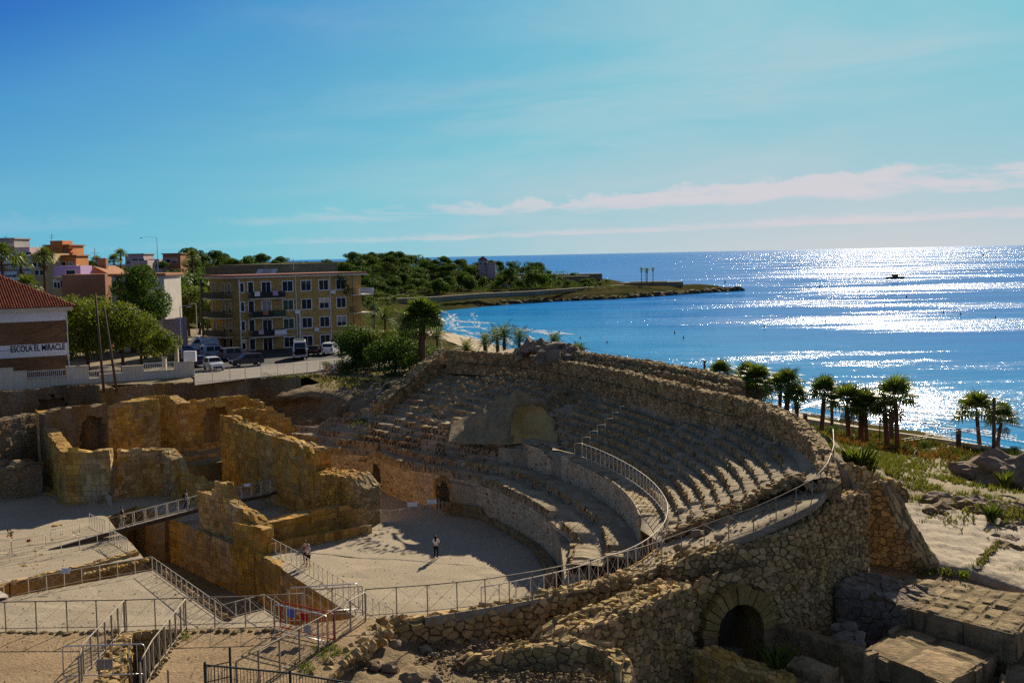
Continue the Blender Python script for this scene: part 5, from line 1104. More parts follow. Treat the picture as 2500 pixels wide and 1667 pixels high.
rail('diagonal railing right of the deep slit', PP(7.62, (345, 1700), (375, 1642), (455, 1534)), 1.2, .9, 'raildark', post=.06)
rail('white railing round the near corner of the sunken passage', PP(.02, (25, 1457), (200, 1421), (372, 1392), (541, 1515), (645, 1488), (700, 1522)), 1.0, 1.15)
rail('thin white railing across the far sandy strip', PP(.02, (-40, 1385), (25, 1370), (150, 1350), (281, 1325), (312, 1348)), .95, 1.6, brace=False)
rail('white railing along the passage edge beside the two visitors', PP(.02, (649, 1338), (725, 1380), (800, 1430), (880, 1480), (960, 1530)), 1.05, 1.0)
rail('white railing with information boards beside the arena doorway', PP(.02, (906, 1274), (952, 1277), (1000, 1269), (1050, 1262), (1094, 1254)), 1.05, .85)
rail('short white railing at the left end of the footbridge', PP(.02, (219, 1282), (257, 1299)), 1.0, .6)
rail('short white railing stepping down beside the footbridge', PP(.02, (268, 1322), (312, 1345)), 1.0, .6)
rail('white railing at the left edge by the sloping ramp', PP(.02, (-20, 1440), (25, 1457)), 1.0, .8, brace=False)
rail('small white railing in shadow in front of the stub wall', PP(.02, (253, 1222), (272, 1238)), 1.0, .8)
BR = thing('footbridge', 'long grey plank footbridge sloping up over the sunken passage', 'footbridge', P(300, 1285, 0))
bd = [P(118, 1340, .08), P(268, 1297, .6), P(485, 1240, 1.15), P(565, 1222, 1.25), P(660, 1203, 1.3)]
bw = Vector((.35, .94, 0)).normalized()*1.7; bp = resample(bd, 60)
for a, b in zip(bp, bp[1:]):
    mb = MB(); g = (b-a)*.04; mb.add([a+g, b-g, b-g+bw, a+g+bw]+[v-Vector((0, 0, .06)) for v in (a+g, b-g, b-g+bw, a+g+bw)], ((0, 1, 2, 3), (7, 6, 5, 4), (0, 4, 5, 1), (1, 5, 6, 2), (2, 6, 7, 3), (3, 7, 4, 0))); mb.build('plank', M['deck'], BR)
for o in (0, 1):
    mb = MB()
    for a, b in zip(bd, bd[1:]): mb.bar(a+bw*o-Vector((0, 0, .2)), b+bw*o-Vector((0, 0, .2)), .10, .28)
    mb.build('beam', M['timber'], BR)
rail('near white railing of the footbridge', [p+Vector((0, 0, .02)) for p in bd[1:]], 1.05, 1.0, group='railings of the footbridge')
rail('far white railing of the footbridge', [p+bw+Vector((0, 0, .02)) for p in bd[1:]], 1.05, 1.0, group='railings of the footbridge')
rp = MB(); rp.grid([[P(-40, 1420, .5), P(20, 1452, .1)], [P(-40, 1460, .5), P(20, 1458, .1)]]); single(rp, 'ramp', M['deck'], 'grey plank ramp end at the left edge of the picture', 'ramp')
# barriers and small signs
greyp = mat('grey_sign', (.42, .40, .38), None, 1, .5); bluep = mat('blue_sign', (.10, .14, .42), None, 1, .5); redp = mat('red_sign', (.40, .012, .012), None, 1, .5)
barrier('grey metal barrier across the head of the slit, with a blank grey plate', P(156, 1662, 7.62), P(357, 1656, 7.62), 1.25, 'steel', 9, (.5, .55, .55, .36, 'deck'))
barrier('white metal barrier with blue, grey and red notices behind the diagonal railing', P(670, 1547, 7.6), P(800, 1578, 7.6), 1.2, 'steel', 9, (.62, .5, .42, .34, greyp))
barrier('rusty red metal barrier behind the white one', P(686, 1540, 7.6), P(816, 1572, 7.6), 1.2, 'redpaint', 9)
barrier('galvanised barrier standing at an angle behind the red barrier', P(708, 1508, 7.6), P(876, 1496, 7.6), 1.25, 'steel', 8)
def board(label, c, w, h, m, az=0, tilt=0, name='notice', group=None):
    mb = MB(); mb.box((0, 0, 0), (w, .02, h)); o = mb.build(name, M[m] if isinstance(m, str) else m); o.location = c; o.rotation_euler = (R(tilt), 0, R(az)); return tag(o, label, 'sign', group)
board('blue notice on the white barrier', P(713, 1547, 7.6)+Vector((0, -.06, .85)), .36, .34, bluep, -25, group='notices on the barriers')
board('red notice on the white barrier', P(746, 1555, 7.6)+Vector((0, -.06, .82)), .30, .30, redp, -25, group='notices on the barriers')
for i, (x, y, lb) in enumerate(((1008, 1262, 'left tilted information board on the white railing by the arena doorway'), (1055, 1255, 'right tilted information board on the white railing by the arena doorway'))):
    board(lb, P(x, y, .02)+Vector((0, -.1, 1.12)), .85, .5, 'white', 8, -55, 'information_board', 'information boards')
board('white information board on the trench railing at the left', P(160, 1430, .02)+Vector((.1, -.1, 1.1)), .6, .45, 'white', 0, -55, 'information_board', 'information boards')
board('small blue information board at the right end of the footbridge', P(604, 1214, 1.3)+Vector((0, 0, 1.1)), .55, .35, 'white', 0, -50, 'information_board', 'information boards')
for i, (a, b, lb) in enumerate((((-30, 1345), (28, 1352), 'white crowd barrier at the left edge of the sandy strip'), ((30, 1352), (112, 1336), 'white crowd barrier with a small red plate on the sandy strip'), ((125, 1325), (195, 1308), 'white crowd barrier nearest the footbridge on the sandy strip'))):
    barrier(lb, P(*a, 0), P(*b, 0), 1.05, 'rail', 11, (.5, .8, .32, .22, redp) if i == 1 else None, group='white crowd barriers on the sandy strip')
fl = MB(); c = P(26, 1333, 0)+Vector((0, 0, .9)); q = random.Random(3)
for i in range(26): fl.ball(c+Vector((q.uniform(-.25, .25), q.uniform(-.2, .2), q.uniform(-.3, .45))), .06, 5, 3, q.choice((0, 0, 1)), .3, i)
single(fl, 'flower_bunch', [M['leafdark'], M['redpaint']], 'bunch of red and green flowers tied to the crowd barrier at the left', 'flowers')
# dark green fence at the bottom edge
fa, fb, fc = P(500, 1622, 9.05), P(708, 1642, 9.0), P(868, 1668, 8.95)
GF = thing('iron_fence', 'dark green iron fence of vertical bars along the bottom edge', 'fence', flat(fa, 7.6))
for a, b in ((fa, fb), (fb, fb.lerp(fc, 1.6))):
    for z in (0, -1.25):
        mb = MB(); mb.bar(a+Vector((0, 0, z)), b+Vector((0, 0, z)), .05); mb.build('fence_rail', M['darkiron'], GF)
    n = int((b-a).length/.115)
    for i in range(n+1):
        p = a.lerp(b, i/n); mb = MB(); mb.tube([p, p-Vector((0, 0, 1.4))], .011, 5); mb.build('bar', M['darkiron'], GF)
    mb = MB(); mb.box((a.x, a.y, a.z-.7), (.08, .08, 1.6)); mb.build('post', M['darkiron'], GF)
GG = thing('iron_gate', 'dark iron gate leaf with a tall post standing behind the fence', 'gate', P(545, 1680, 7.6))
g0, g1 = P(502, 1628, 8.9), P(562, 1614, 8.9)
for z in (0, -.5, -1.1):
    mb = MB(); mb.tube([g0+Vector((0, 0, z)), g1+Vector((0, 0, z))], .02, 5); mb.build('gate_rail', M['darkiron'], GG)
for i in range(7):
    p = g0.lerp(g1, i/6); mb = MB(); mb.tube([p, p-Vector((0, 0, 1.2))], .011, 5); mb.build('bar', M['darkiron'], GG)
for p, h in ((g1, .45), (g0, .05)):
    mb = MB(); mb.box((p.x, p.y, p.z+h-.8), (.07, .07, 1.7)); mb.build('post', M['darkiron'], GG)
for x, y, h, lb in ((411, 1668, .5, 'short iron stake standing alone on the terrace'), (325, 1665, .9, 'leaning iron stake inside the deep slit')):
    mb = MB(); p = P(x, y, 7.6); mb.tube([p-Vector((0, 0, .4)), p+Vector((-.08 if h > .6 else 0, 0, h))], .035, 6); single(mb, 'iron_stake', M['raildark'], lb, 'stake')
# stair with handrails at the end of the stand
SR = thing('metal_stair', 'small metal stair with light handrails beside the end wall of the stand', 'stair', P(915, 985, 6.6))
sa, sb = P(905, 986, 6.5), P(928, 957, 7.6)
for i in range(7):
    p = sa.lerp(sb, i/6); mb = MB(); mb.box((p.x, p.y, p.z), (1.2, .32, .06)); mb.build('step', M['deck'], SR)
for o in (-.65, .65):
    mb = MB(); up = Vector((o, 0, 1.0)); mb.tube([sa+Vector((o, -.2, 0)), sa+up, sb+up, sb+up+Vector((.6, .6, 0)), sb+Vector((o+.6, .6, 0))], .035, 5); mb.build('handrail', M['rail'], SR)
# stepped handrail up the seats and the small landing railing
for i in range(9):
    x = 1403+i*18.6; y = 1112-i*15.2-(8 if i > 6 else 0); z = 6.55+.41*i; p = P(x, y, z); a = MB(); b_ = p+Vector((.62, .12, 0))
    a.tube([p, p+Vector((0, 0, .95)), b_+Vector((0, 0, .95)), b_+Vector((0, 0, .2))], .022, 5)
    single(a, 'stair_handrail', M['rail'], 'hoop of the stepped white handrail climbing through the seat rows, number %s from the bottom' % ('one two three four five six seven eight nine'.split()[i]), 'handrail', 'hoops of the stepped handrail', True)
rail('small landing railing in front of the tall outer wall', [P(1568, 954, 10.2), P(1606, 952, 10.2), P(1628, 960, 10.2)], 1.05, .9, brace=False)
# ================================================================== BUILDINGS
M['ybrick'] = mat('yellow_brick', (.56, .38, .13), (.46, .31, .10), .6, .9, c4=(.30, .19, .07), fine=14, bump=.2, bscale=9, stretch=(1, 1, 3))
M['rbrick'] = mat('school_brick', (.25, .135, .065), (.19, .10, .048), .8, .9, fine=12, bump=.3, bscale=8, stretch=(1, 1, 3), c3=(.30, .17, .08))
M['cream'] = mat('cream_render', (.62, .54, .40), (.54, .46, .33), .5, .85)
M['bandwhite'] = mat('white_band', (.78, .76, .74), (.70, .68, .65), .6, .8)
M['tile'] = mat('terracotta_tile', (.36, .10, .045), (.25, .065, .032), 1.5, .85, vary=.25)
M['roofred'] = mat('red_roof_felt', (.30, .11, .075), (.23, .085, .06), .4, .9)
M['orange'] = mat('orange_render', (.56, .22, .06), (.46, .17, .05), .2, .9)
M['ochrehouse'] = mat('tan_render', (.50, .36, .17), (.42, .30, .14), .2, .9)
M['purple'] = mat('lilac_render', (.42, .30, .52), None, 1, .9)
M['terracotta'] = mat('brick_red_render', (.36, .165, .09), (.29, .13, .07), .25, .9)
M['brown'] = mat('brown_panel', (.14, .055, .035), None, 1, .8)
M['grey'] = mat('grey_concrete', (.34, .33, .31), (.27, .26, .25), .4, .9)
M['mauve'] = mat('mauve_render', (.48, .36, .36), (.40, .30, .31), .2, .9)
M['fort'] = mat('fort_stone', (.30, .245, .15), (.23, .185, .11), .06, .95, c3=(.17, .15, .08), fine=10, bump=.6, bscale=.8)
M['shutter'] = mat('dark_shutter', (.03, .035, .03), None, 1, .5)
M['greenshut'] = mat('green_blind', (.05, .085, .045), None, 1, .6)
M['palewall'] = mat('pale_render', (.50, .48, .46), (.42, .40, .38), .5, .9)
class Facade:                                    # local frame on a wall: u along, z up, o outwards
    def __init__(s, a, b): s.a = flat(a); s.d = flat(b)-s.a; s.L = s.d.length; s.d.normalize(); s.n = Vector((s.d.y, -s.d.x, 0)); s.rz = math.atan2(s.d.y, s.d.x)
    def p(s, u, z, o=0): return s.a+s.d*u+s.n*o+Vector((0, 0, z))
    def box(s, mb, u0, u1, z0, z1, o0, o1, m=0):
        v = [s.p(u, z, o) for z in (z0, z1) for u, o in ((u0, o0), (u1, o0), (u1, o1), (u0, o1))]
        mb.add(v, ((3, 2, 1, 0), (4, 5, 6, 7), (0, 1, 5, 4), (1, 2, 6, 5), (2, 3, 7, 6), (3, 0, 4, 7)), m)
    def window(s, T, u, z, w, h, frame='bandwhite', pane='glass', label=None, split=True, fw=.13):
        mb = MB(); s.box(mb, u-w/2-fw, u+w/2+fw, z-fw, z, 0, .07); s.box(mb, u-w/2-fw, u+w/2+fw, z+h, z+h+fw, 0, .07); s.box(mb, u-w/2-fw, u-w/2, z, z+h, 0, .07); s.box(mb, u+w/2, u+w/2+fw, z, z+h, 0, .07)
        W_ = mb.build('window', M[frame], T); mb = MB(); s.box(mb, u-w/2, u+w/2, z, z+h, -.05, .015); mb.build('pane', M[pane], W_)
        if pane == 'glass' and rnd.random() < .45: mb = MB(); s.box(mb, u-w/2+.02, u+w/2-.02, z+h*rnd.uniform(.3, .8), z+h, .0155, .03); mb.build('blind', M[rnd.choice(('grey', 'greenshut', 'shutter', 'cream'))], W_)
        if split: mb = MB(); s.box(mb, u-.03, u+.03, z, z+h, .016, .045); mb.build('mullion', M[frame], W_)
        return W_
def block(T, pts, z0, z1, m, name='wall'):
    mb = MB(); mb.prism([(p[0], p[1]) for p in pts], z0, z1); return mb.build(name, M[m] if isinstance(m, str) else m, T)
# ---- yellow brick apartment block
AP = thing('apartment_block', 'four storey yellow brick apartment block with white framed windows and stacked balconies', 'building', (-40, 200, 7.9))
zb = 7.9; A0, A1 = D(588, 850, 192), D(886, 837, 205); f = Facade(A0, A1); Lf = f.L; ZT = 19.85
bk = f.n*-12
Lw = D(518, 850, 199); g = Facade(Lw, A0)
mbp = [Lw, A0, A1, A1+(Lw-A0)]
block(AP, mbp, zb, ZT-.45, 'ybrick')
rf = MB(); ov = [(p+(q-p)*t) for p, q, t in ()]; cc = sum((flat(p) for p in mbp), Vector())/4
rf.prism([((p-cc)*1.09+cc)[:2] for p in map(flat, mbp)], ZT-.42, ZT-.12); rf.build('eaves_slab', M['cream'], AP)
rf = MB(); rf.prism([((p-cc)*1.10+cc)[:2] for p in map(flat, mbp)], ZT-.118, ZT+.10); rf.build('roof', M['roofred'], AP)
wz = [zb+.35, zb+3.3, zb+6.3, zb+9.3]
k = Lf/(886-588)
for r, z in enumerate(wz):
    for px, w, pn in ((702, 1.75, 'greenshut'), (746.5, 1.7, 'glass'), (790, 1.65, 'shutter'), (833, 1.6, 'glass')):
        f.window(AP, (px-588)*k, z, w, 1.55, pane=pn if (r+px) % 3 else 'glass')
    f.window(AP, (595-588)*k, z+.1, .55, 1.4, pane='glass', split=False)
    f.window(AP, (615-588)*k, z-.1, .85, 1.7, pane='shutter', split=False)
    f.window(AP, (651-588)*k, z-.8 if r else z-.7, 1.5, 2.35, pane='glass')
    for px in (528, 551, 566): g.window(AP, (px-518)*g.L/70, z-.2, .8, 1.7, frame='cream', pane='glass', split=False)
def balcony(F, u0, u1, z, depth, m='darkiron'):
    mb = MB(); F.box(mb, u0, u1, z-.18, z, 0.0, depth); B = mb.build('balcony', M['cream'], AP)
    n = int((u1-u0)/.16); mb = MB()
    for i in range(n+1): u = u0+(u1-u0)*i/n; mb.bar(F.p(u, z, depth-.05), F.p(u, z+1.0, depth-.05), .025)
    for u in (u0+.03, u1-.03):
        for i in range(1, int(depth/.16)): mb.bar(F.p(u, z, i*.16), F.p(u, z+1.0, i*.16), .025)
        mb.bar(F.p(u, z+1, 0), F.p(u, z+1, depth-.05), .05)
    mb.bar(F.p(u0, z+1, depth-.05), F.p(u1, z+1, depth-.05), .05); mb.build('balustrade', M[m], B)
    if F is f and u1 < 8 or F is g: mb = MB(); F.box(mb, u0+.05, u1-.05, z+.05, z+.92, depth-.035, depth-.03); mb.build('screen', M['shutter'], B)
    return B
for r in (1, 2, 3):
    z = wz[r]-.95; balcony(f, (607-588)*k, (688-588)*k, z, 1.3); balcony(g, .1, g.L*.78, z, 1.5)
    e = Facade(A1, A1+f.n*-6); balcony(f, (853-588)*k, Lf+1.7, z, 1.25); mb = MB(); f.box(mb, Lf, Lf+1.7, z-.18, z, -6, -.001); mb.build('balcony_slab', M['cream'], AP)
    e.window(AP, 3, wz[r]-.7, 1.8, 2.2, pane='glass')
for u, d in ((Lf+1.6, 1.2), (Lf+1.6, -5.8), ((854-588)*k, 1.2)):
    mb = MB(); mb.bar(f.p(u, zb, d), f.p(u, ZT-.4, d), .09); mb.build('balcony_post', M['darkiron'], AP)
mb = MB(); g.box(mb, -.4, .1, zb, ZT-.45, 1.35, 1.5); mb.bar(g.p(-.6, zb+2, 1.6), g.p(-.6, ZT-.4, 1.6), .08); mb.build('lattice_post', M['darkiron'], AP)
for px in (588.5, 721, 805):
    mb = MB(); mb.tube([f.p((px-588)*k, zb, .1), f.p((px-588)*k, ZT-.45, .1)], .075, 6); mb.build('drainpipe', M['bandwhite'], AP)
mb = MB(); mb.tube([f.p((728-588)*k, zb, .16), f.p((728-588)*k, zb+6.3, .16)], .14, 8); mb.build('flue_pipe', M['bandwhite'], AP)
mb = MB(); f.box(mb, 0, Lf, zb+2.35, zb+2.45, 0, .05); mb.build('string_course', M['cream'], AP)
for (px, ww, r, m_) in ((674, 2.1, 1, 'bandwhite'), (673, 2.0, 2, 'greenshut')):
    u = (px-588)*k; mb = MB(); f.box(mb, u-ww/2, u+ww/2, wz[r]-.85, wz[r]-.05, 1.28, 1.31); single(mb, 'balcony_banner', M[m_], 'white printed banner hanging on the first floor balcony' if r == 1 else 'pale green cloth hanging over the second floor balcony', 'banner')
u = Lf+.2; mb = MB(); f.box(mb, u-1.4, u+1.45, wz[3]-.8, wz[3]+.1, 1.26, 1.29); single(mb, 'balcony_banner', M['bandwhite'], 'white and red printed banner on the top right balcony of the yellow block', 'banner')
for i in range(3): mb = MB(); f.box(mb, u-1.2+i*.05, u+1.2-i*.2, wz[3]-.62+i*.25, wz[3]-.54+i*.25, 1.291, 1.30); mb.build('banner_stripe', M['redpaint'] if i != 1 else M['darkiron'], bpy.data.objects[[o.name for o in bpy.data.objects if o.name.startswith('balcony_banner')][-1]])
for i, (px, py) in enumerate(((645, 664), (658, 663))):
    mb = MB(); c = D(px, py, 203); c.z = ZT+.35; mb.quad(c+Vector((-1.3, -.7, -.2)), c+Vector((1.1, -.7, -.2)), c+Vector((1.3, .7, .55)), c+Vector((-1.1, .7, .55))); mb.bar(c+Vector((0, .7, .5)), c+Vector((0, .7, -.3)), .06)
    single(mb, 'solar_panel', M['steel'], ('left', 'right')[i]+' tilted solar panel on the flat red roof of the yellow block', 'solar panel', 'solar panels on the roof')
c = D(836, 690, 201.5); tag(obj('balcony_plant', leafmesh('leaves', [((0, 0, 0), (.9, .4, .9)), ((.5, .1, -1.2), (.8, .4, .9)), ((-.3, 0, 1.0), (.6, .3, .5))], 420, .3, 'leafdark', 5), None, c), 'bushy dark plant climbing on the top right balcony of the yellow block', 'plant')
for i, (px, r, cn) in enumerate(((622, 3, 'bandwhite'), (640, 2, 'terracotta'), (628, 1, 'mauve'), (664, 3, 'purple'))):
    u = (px-588)*k; mb = MB(); f.box(mb, u-.45, u+.45, wz[r]-.6, wz[r]+.15, 1.32, 1.34); single(mb, 'laundry', M[cn], ('white', 'brick red', 'pinkish', 'lilac')[i]+' laundry hanging over a balcony of the yellow block', 'laundry', 'laundry on the balconies')
for px, r in ((722, 2), (768, 1), (812, 3)):
    u = (px-588)*k; mb = MB(); f.box(mb, u-.4, u+.4, wz[r]-.7, wz[r]-.1, .02, .35); mb.build('air_conditioner', M['bandwhite'], AP)
# ---- school
SCH = thing('school_building', 'brick school with a tiled hip roof and a white lettered band', 'building', (-70, 150, 7.9))
s1 = D(165, 880, 151); s0 = D(-140, 900, 143.5); F2 = Facade(s0, s1); q2 = [s0, s1, s1+F2.n*-16, s0+F2.n*-16]
def yb(py, px=160): return D(px, py, 150.8).z
bands = [(7.9, yb(866.5), 'rbrick', 0), (yb(866.5), yb(836.2), 'bandwhite', .06), (yb(836.2), yb(781.5), 'rbrick', 0), (yb(781.5), yb(757), 'bandwhite', .05)]
for a, b, m_, o in bands:
    mb = MB(); F2.box(mb, 0, F2.L+o, a+.001, b-.001, -16, o); mb.build('white_band' if 'white' in m_ else 'brick_wall', M[m_], SCH)
ez = yb(757); mb = MB(); F2.box(mb, -.6, F2.L+.8, ez, ez+.45, -16.6, .75); mb.build('eaves', M['cream'], SCH)
mb = MB(); ap = [F2.p(-1, ez+.46, .9), F2.p(F2.L+1.0, ez+.46, .9), F2.p(F2.L+1, ez+.46, -17), F2.p(-1, ez+.46, -17)]; hz = ez+.46+5.0; r1, r2 = F2.p(F2.L-8.6, hz, -8), F2.p(0, hz, -8)
mb.add(ap+[r1, r2], ((0, 1, 4, 5), (1, 2, 4), (2, 3, 5, 4), (3, 0, 5))); mb.build('roof', M['tile'], SCH)
tl = MB(); n = 0; tproto = None; e0, e1 = ap[0], ap[1]; nt_ = int((e1-e0).length/.31); tiles = []
sl = (r1-F2.p(F2.L-8.6, ez+.46, .9)); sl_len = sl.length; nrow = int(sl_len/.42); mrest = MB()
def tile_geo(p, al, up):
    nrm = al.cross(up).normalized(); nrm = nrm if nrm.z > 0 else -nrm
    v = []
    for t, w_ in ((0, .135), (.48, .115)):
        for k_ in range(5): a = math.pi*k_/4; v.append(p+up*t+al*(math.cos(a)*w_)+nrm*(.03+math.sin(a)*.12+(0.03 if t == 0 else 0)))
    return v, [(i, i+1, 6+i, 5+i) for i in range(4)]+[(0, 1, 2, 3, 4)]
al = (e1-e0).normalized(); up = sl.normalized(); its = []
for r in range(nrow):
    for c in range(nt_):
        p = e0+al*(.155+.31*c)+up*(.42*r); u_ = (p-e0).dot(al); lim = (e1-e0).length-r*.42/sl_len*9.6
        if u_ < lim and proj(p)[0] > -30: its.append(tile_geo(p, al, up))
def lay_any(parent, its, m, name, cap):
    sc = sorted(range(len(its)), key=lambda i: its[i][0][0].y); mb = MB()
    for n, i in enumerate(sc):
        b = MB(); b.v, b.f = its[i]; b.m = [0]*len(b.f)
        if n < cap: b.build(name, m, parent)
        else: mb.add(*its[i])
    mb.build('distant_'+name+'s', m, parent, kind='stuff')
lay_any(SCH, its, M['tile'], 'roof_tile', 300)
mb = MB(); mb.tube([ap[1], r1], .16, 6); mb.tube([r1, r2], .16, 6); mb.build('ridge_tile', M['tile'], SCH)
txt = bpy.data.curves.new('lettering', 'FONT'); txt.body = 'ESCOLA EL MIRACLE'; txt.extrude = .02; txt.size = 1.0; txt.align_x = 'LEFT'; txt.offset = .018
to = bpy.data.objects.new('tmp', txt); COL.objects.link(to); bpy.context.view_layer.update(); me = bpy.data.meshes.new_from_object(to.evaluated_get(bpy.context.evaluated_depsgraph_get())); bpy.data.objects.remove(to)
me.name = 'lettering'; me.materials.clear(); me.materials.append(M['black']); xs = [v.co.x for v in me.vertices]; ys = [v.co.y for v in me.vertices]
ta, tb = D(27.5, 863, 147.2), D(165, 851, 150.7); wd = (flat(tb)-flat(ta)).length-.25; zt0 = yb(853.2, 160)
for v in me.vertices:
    u = (v.co.x-min(xs))/(max(xs)-min(xs))*wd; v.co = F2.p(F2.L-wd-.25+u, zt0+(v.co.y-min(ys))/(max(ys)-min(ys))*.78, .075+v.co.z)
o = obj('lettering', me); adopt(o, SCH)
mb = MB(); mb.tube([F2.p(F2.L+.12, 8, .1), F2.p(F2.L+.12, ez, .1)], .07, 6); mb.build('drainpipe', M['bandwhite'], SCH)
# white boundary wall of the school
BW = thing('boundary_wall', 'white panelled boundary wall with pillars and low metal railings in front of the school', 'wall', P(200, 940, 7.9))
bwa = [D(-60, 935, 141), D(475, 935, 152.5)]; F3 = Facade(*bwa); kk = F3.L/535
ribs = MB()
for x0, x1, h, rl in ((-60, 28, 2.35, 0), (28, 59, 1.9, 0), (59, 152, .85, 1), (152, 208, 2.1, 0), (208, 233, .5, 1), (233, 291, .95, 1), (291, 345, 1.75, 0), (345, 424, 1.0, 1), (424, 476, 1.85, 0)):
    u0, u1 = (x0+60)*kk, (x1+60)*kk; mb = MB(); F3.box(mb, u0+.002, u1-.002, 7.4, 7.9+h, -.3, 0); mb.build('wall_panel', M['cream'], BW)
    mb = MB(); F3.box(mb, u0, u1, 7.9+h, 7.98+h, -.36, .06); mb.build('coping', M['cream'], BW)
    for i in range(int((u1-u0)/.5)): F3.box(ribs, u0+.25+i*.5, u0+.31+i*.5, 7.5, 7.88+h, 0, .035)
    if rl:
        mb = MB(); F3.box(mb, u0, u1, 7.9+h+.95, 7.9+h+1.02, -.2, -.12)
        F3.box(mb, u0, u1, 7.9+h+.2, 7.9+h+.26, -.2, -.12)
        for i in range(int((u1-u0)/.22)): F3.box(mb, u0+i*.22, u0+i*.22+.04, 7.98+h, 7.9+h+.95, -.18, -.14)
        mb.build('railing_panel', M['white'], BW)
ribs.build('fence_bars', M['white'], BW, kind='stuff')
mb = MB(); mb.box((0, 0, .65), (1.5, .5, 1.3)); o = mb.build('gate_pillar', M['bandwhite']); o.location = D(465, 893, 153.5); o.location.z = 9.75; tag(o, 'white gate pillar with a small emblem at the end of the boundary wall', 'pillar')
mb = MB(); mb.tube([Vector((0, -.26, .75)), Vector((0, -.27, .75))], .22, 12); mb.build('emblem', M['grey'], o)
for x, y, h, lb in ((432, 893, 2.6, 'tall'), (402, 905, 1.7, 'low')):
    p = P(x, y, 8); mb = MB(); mb.box((p.x, p.y, 8+h/2), (.5, .5, h)); mb.box((p.x, p.y, 8+h+.08), (.62, .62, .16)); single(mb, 'gate_post', M['cream'], lb+' cream gate post among the trees behind the boundary wall', 'post', 'cream gate posts')
# thin metal fence along the car park
PF = thing('mesh_fence', 'thin metal bar fence along the car park above the retaining wall', 'fence', P(480, 935, 7.95))
fp = [P(476, 936, 7.96), P(560, 931, 7.96), P(615, 926, 7.96), P(726, 918, 7.96), P(780, 912, 7.96), P(885, 903, 7.96)]; pf = resample(fp, 120)
for p in resample(fp, 12): mb = MB(); mb.box((p.x, p.y, p.z+.8), (.07, .07, 1.6)); mb.build('post', M['steel'], PF)
for z in (.15, 1.5): mb = MB(); mb.tube([p+Vector((0, 0, z)) for p in fp], .02, 4); mb.build('fence_rail', M['steel'], PF)
mb = MB()
for p in pf: mb.bar(p+Vector((0, 0, .1)), p+Vector((0, 0, 1.55)), .018)
mb.build('fence_bars', M['steel'], PF, kind='stuff')
# ---- houses and towers further back
def house(label, x0, x1, ytop, Y, m, depth=9, zbase=6, roof=None, rows=(), name='house', cat='building', slab=None, Y2=None, win=1.0, hw=1.25):
    a, b = D(x0, ytop, Y), D(x1, ytop, Y2 or Y); zt = max(a.z, b.z); T = thing(name, label, cat, (a.x, a.y, zbase)); F = Facade(a, b)
    block(T, [a, b, b-F.n*depth, a-F.n*depth], zbase, zt, m)
    if roof: mb = MB(); mb.prism([(F.p(u, 0, o).x, F.p(u, 0, o).y) for u, o in ((-.4, .5), (F.L+.4, .5), (F.L+.4, -depth-.4), (-.4, -depth-.4))], zt, zt+.35); mb.build('roof', M[roof], T)
    for y, xs in rows:
        for x in xs:
            u = (x-x0)/(x1-x0)*F.L; z = D(x, y, Y).z; F.window(T, u, z-hw, win, hw, frame='bandwhite' if m not in ('bandwhite',) else 'grey', pane='glass', split=False, fw=.1)
    if slab:
        for y in slab: z = D(x0, y, Y).z; mb = MB(); F.box(mb, -.5, F.L+.6, z-1.0, z, .02, 1.3); mb.build('balcony', M['bandwhite'], T)
    return T, F, zt
house('tall white apartment block with long white balconies at the left edge', -60, 78, 628, 340, 'mauve', 14, 8, None, ((645, (20, 50, 66)), (668, (40, 66))), slab=(637, 650, 664, 678, 690), name='apartment_tower', win=2.4, hw=1.4)
house('pinkish upper storeys set back above the white balconies', -60, 72, 606, 352, 'mauve', 14, 8, None, ((616, (12, 30, 52, 66)),), slab=(624,), name='apartment_tower', win=2.2, hw=1.5)
house('grey blue penthouse block at the far left skyline', -40, 34, 585, 365, 'grey', 12, 8, 'grey', ((596, (5, 25)),), name='apartment_tower', win=2.2, hw=1.5)
house('tan apartment block behind the palms', 74, 130, 620, 330, 'ochrehouse', 12, 8, None, ((640, (84, 96)), (660, (88, 100))), name='apartment_tower')
T, F, zt = house('tall orange stepped apartment tower on the left skyline', 109, 168, 601, 345, 'orange', 12, 8, 'terracotta', ((612, (130, 150)), (628, (128, 150))), name='apartment_tower', slab=(), win=1.6)
for x0, x1, yt in ((122, 152, 588), (168, 184, 634)): a, b = D(x0, yt, 344), D(x1, yt, 344); F4 = Facade(a, b); block(T, [a, b, b-F4.n*8, a-F4.n*8], 8, a.z, 'orange', 'roof_block')
for y in (606, 617, 628, 640): z = D(165, y, 345).z; mb = MB(); F.box(mb, F.L*.55, F.L+1.6, z-.2, z, -3, 1.2); mb.build('balcony', M['terracotta'], T)
house('lower orange block with balconies below the orange tower', 145, 185, 626, 336, 'orange', 10, 8, 'terracotta', ((640, (155, 172)),), name='apartment_tower', slab=(648,))
house('lilac house wall with one dark door', 131, 196, 650, 215, 'purple', 6, 8, None, ((660, (172,)),), win=1.6, hw=3.2)
house('plain brick red house front with a flat top', 150, 256, 671, 205, 'terracotta', 8, 8, None, ())
house('small yellow house beside the brick red front', 131, 153, 676, 206, 'ochrehouse', 6, 8, None, ((684, (138, 147)),))
T, F, zt = house('brick gabled house with a chimney behind the brick red front', 190, 278, 676, 222, 'terracotta', 12, 8, None, ())
mb = MB(); a, b = F.p(0, zt, .2), F.p(F.L, zt, .2); rg_ = F.p(F.L*.45, zt+1.9, .2); bk_ = -F.n*12; mb.add([a, b, rg_, a+bk_, b+bk_, rg_+bk_], ((0, 1, 2), (4, 3, 5), (0, 2, 5, 3), (2, 1, 4, 5))); mb.build('gable_roof', M['terracotta'], T)
mb = MB(); c = F.p(F.L*.5, zt+2.2, -4); mb.box(c, (1.6, 1.2, 2.2)); mb.build('chimney', M['terracotta'], T)
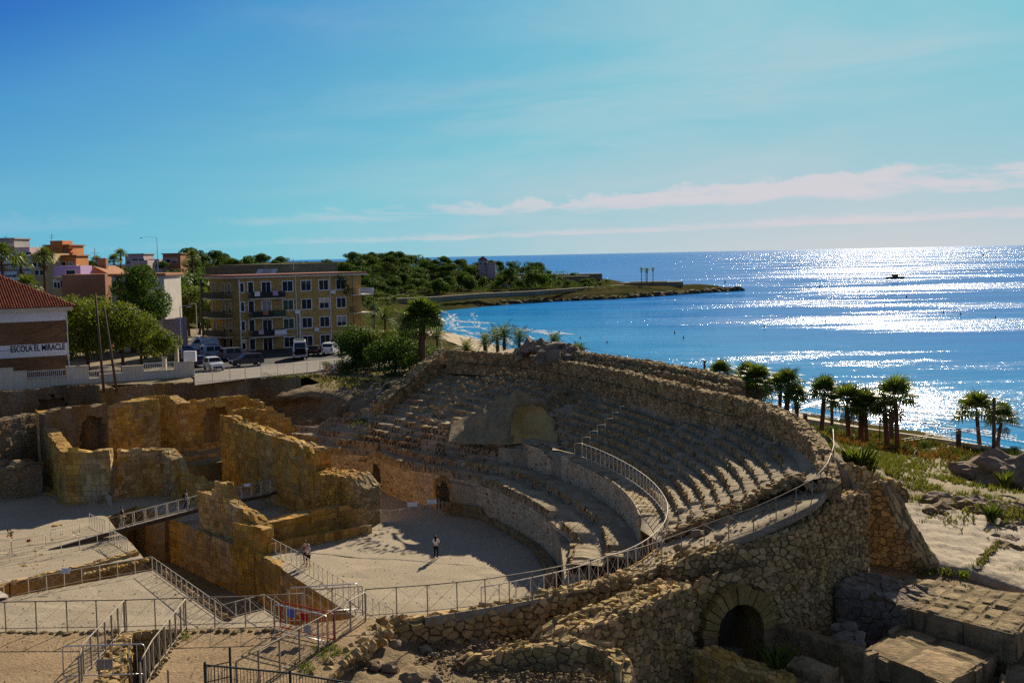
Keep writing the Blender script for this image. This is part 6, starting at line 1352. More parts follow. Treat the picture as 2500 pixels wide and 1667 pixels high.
T, F, zt = house('white house with brown vertical panels behind the dark pine', 272, 400, 675, 196, 'palewall', 10, 8, 'terracotta', ((686, (282, 302, 325)), (722, (304, 327))), win=1.2, hw=2.2)
for x in (290, 318, 344): u = (x-272)/128*F.L; mb = MB(); F.box(mb, u-.42, u+.42, 8, zt, .01, .12); mb.build('panel', M['brown'], T)
z = D(300, 712, 196).z; mb = MB(); F.box(mb, 0, F.L, z-.2, z+.2, .121, .18); mb.build('floor_band', M['brown'], T)
house('white end wall of a house right of the pine trunk', 398, 431, 780, 186, 'mauve', 6, 8, None, ())
house('pale flat roofed house on the wooded skyline', 305, 350, 622, 470, 'mauve', 14, 10, 'grey', ((632, (315, 330, 344)),), win=2.2, hw=1.8)
house('small brick villa on the wooded skyline', 397, 440, 621, 460, 'terracotta', 14, 10, 'roofred', ((631, (408, 425)),), win=2.0, hw=1.8)
house('low pale house in front of the skyline villas', 362, 388, 633, 450, 'mauve', 10, 10, None, ((642, (372,)),), win=1.8, hw=1.6)
house('lit pale annex below the skyline villa', 318, 360, 636, 440, 'mauve', 10, 10, None, ())
T, F, zt = house('long old fort wall of tan stone on the hill behind the yellow block', 528, 642, 647, 420, 'fort', 30, 8, None, (), name='fort_wall', cat='fort', Y2=400)
house('right bastion of the old fort wall', 642, 730, 649, 400, 'fort', 30, 8, None, (), name='fort_wall', cat='fort', Y2=412)
T, F, zt = house('villa tower with a dark red pointed roof among the headland trees', 1168, 1189, 635, 860, 'mauve', 8, 5, None, ((641, (1173, 1184)),), win=1.4, hw=1.6)
mb = MB(); c = F.p(F.L/2, zt, -4); mb.add([F.p(-1, zt, 1), F.p(F.L+1, zt, 1), F.p(F.L+1, zt, -9), F.p(-1, zt, -9), c+Vector((0, 0, 2.8))], ((0, 1, 4), (1, 2, 4), (2, 3, 4), (3, 0, 4), (3, 2, 1, 0))); mb.build('roof', M['roofred'], T)
house('low wing of the headland villa with a red roof', 1189, 1210, 643, 858, 'mauve', 8, 5, 'roofred', ())
house('grey wall of the old battery above the point', 1325, 1470, 671, 900, 'fort', 12, 0, None, (), name='battery_wall', cat='fort', Y2=905)
house('lower terrace wall of the old battery', 1320, 1440, 676, 880, 'fort', 10, 0, None, (), name='battery_wall', cat='fort')
house('pale low building beside the headland steps', 1247, 1272, 677, 850, 'bandwhite', 8, 0, None, ())
house('long low platform wall on the tip of the headland', 1500, 1668, 691, 900, 'fort', 14, -6, None, (), name='platform_wall', cat='wall')
house('raised block on the tip platform under the palms', 1540, 1628, 688, 905, 'fort', 8, -6, None, (), name='platform_wall', cat='wall')
mb = MB(); wl = [P(915, 742, -2.4), P(1000, 739, -3), P(1074, 735, -3), P(1168, 727, -3), P(1302, 720, -3), P(1409, 712, -3), P(1525, 704, -3.2)]
wt = [P(915, 731, -.3), P(1000, 726.5, -.5), P(1074, 722, -.6), P(1168, 716, -.6), P(1302, 708, -.7), P(1409, 702, -.7), P(1525, 695, -.7)]
for i in range(len(wl)): wt[i] = flat(wl[i], wt[i].z)
PRW = thing('promenade_wall', 'long pale sea wall below the headland road', 'wall', wl[3]); mb.grid([[p for p in wl], [p for p in wt], [p+Vector((0, 2, 0)) for p in wt], [p+Vector((0, 2, -3)) for p in wt]]); mb.build('wall_face', M['fort'], PRW)
mb = MB(); mb.grid([[p+Vector((0, 1, .12)) for p in wt], [p+Vector((0, 6, .15)) for p in wt]]); mb.build('promenade', M['lane'])['kind'] = 'structure'
rp_ = [P(880, 742, .3), P(960, 726, .5), P(1010, 716, 1.0), P(1080, 706, 1.6), P(1150, 697, 2.6), P(1160, 686, 4.2), P(1140, 678, 5.5)]
mb = MB(); rc = curve(rp_, 40); mb.grid([[p+Vector((0, 0, .9)) for p in rc], [p+Vector((1, 7, .9)) for p in rc]]); mb.build('headland_road', M['lane'])['kind'] = 'structure'
# rocks of the point
RK = thing('shore_rocks', 'dark low rocks along the waterline of the headland and its tip', 'rocks', P(1600, 715, -8), None)
q = random.Random(12); rkm = MB()
for i in range(430):
    t = q.random()**.8; c = curve([Vector((-20, 727, -8)), Vector((0, 762, -8)), Vector((42, 797, -8)), Vector((74, 814, -8)), Vector((120, 870, -8)), Vector((172, 925, -8))], 100)[min(99, int(t*100))]
    rr = q.uniform(.5, 1.8)*(1+.5*t); rkm.ball(c+Vector((q.uniform(-3, 2), q.uniform(-1, 9), q.uniform(-.2, 1.5))), (rr*1.7, rr*1.4, rr*.8), 6, 4, 0, .35, i)
rkm.build('rocks', M['shore'], RK, kind='stuff')
# ================================================================== CARS
PAINT = {}
def paint(n, c): PAINT[n] = mat('car_paint_'+n, c, None, 1, .28, metal=.0, spec=.6)
for n, c in (('white', (.66, .67, .68)), ('navy', (.02, .035, .10)), ('black', (.012, .012, .015)), ('silverblue', (.22, .30, .40)), ('blue', (.03, .09, .24)), ('red', (.32, .015, .012)), ('grey', (.12, .13, .14)), ('skyblue', (.35, .48, .62))): paint(n, c)
lampw = mat('headlight_glass', (.75, .76, .78), None, 1, .15); lampr = mat('tail_light', (.35, .01, .01), None, 1, .2)
PROFILES = {'suv': [(-2.15, .38), (-2.2, .75), (-2.12, 1.05), (-1.9, 1.62), (-1.4, 1.70), (.25, 1.66), (.95, 1.10), (1.9, .95), (2.15, .75), (2.18, .38)],
            'car': [(-2.05, .34), (-2.1, .7), (-1.95, .98), (-1.5, 1.40), (-1.0, 1.47), (.15, 1.45), (.9, .95), (1.85, .80), (2.1, .6), (2.1, .34)],
            'estate': [(-2.2, .36), (-2.24, .8), (-2.15, 1.15), (-2.0, 1.72), (-1.5, 1.82), (.5, 1.78), (1.15, 1.15), (1.9, .98), (2.15, .7), (2.15, .36)],
            'van': [(-2.6, .40), (-2.65, .8), (-2.62, 1.3), (-2.55, 1.98), (-2.2, 2.05), (1.0, 2.02), (1.75, 1.25), (2.35, 1.05), (2.55, .75), (2.55, .40)],
            'camper': [(-2.9, .42), (-2.95, .9), (-2.93, 1.5), (-2.88, 2.55), (-2.6, 2.65), (1.2, 2.62), (1.9, 1.55), (2.6, 1.25), (2.8, .85), (2.8, .42)]}
def car(label, loc, rz, kind, col, cat='car', group='vehicles in the car park', hw=.88):
    T = thing({'van': 'van', 'camper': 'camper_van'}.get(kind, 'parked_car'), label, cat, loc, group); T.rotation_euler[2] = R(rz); pr = PROFILES[kind]; mp = PAINT[col]
    if kind in ('van', 'camper'): hw = 1.0
    top = max(z for _, z in pr); belt = 1.0 if kind in ('suv', 'car', 'estate') else 1.25
    def w(z): return hw*(1-.16*max(0, (z-belt)/(top-belt))**1.2) if z > belt else hw*(1-.06*max(0, (.6-z)))
    rows = []
    for x, z in pr: ww = w(z); rows.append([Vector((x, y, z-.03*abs(y/ww)**4)) for y in (-ww, -ww*.92, -ww*.5, 0, ww*.5, ww*.92, ww)])
    mb = MB(); mb.grid(rows); n = len(pr)
    for s in (0, 6): mb.add([r[s] for r in rows], [tuple(range(n)) if s == 6 else tuple(range(n))[::-1]])
    mb.quad(rows[0][0], rows[0][6], rows[-1][6], rows[-1][0])
    o = mb.build('body', mp); o.parent = T
    def pan(name, pts, m): b = MB(); b.add(pts, [tuple(range(len(pts)))]); o = b.build(name, m); o.parent = T
    (xa, za), (xb, zb_) = pr[5], pr[6]; e = .012
    L = lambda t: (xa+(xb-xa)*t, za+(zb_-za)*t)
    a, b = L(.12), L(.88); nx = Vector((zb_-za, 0, -(xb-xa))).normalized(); nx = nx if nx.x > 0 else -nx
    pan('windscreen', [Vector((a[0], -w(a[1])*.86, a[1]))+nx*e*2, Vector((b[0], -w(b[1])*.90, b[1]))+nx*e*2, Vector((b[0], w(b[1])*.90, b[1]))+nx*e*2, Vector((a[0], w(a[1])*.86, a[1]))+nx*e*2], M['glass'])
    (xc, zc), (xd, zd) = pr[2], pr[3]; nb = Vector((-(zd-zc), 0, (xd-xc))).normalized(); nb = nb if nb.x < 0 else -nb
    M2 = lambda t: (xc+(xd-xc)*t, zc+(zd-zc)*t)
    a, b = M2(.15), M2(.85)
    if kind != 'van': pan('rear_window', [Vector((a[0], -w(a[1])*.85, a[1]))+nb*e*2, Vector((b[0], -w(b[1])*.82, b[1]))+nb*e*2, Vector((b[0], w(b[1])*.82, b[1]))+nb*e*2, Vector((a[0], w(a[1])*.85, a[1]))+nb*e*2], M['glass'])
    zl, zh = belt+.05, top-.16
    segs = ((-1.65, -.55), (-.45, .45)) if kind in ('suv', 'car', 'estate') else (((.35, 1.25),) if kind == 'van' else ((.5, 1.4), (-1.9, -.9)))
    for s in (-1, 1):
        for x0, x1 in segs:
            if kind in ('van', 'camper'): zh = 1.9
            fr = max(0, x1-.1)*.5
            pan('side_window', [Vector((x0, s*(w(zl)+e), zl)), Vector((x1+fr*.5, s*(w(zl)+e), zl)), Vector((x1-fr*.6, s*(w(zh)+e), zh)), Vector((x0+.08, s*(w(zh)+e), zh))][::s], M['glass'])
        for xw in (pr[0][0]+.72, pr[-1][0]-.78):
            r = .33 if kind not in ('van', 'camper') else .37; b = MB(); b.tube([(xw, s*(hw-.2), r), (xw, s*(hw+.015), r)], r, 14); o = b.build('wheel', M['black']); o.parent = T
            b = MB(); b.tube([(xw, s*(hw+.005), r), (xw, s*(hw+.025), r)], r*.6, 10); o2 = b.build('rim', M['steel']); o2.parent = o
        b = MB(); b.box((pr[-2][0]-.06, s*hw*.72, pr[-2][1]-.02), (.18, .36, .16)); o = b.build('headlight', lampw); o.parent = T
        b = MB(); b.box((pr[1][0]+.03, s*hw*.80, pr[1][1]+.08), (.12, .22, .30)); o = b.build('tail_light', lampr); o.parent = T
        b = MB(); b.box((.62, s*(hw+.09), belt+.02), (.14, .16, .12)); o = b.build('mirror', mp); o.parent = T
    b = MB(); b.box((pr[-1][0]-.02, 0, .52), (.08, hw*1.3, .2)); o = b.build('grille', M['black']); o.parent = T
    if kind == 'camper':
        b = MB(); b.box((-.8, 0, 2.70), (2.6, 1.3, .12)); o = b.build('roof_rack', M['darkiron']); o.parent = T
        b = MB(); b.box((-3.0, 0, 1.15), (.14, 1.5, .9)); o = b.build('bicycle_rack', M['black']); o.parent = T
    return T
def gpos(x, y): return P(x, y, 8.09)
for a in (('white crossover car parked facing the fence at the left of the car park', gpos(522, 903), -62, 'suv', 'white'),
          ('black car parked behind the white crossover', gpos(602, 893), -150, 'suv', 'black'),
          ('navy car at the left end of the near row', gpos(480, 893), 125, 'car', 'navy'),
          ('dark green grey estate car with roof rails in the shade', gpos(575, 878), 35, 'estate', 'grey'),
          ('pale blue estate car in the shaded row', gpos(528, 872), 30, 'estate', 'silverblue'),
          ('blue car behind the gate pillar', gpos(458, 866), 20, 'car', 'blue'),
          ('white sedan at the back of the car park', gpos(482, 840), 190, 'car', 'white'),
          ('dark blue car in front of the long blue van', gpos(522, 862), 25, 'car', 'navy'),
          ('black car between the camper van and the white estate', gpos(772, 866), 80, 'car', 'black'),
          ('white estate car seen from behind beside the yellow block', gpos(808, 864), 84, 'estate', 'white'),
          ('black car with red tail lights at the right of the car park', gpos(853, 862), 82, 'suv', 'black'),
          ('red car half hidden behind the bushes', gpos(903, 886), 60, 'car', 'red'),
          ('blue car at the far left behind the street lamp', gpos(440, 838), 100, 'suv', 'blue')):
    car(*a)
car('long pale blue panel van in the shade of the yellow block', gpos(492, 856), 205, 'van', 'skyblue', 'van')
car('white camper van with a bicycle rack on its back doors', gpos(733, 874), 100, 'camper', 'white', 'camper van')
for x, y, lb, c in ((1190, 680, 'tiny white car on the headland road', 'white'), (1240, 682, 'tiny blue van parked below the headland trees', 'skyblue'), (1226, 686, 'tiny dark car parked below the headland trees', 'navy')):
    p = D(x, y, 830); p.z = land_z(p.x, p.y)+.6; car(lb, p, 20, 'car', c, group='cars on the headland')
# ================================================================== LAMPS, POLES, WIRES
def lamp(label, loc, h, arm=1.4, az=0, double=False, m='bandwhite', group='street lamps'):
    T = thing('street_lamp', label, 'street lamp', loc, group); b = MB(); b.tube([(0, 0, 0), (0, 0, h)], [.10, .06], 8); o = b.build('pole', M[m]); o.parent = T
    for s in ((1, -1) if double else (1,)):
        b = MB(); b.tube([(0, 0, h-.05), (s*arm*.6, 0, h+.12), (s*arm, 0, h)], .035, 5); o = b.build('arm', M[m]); o.parent = T
        b = MB(); b.ball((s*(arm+.2), 0, h-.08), (.34, .16, .10 if not double else .3), 8, 4); o = b.build('lamp_head', M['steel']); o.parent = T
    T.rotation_euler[2] = R(az); return T
lamp('white street lamp at the left of the car park', gpos(444, 875), 7.6, 1.1, 0)
lamp('grey double street lamp with two bell shades by the beach', P(2148, 1090, -5.2), 7.4, .75, 0, True, 'darkiron')
lamp('street lamp with a long arm high on the left skyline', D(385, 640, 300)-Vector((0, 0, 4)), 10, -4, 0, False, 'steel')
lamp('thin street lamp in front of the pale shrubs', P(482, 828, 8), 6.5, .8, 180)
for x0, y0, x1, y1, z, lb in ((232, 714, 254, 960, 7.7, 'thin leaning wooden pole in front of the big trees, left one'), (254, 750, 286, 960, 7.7, 'thicker leaning wooden pole crossing in front of the big trees')):
    b_ = P(x1, y1, z); t_ = D(x0, y0, b_.y+1.0); mb = MB(); mb.tube([b_, t_], [.17, .10], 7); single(mb, 'wooden_pole', M['timber'], lb, 'pole', 'leaning wooden poles', True)
def wire(label, pts, r=.018, sag=.5, m='black', group='overhead wires'):
    mb = MB()
    for a, b in zip(pts, pts[1:]):
        mb.tube([a.lerp(b, i/10)-Vector((0, 0, sag*4*(i/10)*(1-i/10))) for i in range(11)], r, 4)
    single(mb, 'overhead_wire', M[m], label, 'wire', group)
wire('upper dark cable sagging across the school front', [D(-40, 835, 138), D(165, 776, 149)], .025, .6)
wire('lower dark cable sagging across the school band', [D(-40, 858, 138), D(166, 803, 149)], .025, .8)
POL = []
for i, (x, ytop, lb) in enumerate(((2427, 970, 'rightmost brown railway pole beside the palms'), (2031, 929, 'tall brown railway pole in the gap between two palm groups'), (1720, 880, 'railway pole top showing behind the upper rows of the stand'), (1425, 848, 'small railway pole top beside the jagged masonry'), (1181, 817, 'railway pole with a box among the palms behind the stand'))):
    Y = (160, 183.5, 221.8, 258.6, 308)[i]; t = D(x, ytop, Y); T = thing('railway_pole', lb, 'pole', flat(t, -5.4), 'railway poles along the beach'); POL.append(t)
    mb = MB(); mb.tube([flat(t, -5.6), t], [.27, .21], 8); mb.build('pole', M['timber'], T)
    mb = MB(); mb.box(t+Vector((.3, 0, -.15)), (1.0, .15, .12)); mb.build('top_bracket', M['darkiron'], T)
    for dz in (1.9, 3.6):
        mb = MB(); mb.tube([t+Vector((.15, 0, -dz)), t+Vector((.55, .1, -dz)), t+Vector((.55, .1, -dz+.45))], .05, 5); mb.ball(t+Vector((.55, .1, -dz+.5)), .14, 6, 4); mb.build('insulator', M['darkiron'], T)
ext = POL[0]+(POL[0]-POL[1])*1.0
for j, (dz, nm) in enumerate(((.1, 'top'), (1.6, 'second'), (3.3, 'third'))):
    wire(nm+' railway wire strung along the beach poles', [ext+Vector((.5, 0, -dz))]+[p+Vector((.5, 0, -dz)) for p in POL], .022, .7, group='railway wires')
for i, (a, b, lb) in enumerate(((P(1880, 1022, -1.0), POL[1]-Vector((0, 0, 2.8)), 'long leaning lattice mast reaching the middle railway pole'), (P(2200, 1078, -4.4), POL[0]-Vector((0, 0, 4.0)), 'long leaning lattice mast reaching the right railway pole'))):
    T = thing('lattice_mast', lb, 'lattice mast', a, 'leaning lattice masts'); d = b-a
    for o in (0, .32): mb = MB(); mb.bar(a+Vector((0, 0, o)), b+Vector((0, 0, o)), .07); mb.build('chord', M['steel'], T)
    for k_ in range(14): p = a+d*(k_/14); mb = MB(); mb.bar(p, p+d/14+Vector((0, 0, .32)), .04); mb.build('lattice_bar', M['steel'], T)
    mb = MB(); c = a+d*.55; mb.tube([c, c+Vector((.3, .1, -1.0)), c+Vector((-.9, .1, -1.4))], .045, 5); mb.build('hanger', M['darkiron'], T)
for x, y, h, lb in ((1966, 1050, 2.6, 'left low concrete post by the railway'), (2176, 1085, 4.6, 'pale concrete post between the beach palms'), (2340, 1100, 3.0, 'short dark post under the right lattice mast')):
    mb = MB(); p = P(x, y, -5.3); mb.box((p.x, p.y, -5.3+h/2), (.55, .5, h)); single(mb, 'concrete_post', M['timber'], lb, 'post', 'posts along the railway')
mb = MB(); bl = [P(1950, 1036, -5.2), P(2100, 1062, -5.2), P(2200, 1076, -5.3), P(2470, 1118, -5.4), P(2560, 1130, -5.4)]; bl = [p+Vector((1.5, 1.5, 0)) for p in bl]
BWL = thing('beach_wall', 'low pale wall between the railway and the beach', 'wall', bl[0]); mb.grid([[p for p in bl], [p+Vector((0, 0, .7)) for p in bl], [p+Vector((.4, .3, .7)) for p in bl], [p+Vector((.4, .3, 0)) for p in bl]]); mb.build('wall_face', M['cream'], BWL)
mb = MB()
for i in range(5): p = D(462+i*9, 730, 330+i*14); mb.bar(flat(p, 5), flat(p, 14), .18)
for i in range(3): a, b = D(455, 728+i*9, 330), D(505, 726+i*9, 350); mb.bar(a, b, .16)
single(mb, 'catenary_gantry', M['steel'], 'pale steel railway gantries in the gap left of the yellow block', 'gantry')
for x, y, yt, Y, lb in ((231, 640, 606, 230, 'television aerial with cross arms beside the skyline palm'), (126, 586, 570, 345, 'thin mast on the orange tower'), (716, 660, 632, 205, 'satellite dish mast on the roof of the yellow block'), (14, 585, 576, 365, 'small mast on the penthouse block')):
    a, b = D(x, y, Y), D(x, yt, Y); mb = MB(); mb.bar(a, b, .09 if Y < 300 else .14)
    for k_ in (.3, .65): mb.bar(a.lerp(b, k_)-Vector((.8, 0, 0)), a.lerp(b, k_)+Vector((.8, 0, 0)), .05)
    single(mb, 'aerial', M['grey'], lb, 'aerial', 'aerials on roofs')
# ================================================================== TREES
PR = {}
for i in range(3):
    PR['olive', i] = tree_proto('round', 9, 9.5, 10+i, 'leafolive', 8500, .34, .22, .24, .85, 15)
    PR['dark', i] = tree_proto('round', 8, 8.5, 20+i, 'leafdark', 1900, .62, .22, .2, .8, 10)
    PR['mid', i] = tree_proto('round', 6.5, 7, 30+i, 'leafmid', 1500, .55, .2, .18, .8, 9)
    PR['umb', i] = tree_proto('umbrella', 11, 9, 40+i, 'leafdark', 1800, .62, .5, .22, .55, 9)
    PR['bush', i] = tree_proto('round', 2.2, 3.0, 50+i, 'leafmid', 900, .22, .05, .06, .8, 8)
    PR['pale', i] = tree_proto('round', 6, 6, 60+i, 'leafpale', 2600, .34, .2, .16, .9, 10)
    PR['street', i] = tree_proto('umbrella', 4.6, 5.5, 70+i, 'leafpale', 700, .45, .4, .14, .55, 7)
PR['pine'] = tree_proto('round', 14, 8.0, 81, 'leafdark', 9000, .36, .30, .26, 1.0, 17)
PR['small'] = tree_proto('round', 5.6, 4.6, 82, 'leafolive', 3600, .26, .3, .10, .9, 10)
PR['shrubbig'] = tree_proto('round', 6.2, 7.0, 83, 'leafdark', 6500, .30, .05, .2, .85, 14)
PR['shrubpale'] = tree_proto('round', 5.0, 5.0, 84, 'leafolive', 4600, .26, .06, .15, .9, 12)
PR['darkclump'] = tree_proto('round', 4.2, 6.2, 85, 'leafdark', 5200, .28, .03, .15, .8, 12)
def at8(x, y): return P(x, y, 7.9)
g1 = 'big trees of the school yard'
plant(PR['olive', 0], 'big olive green tree just right of the brick school', 'tree', at8(216, 915), .93, 0, g1, 'tree', 1.18)
plant(PR['olive', 1], 'broad olive green tree behind the leaning wooden poles', 'tree', at8(300, 908), .92, 1, g1, 'tree', 1.12)
plant(PR['olive', 2], 'rounded olive green tree at the right of the school yard', 'tree', at8(345, 896), .82, 2, g1)
plant(PR['pine'], 'tall dark pine in front of the white and brown house', 'tree', P(388, 865, 8)+Vector((0, -7, 0)), 1.0, 2.4, None, 'pine_tree')
plant(PR['small'], 'small light green tree with a forked trunk at the end of the boundary wall', 'tree', at8(405, 905), 1.0, .6)
for i, (x, Y, s, k_) in enumerate(((170, 190, 1.0, 0), (205, 186, .95, 1), (240, 182, 1.0, 2), (130, 196, .8, 0), (90, 190, .9, 1), (460, 236, 1.0, 1), (485, 240, 1.0, 2), (505, 232, .85, 0))):
    p = D(x, 760, Y); p.z = 7.9; plant(PR['pale', k_], 'pale green tree in the row behind the school roof' if i < 5 else 'pale green tree in the gap left of the yellow block', 'tree', p, s*1.6, None, 'pale trees behind the school' if i < 5 else 'pale trees by the railway gap')
for i, (x, y, pr, s, lb) in enumerate(((870, 905, 'shrubbig', .95, 'large dark round bush at the right corner of the yellow block'), (925, 905, 'shrubpale', 1.05, 'yellow green bush in front of the dark round bush'), (965, 915, 'darkclump', 1.15, 'dark spreading bush at the foot of the big fan palm'), (1015, 905, 'darkclump', .95, 'dark bush against the end wall of the stand'), (985, 888, 'shrubbig', .85, 'mid height dark bush between the fan palm and the yellow green bush'), (905, 880, 'shrubpale', .9, 'pale bush behind the dark round bush'))):
    plant(PR[pr], lb, 'bush', P(x, y, 7.9), s, i*1.3, 'bushes at the end of the car park', 'bush')
for i, (x, y) in enumerate(((800, 905), (832, 903), (862, 907), (845, 915), (885, 912))):
    pr = ('bush', i % 3); plant((PR[pr][0], None), 'low reddish and green shrub behind the car park fence', 'shrub', P(x, y, 7.9), .55+.05*i, None, 'low shrubs behind the fence', 'shrub')
rs = leafmesh('red_foliage', [((0, 0, .5), (1.6, .8, .6)), ((1.4, .3, .4), (1.0, .7, .5))], 900, .16, 'flower', 5)
for i, (x, y) in enumerate(((838, 906), (872, 902), (815, 908))): tag(obj('red_shrub', rs, None, P(x, y, 7.95), 'thing'), 'red leaved shrub among the low green shrubs', 'shrub', 'red shrubs behind the fence'); 
for o in bpy.data.objects:
    if o.name.startswith('red_shrub'): del o['kind']
palm('tall fan palm with a thick dry skirt at the left end of the stand', P(1030, 920, 7.6), 6.4, 'fan', 3.3, 52, .5, True, (.2, 0), 'palms at the end of the car park', 2, spread=1.05, fl=19)
for i, (x, y, z, h, L, sd, lb) in enumerate(((942, 850, 6.0, 5.2, 3.2, 3, 'feathery palm left of the tall fan palm'), (985, 845, 5.5, 4.6, 3.0, 4, 'second feathery palm just left of the tall fan palm'), (1068, 870, 3, 3.5, 3.0, 5, 'low feathery palm right of the tall fan palm'))):
    palm(lb, P(x, y, z), h, 'pinnate', L, 34, .25, False, (0, 0), 'palms at the end of the car park', sd)
for i, (x, ytop, Y, h, L, lb) in enumerate(((1138, 848, 215, 8, 2.4, 'leftmost low palm behind the stand'), (1185, 832, 205, 9, 2.5, 'palm beside the boxed railway pole'), (1214, 822, 200, 9, 2.7, 'dark palm left of the tallest palm behind the stand'), (1231, 815, 195, 9, 2.9, 'tallest feathery palm behind the top of the stand'), (1268, 826, 196, 9, 2.8, 'rightmost leafy palm beside the jagged masonry'), (1352, 830, 190, 9, 2.0, 'small palm crown peeping over the jagged masonry'), (1413, 850, 190, 9, 1.8, 'palm tips right of the jagged masonry'))):
    t = D(x, ytop+10, Y); palm(lb, flat(t, t.z-h), h, 'pinnate', L, 26, .28, True, (0, 0), 'palms behind the stand', 20+i)
for i, (x, ytop, Y, L, lb) in enumerate(((1765, 905, 178, 2.0, 'leftmost fan palm by the beach, behind the end of the upper rows'), (1822, 915, 175, 1.8, 'slim fan palm over the green bushes'), (1850, 920, 172, 1.9, 'fan palm just right of the green bushes'), (1897, 935, 168, 1.6, 'slim fan palm of the pair with red trunks, left one'), (1914, 928, 166, 2.1, 'taller fan palm of the pair with red trunks'), (1951, 960, 163, 1.4, 'small fan palm behind the left lattice mast'), (2000, 952, 160, 1.7, 'lone fan palm left of the tall railway pole'),
        (2076, 978, 158, 2.2, 'left fan palm of the trio right of the tall railway pole'), (2101, 984, 157, 1.9, 'middle fan palm of the trio right of the tall railway pole'), (2120, 990, 156, 2.0, 'leaning right fan palm of the trio'), (2194, 966, 154, 2.6, 'big dark fan palm right of the double street lamp'), (2170, 990, 156, 1.7, 'small fan palm beside the pale concrete post'), (2392, 1000, 168, 2.7, 'broad fan palm just behind the rightmost railway pole'), (2436, 1015, 170, 1.9, 'fan palm half hidden behind the rightmost railway pole'))):
    t = D(x, ytop+16, Y); palm(lb, flat(t, -5.5), t.z+5.5, 'fan', L*rnd.uniform(1.35, 1.7), rnd.randint(24, 38), rnd.uniform(.26, .42), i % 3 > 0, (rnd.uniform(-.7, .7), rnd.uniform(-.3, .3)), 'fan palms along the beach', 40+i)
for i, (x, y, z, s, lb) in enumerate(((1800, 1000, -3, 1.6, 'left glossy green bush below the end of the upper rows'), (1845, 1005, -3.4, 1.7, 'right glossy green bush below the end of the upper rows'), (1822, 985, -4, 1.9, 'tall glossy green bush between the slim palms'))):
    plant(PR['shrubbig'], lb, 'bush', P(x, y, z), .8*s/1.6, i*2, 'green bushes by the beach palms', 'bush', 1.15)
for i, (x, ytop, Y, lb) in enumerate(((1566, 654, 900, 'left tall palm on the tip of the headland'), (1577, 655, 903, 'second tall palm on the tip of the headland'), (1580, 655, 896, 'third tall palm on the tip of the headland'), (1594, 653, 900, 'right tall palm on the tip of the headland'))):
    t = D(x, ytop+6, Y); palm(lb, flat(t, -2.4), t.z+2.4, 'fan', 2.2, 20, .28, True, (0, 0), 'palms on the headland tip', 60+i, fl=9)
for i, (x, ytop, Y, L, lb) in enumerate(((4, 622, 215, 3.6, 'big fan palm at the left edge in front of the white block'), (51, 638, 225, 2.7, 'fan palm in front of the white balconies'), (107, 622, 235, 2.9, 'fan palm between the white block and the orange tower'), (235, 628, 300, 2.0, 'small palm below the television aerial'), (294, 612, 310, 2.1, 'tall round palm on the left skyline'), (278, 627, 305, 2.3, 'lower palm beside the tall skyline palm'), (470, 616, 330, 2.4, 'dark round palm on the skyline above the pine'), (66, 694, 180, 2.4, 'low palm behind the school roof ridge'))):
    t = D(x, ytop+14, Y); palm(lb, flat(t, max(7.5, t.z-11)), min(11, t.z-7.5), 'fan', L, 26, .3, True, (0, 0), 'palms among the town houses', 70+i, fl=11)
# wooded hill and headland: trees set out along the slopes
q = random.Random(99); cnt = 0
KIND = {'dark': 'dark round-crowned', 'umb': 'tall flat-topped', 'mid': 'mid green', 'street': 'low parasol-shaped'}
def where(x, marks):
    for lim, t in marks:
        if x < lim: return t
    return marks[-1][1]
HEAD = ((930, 'just right of the yellow block'), (1000, 'where the road starts'), (1080, 'above the road bend'), (1160, 'left of the red roofed villa'), (1225, 'around the red roofed villa'), (9999, 'at the seaward end'))
SKY = ((500, 'above the dark pine'), (600, 'over the yellow block, left'), (700, 'above the solar panels'), (800, 'over the yellow block, centre'), (9999, 'over the yellow block, right'))
TOWN = ((240, 'beside the television aerial'), (310, 'by the two skyline palms'), (380, 'below the long armed lamp'), (9999, 'right of the brick villa'))
def forest(what, group, n, xr, Yr, kinds, sr, name='tree', marks=HEAD, zoff=-.5, dmin=34):
    for _ in range(n):
        for _t in range(12):
            px = q.uniform(*xr); Y = Yr[0]+(Yr[1]-Yr[0])*q.random(); X = (px-1250)/CAM_F*Y; d = inland(X, Y)
            if d > dmin: break
        else: continue
        z = land_z(X, Y); k_ = q.choice(kinds); s = q.uniform(*sr); dep = ('front edge', 'middle', 'back')[min(2, int(3*(Y-Yr[0])/(Yr[1]-Yr[0])))]
        plant(PR[k_, q.randrange(3)], '%s tree, %s of the %s, %s' % (KIND[k_], dep, what, where(px, marks)), 'tree', (X, Y, z+zoff), s, None, group, name)
forest('skyline woods', 'trees on the skyline behind the yellow block', 58, (440, 930), (440, 640), ('dark', 'dark', 'umb', 'mid'), (.75, 1.15), marks=SKY)
forest('headland woods', 'trees covering the headland', 135, (850, 1340), (735, 940), ('dark', 'dark', 'mid', 'umb'), (.85, 1.35))
forest('fort grove', 'trees around the fort', 14, (470, 800), (300, 400), ('dark', 'mid'), (.65, 1.0), marks=SKY)
forest('town trees', 'trees among the town houses', 24, (185, 480), (250, 420), ('dark', 'mid', 'umb'), (.6, 1.0), marks=TOWN)
forest('skyline pines', 'flat topped pines on the skyline', 8, (740, 1010), (560, 640), ('umb',), (1.05, 1.4), 'pine_tree', marks=((860, 'left of the yellow block end'), (930, 'over the yellow block end'), (9999, 'right of the yellow block')))
forest('beach slope', 'trees on the slope above the beach', 46, (845, 1120), (520, 760), ('mid', 'dark', 'street'), (.45, .9), dmin=26)
forest('headland scrub', 'scrub trees on the headland end', 22, (1290, 1500), (838, 900), ('mid', 'dark'), (.4, .75), zoff=-.9, marks=((1360, 'below the battery wall'), (1430, 'right of the battery wall'), (9999, 'nearest the tip platform')))
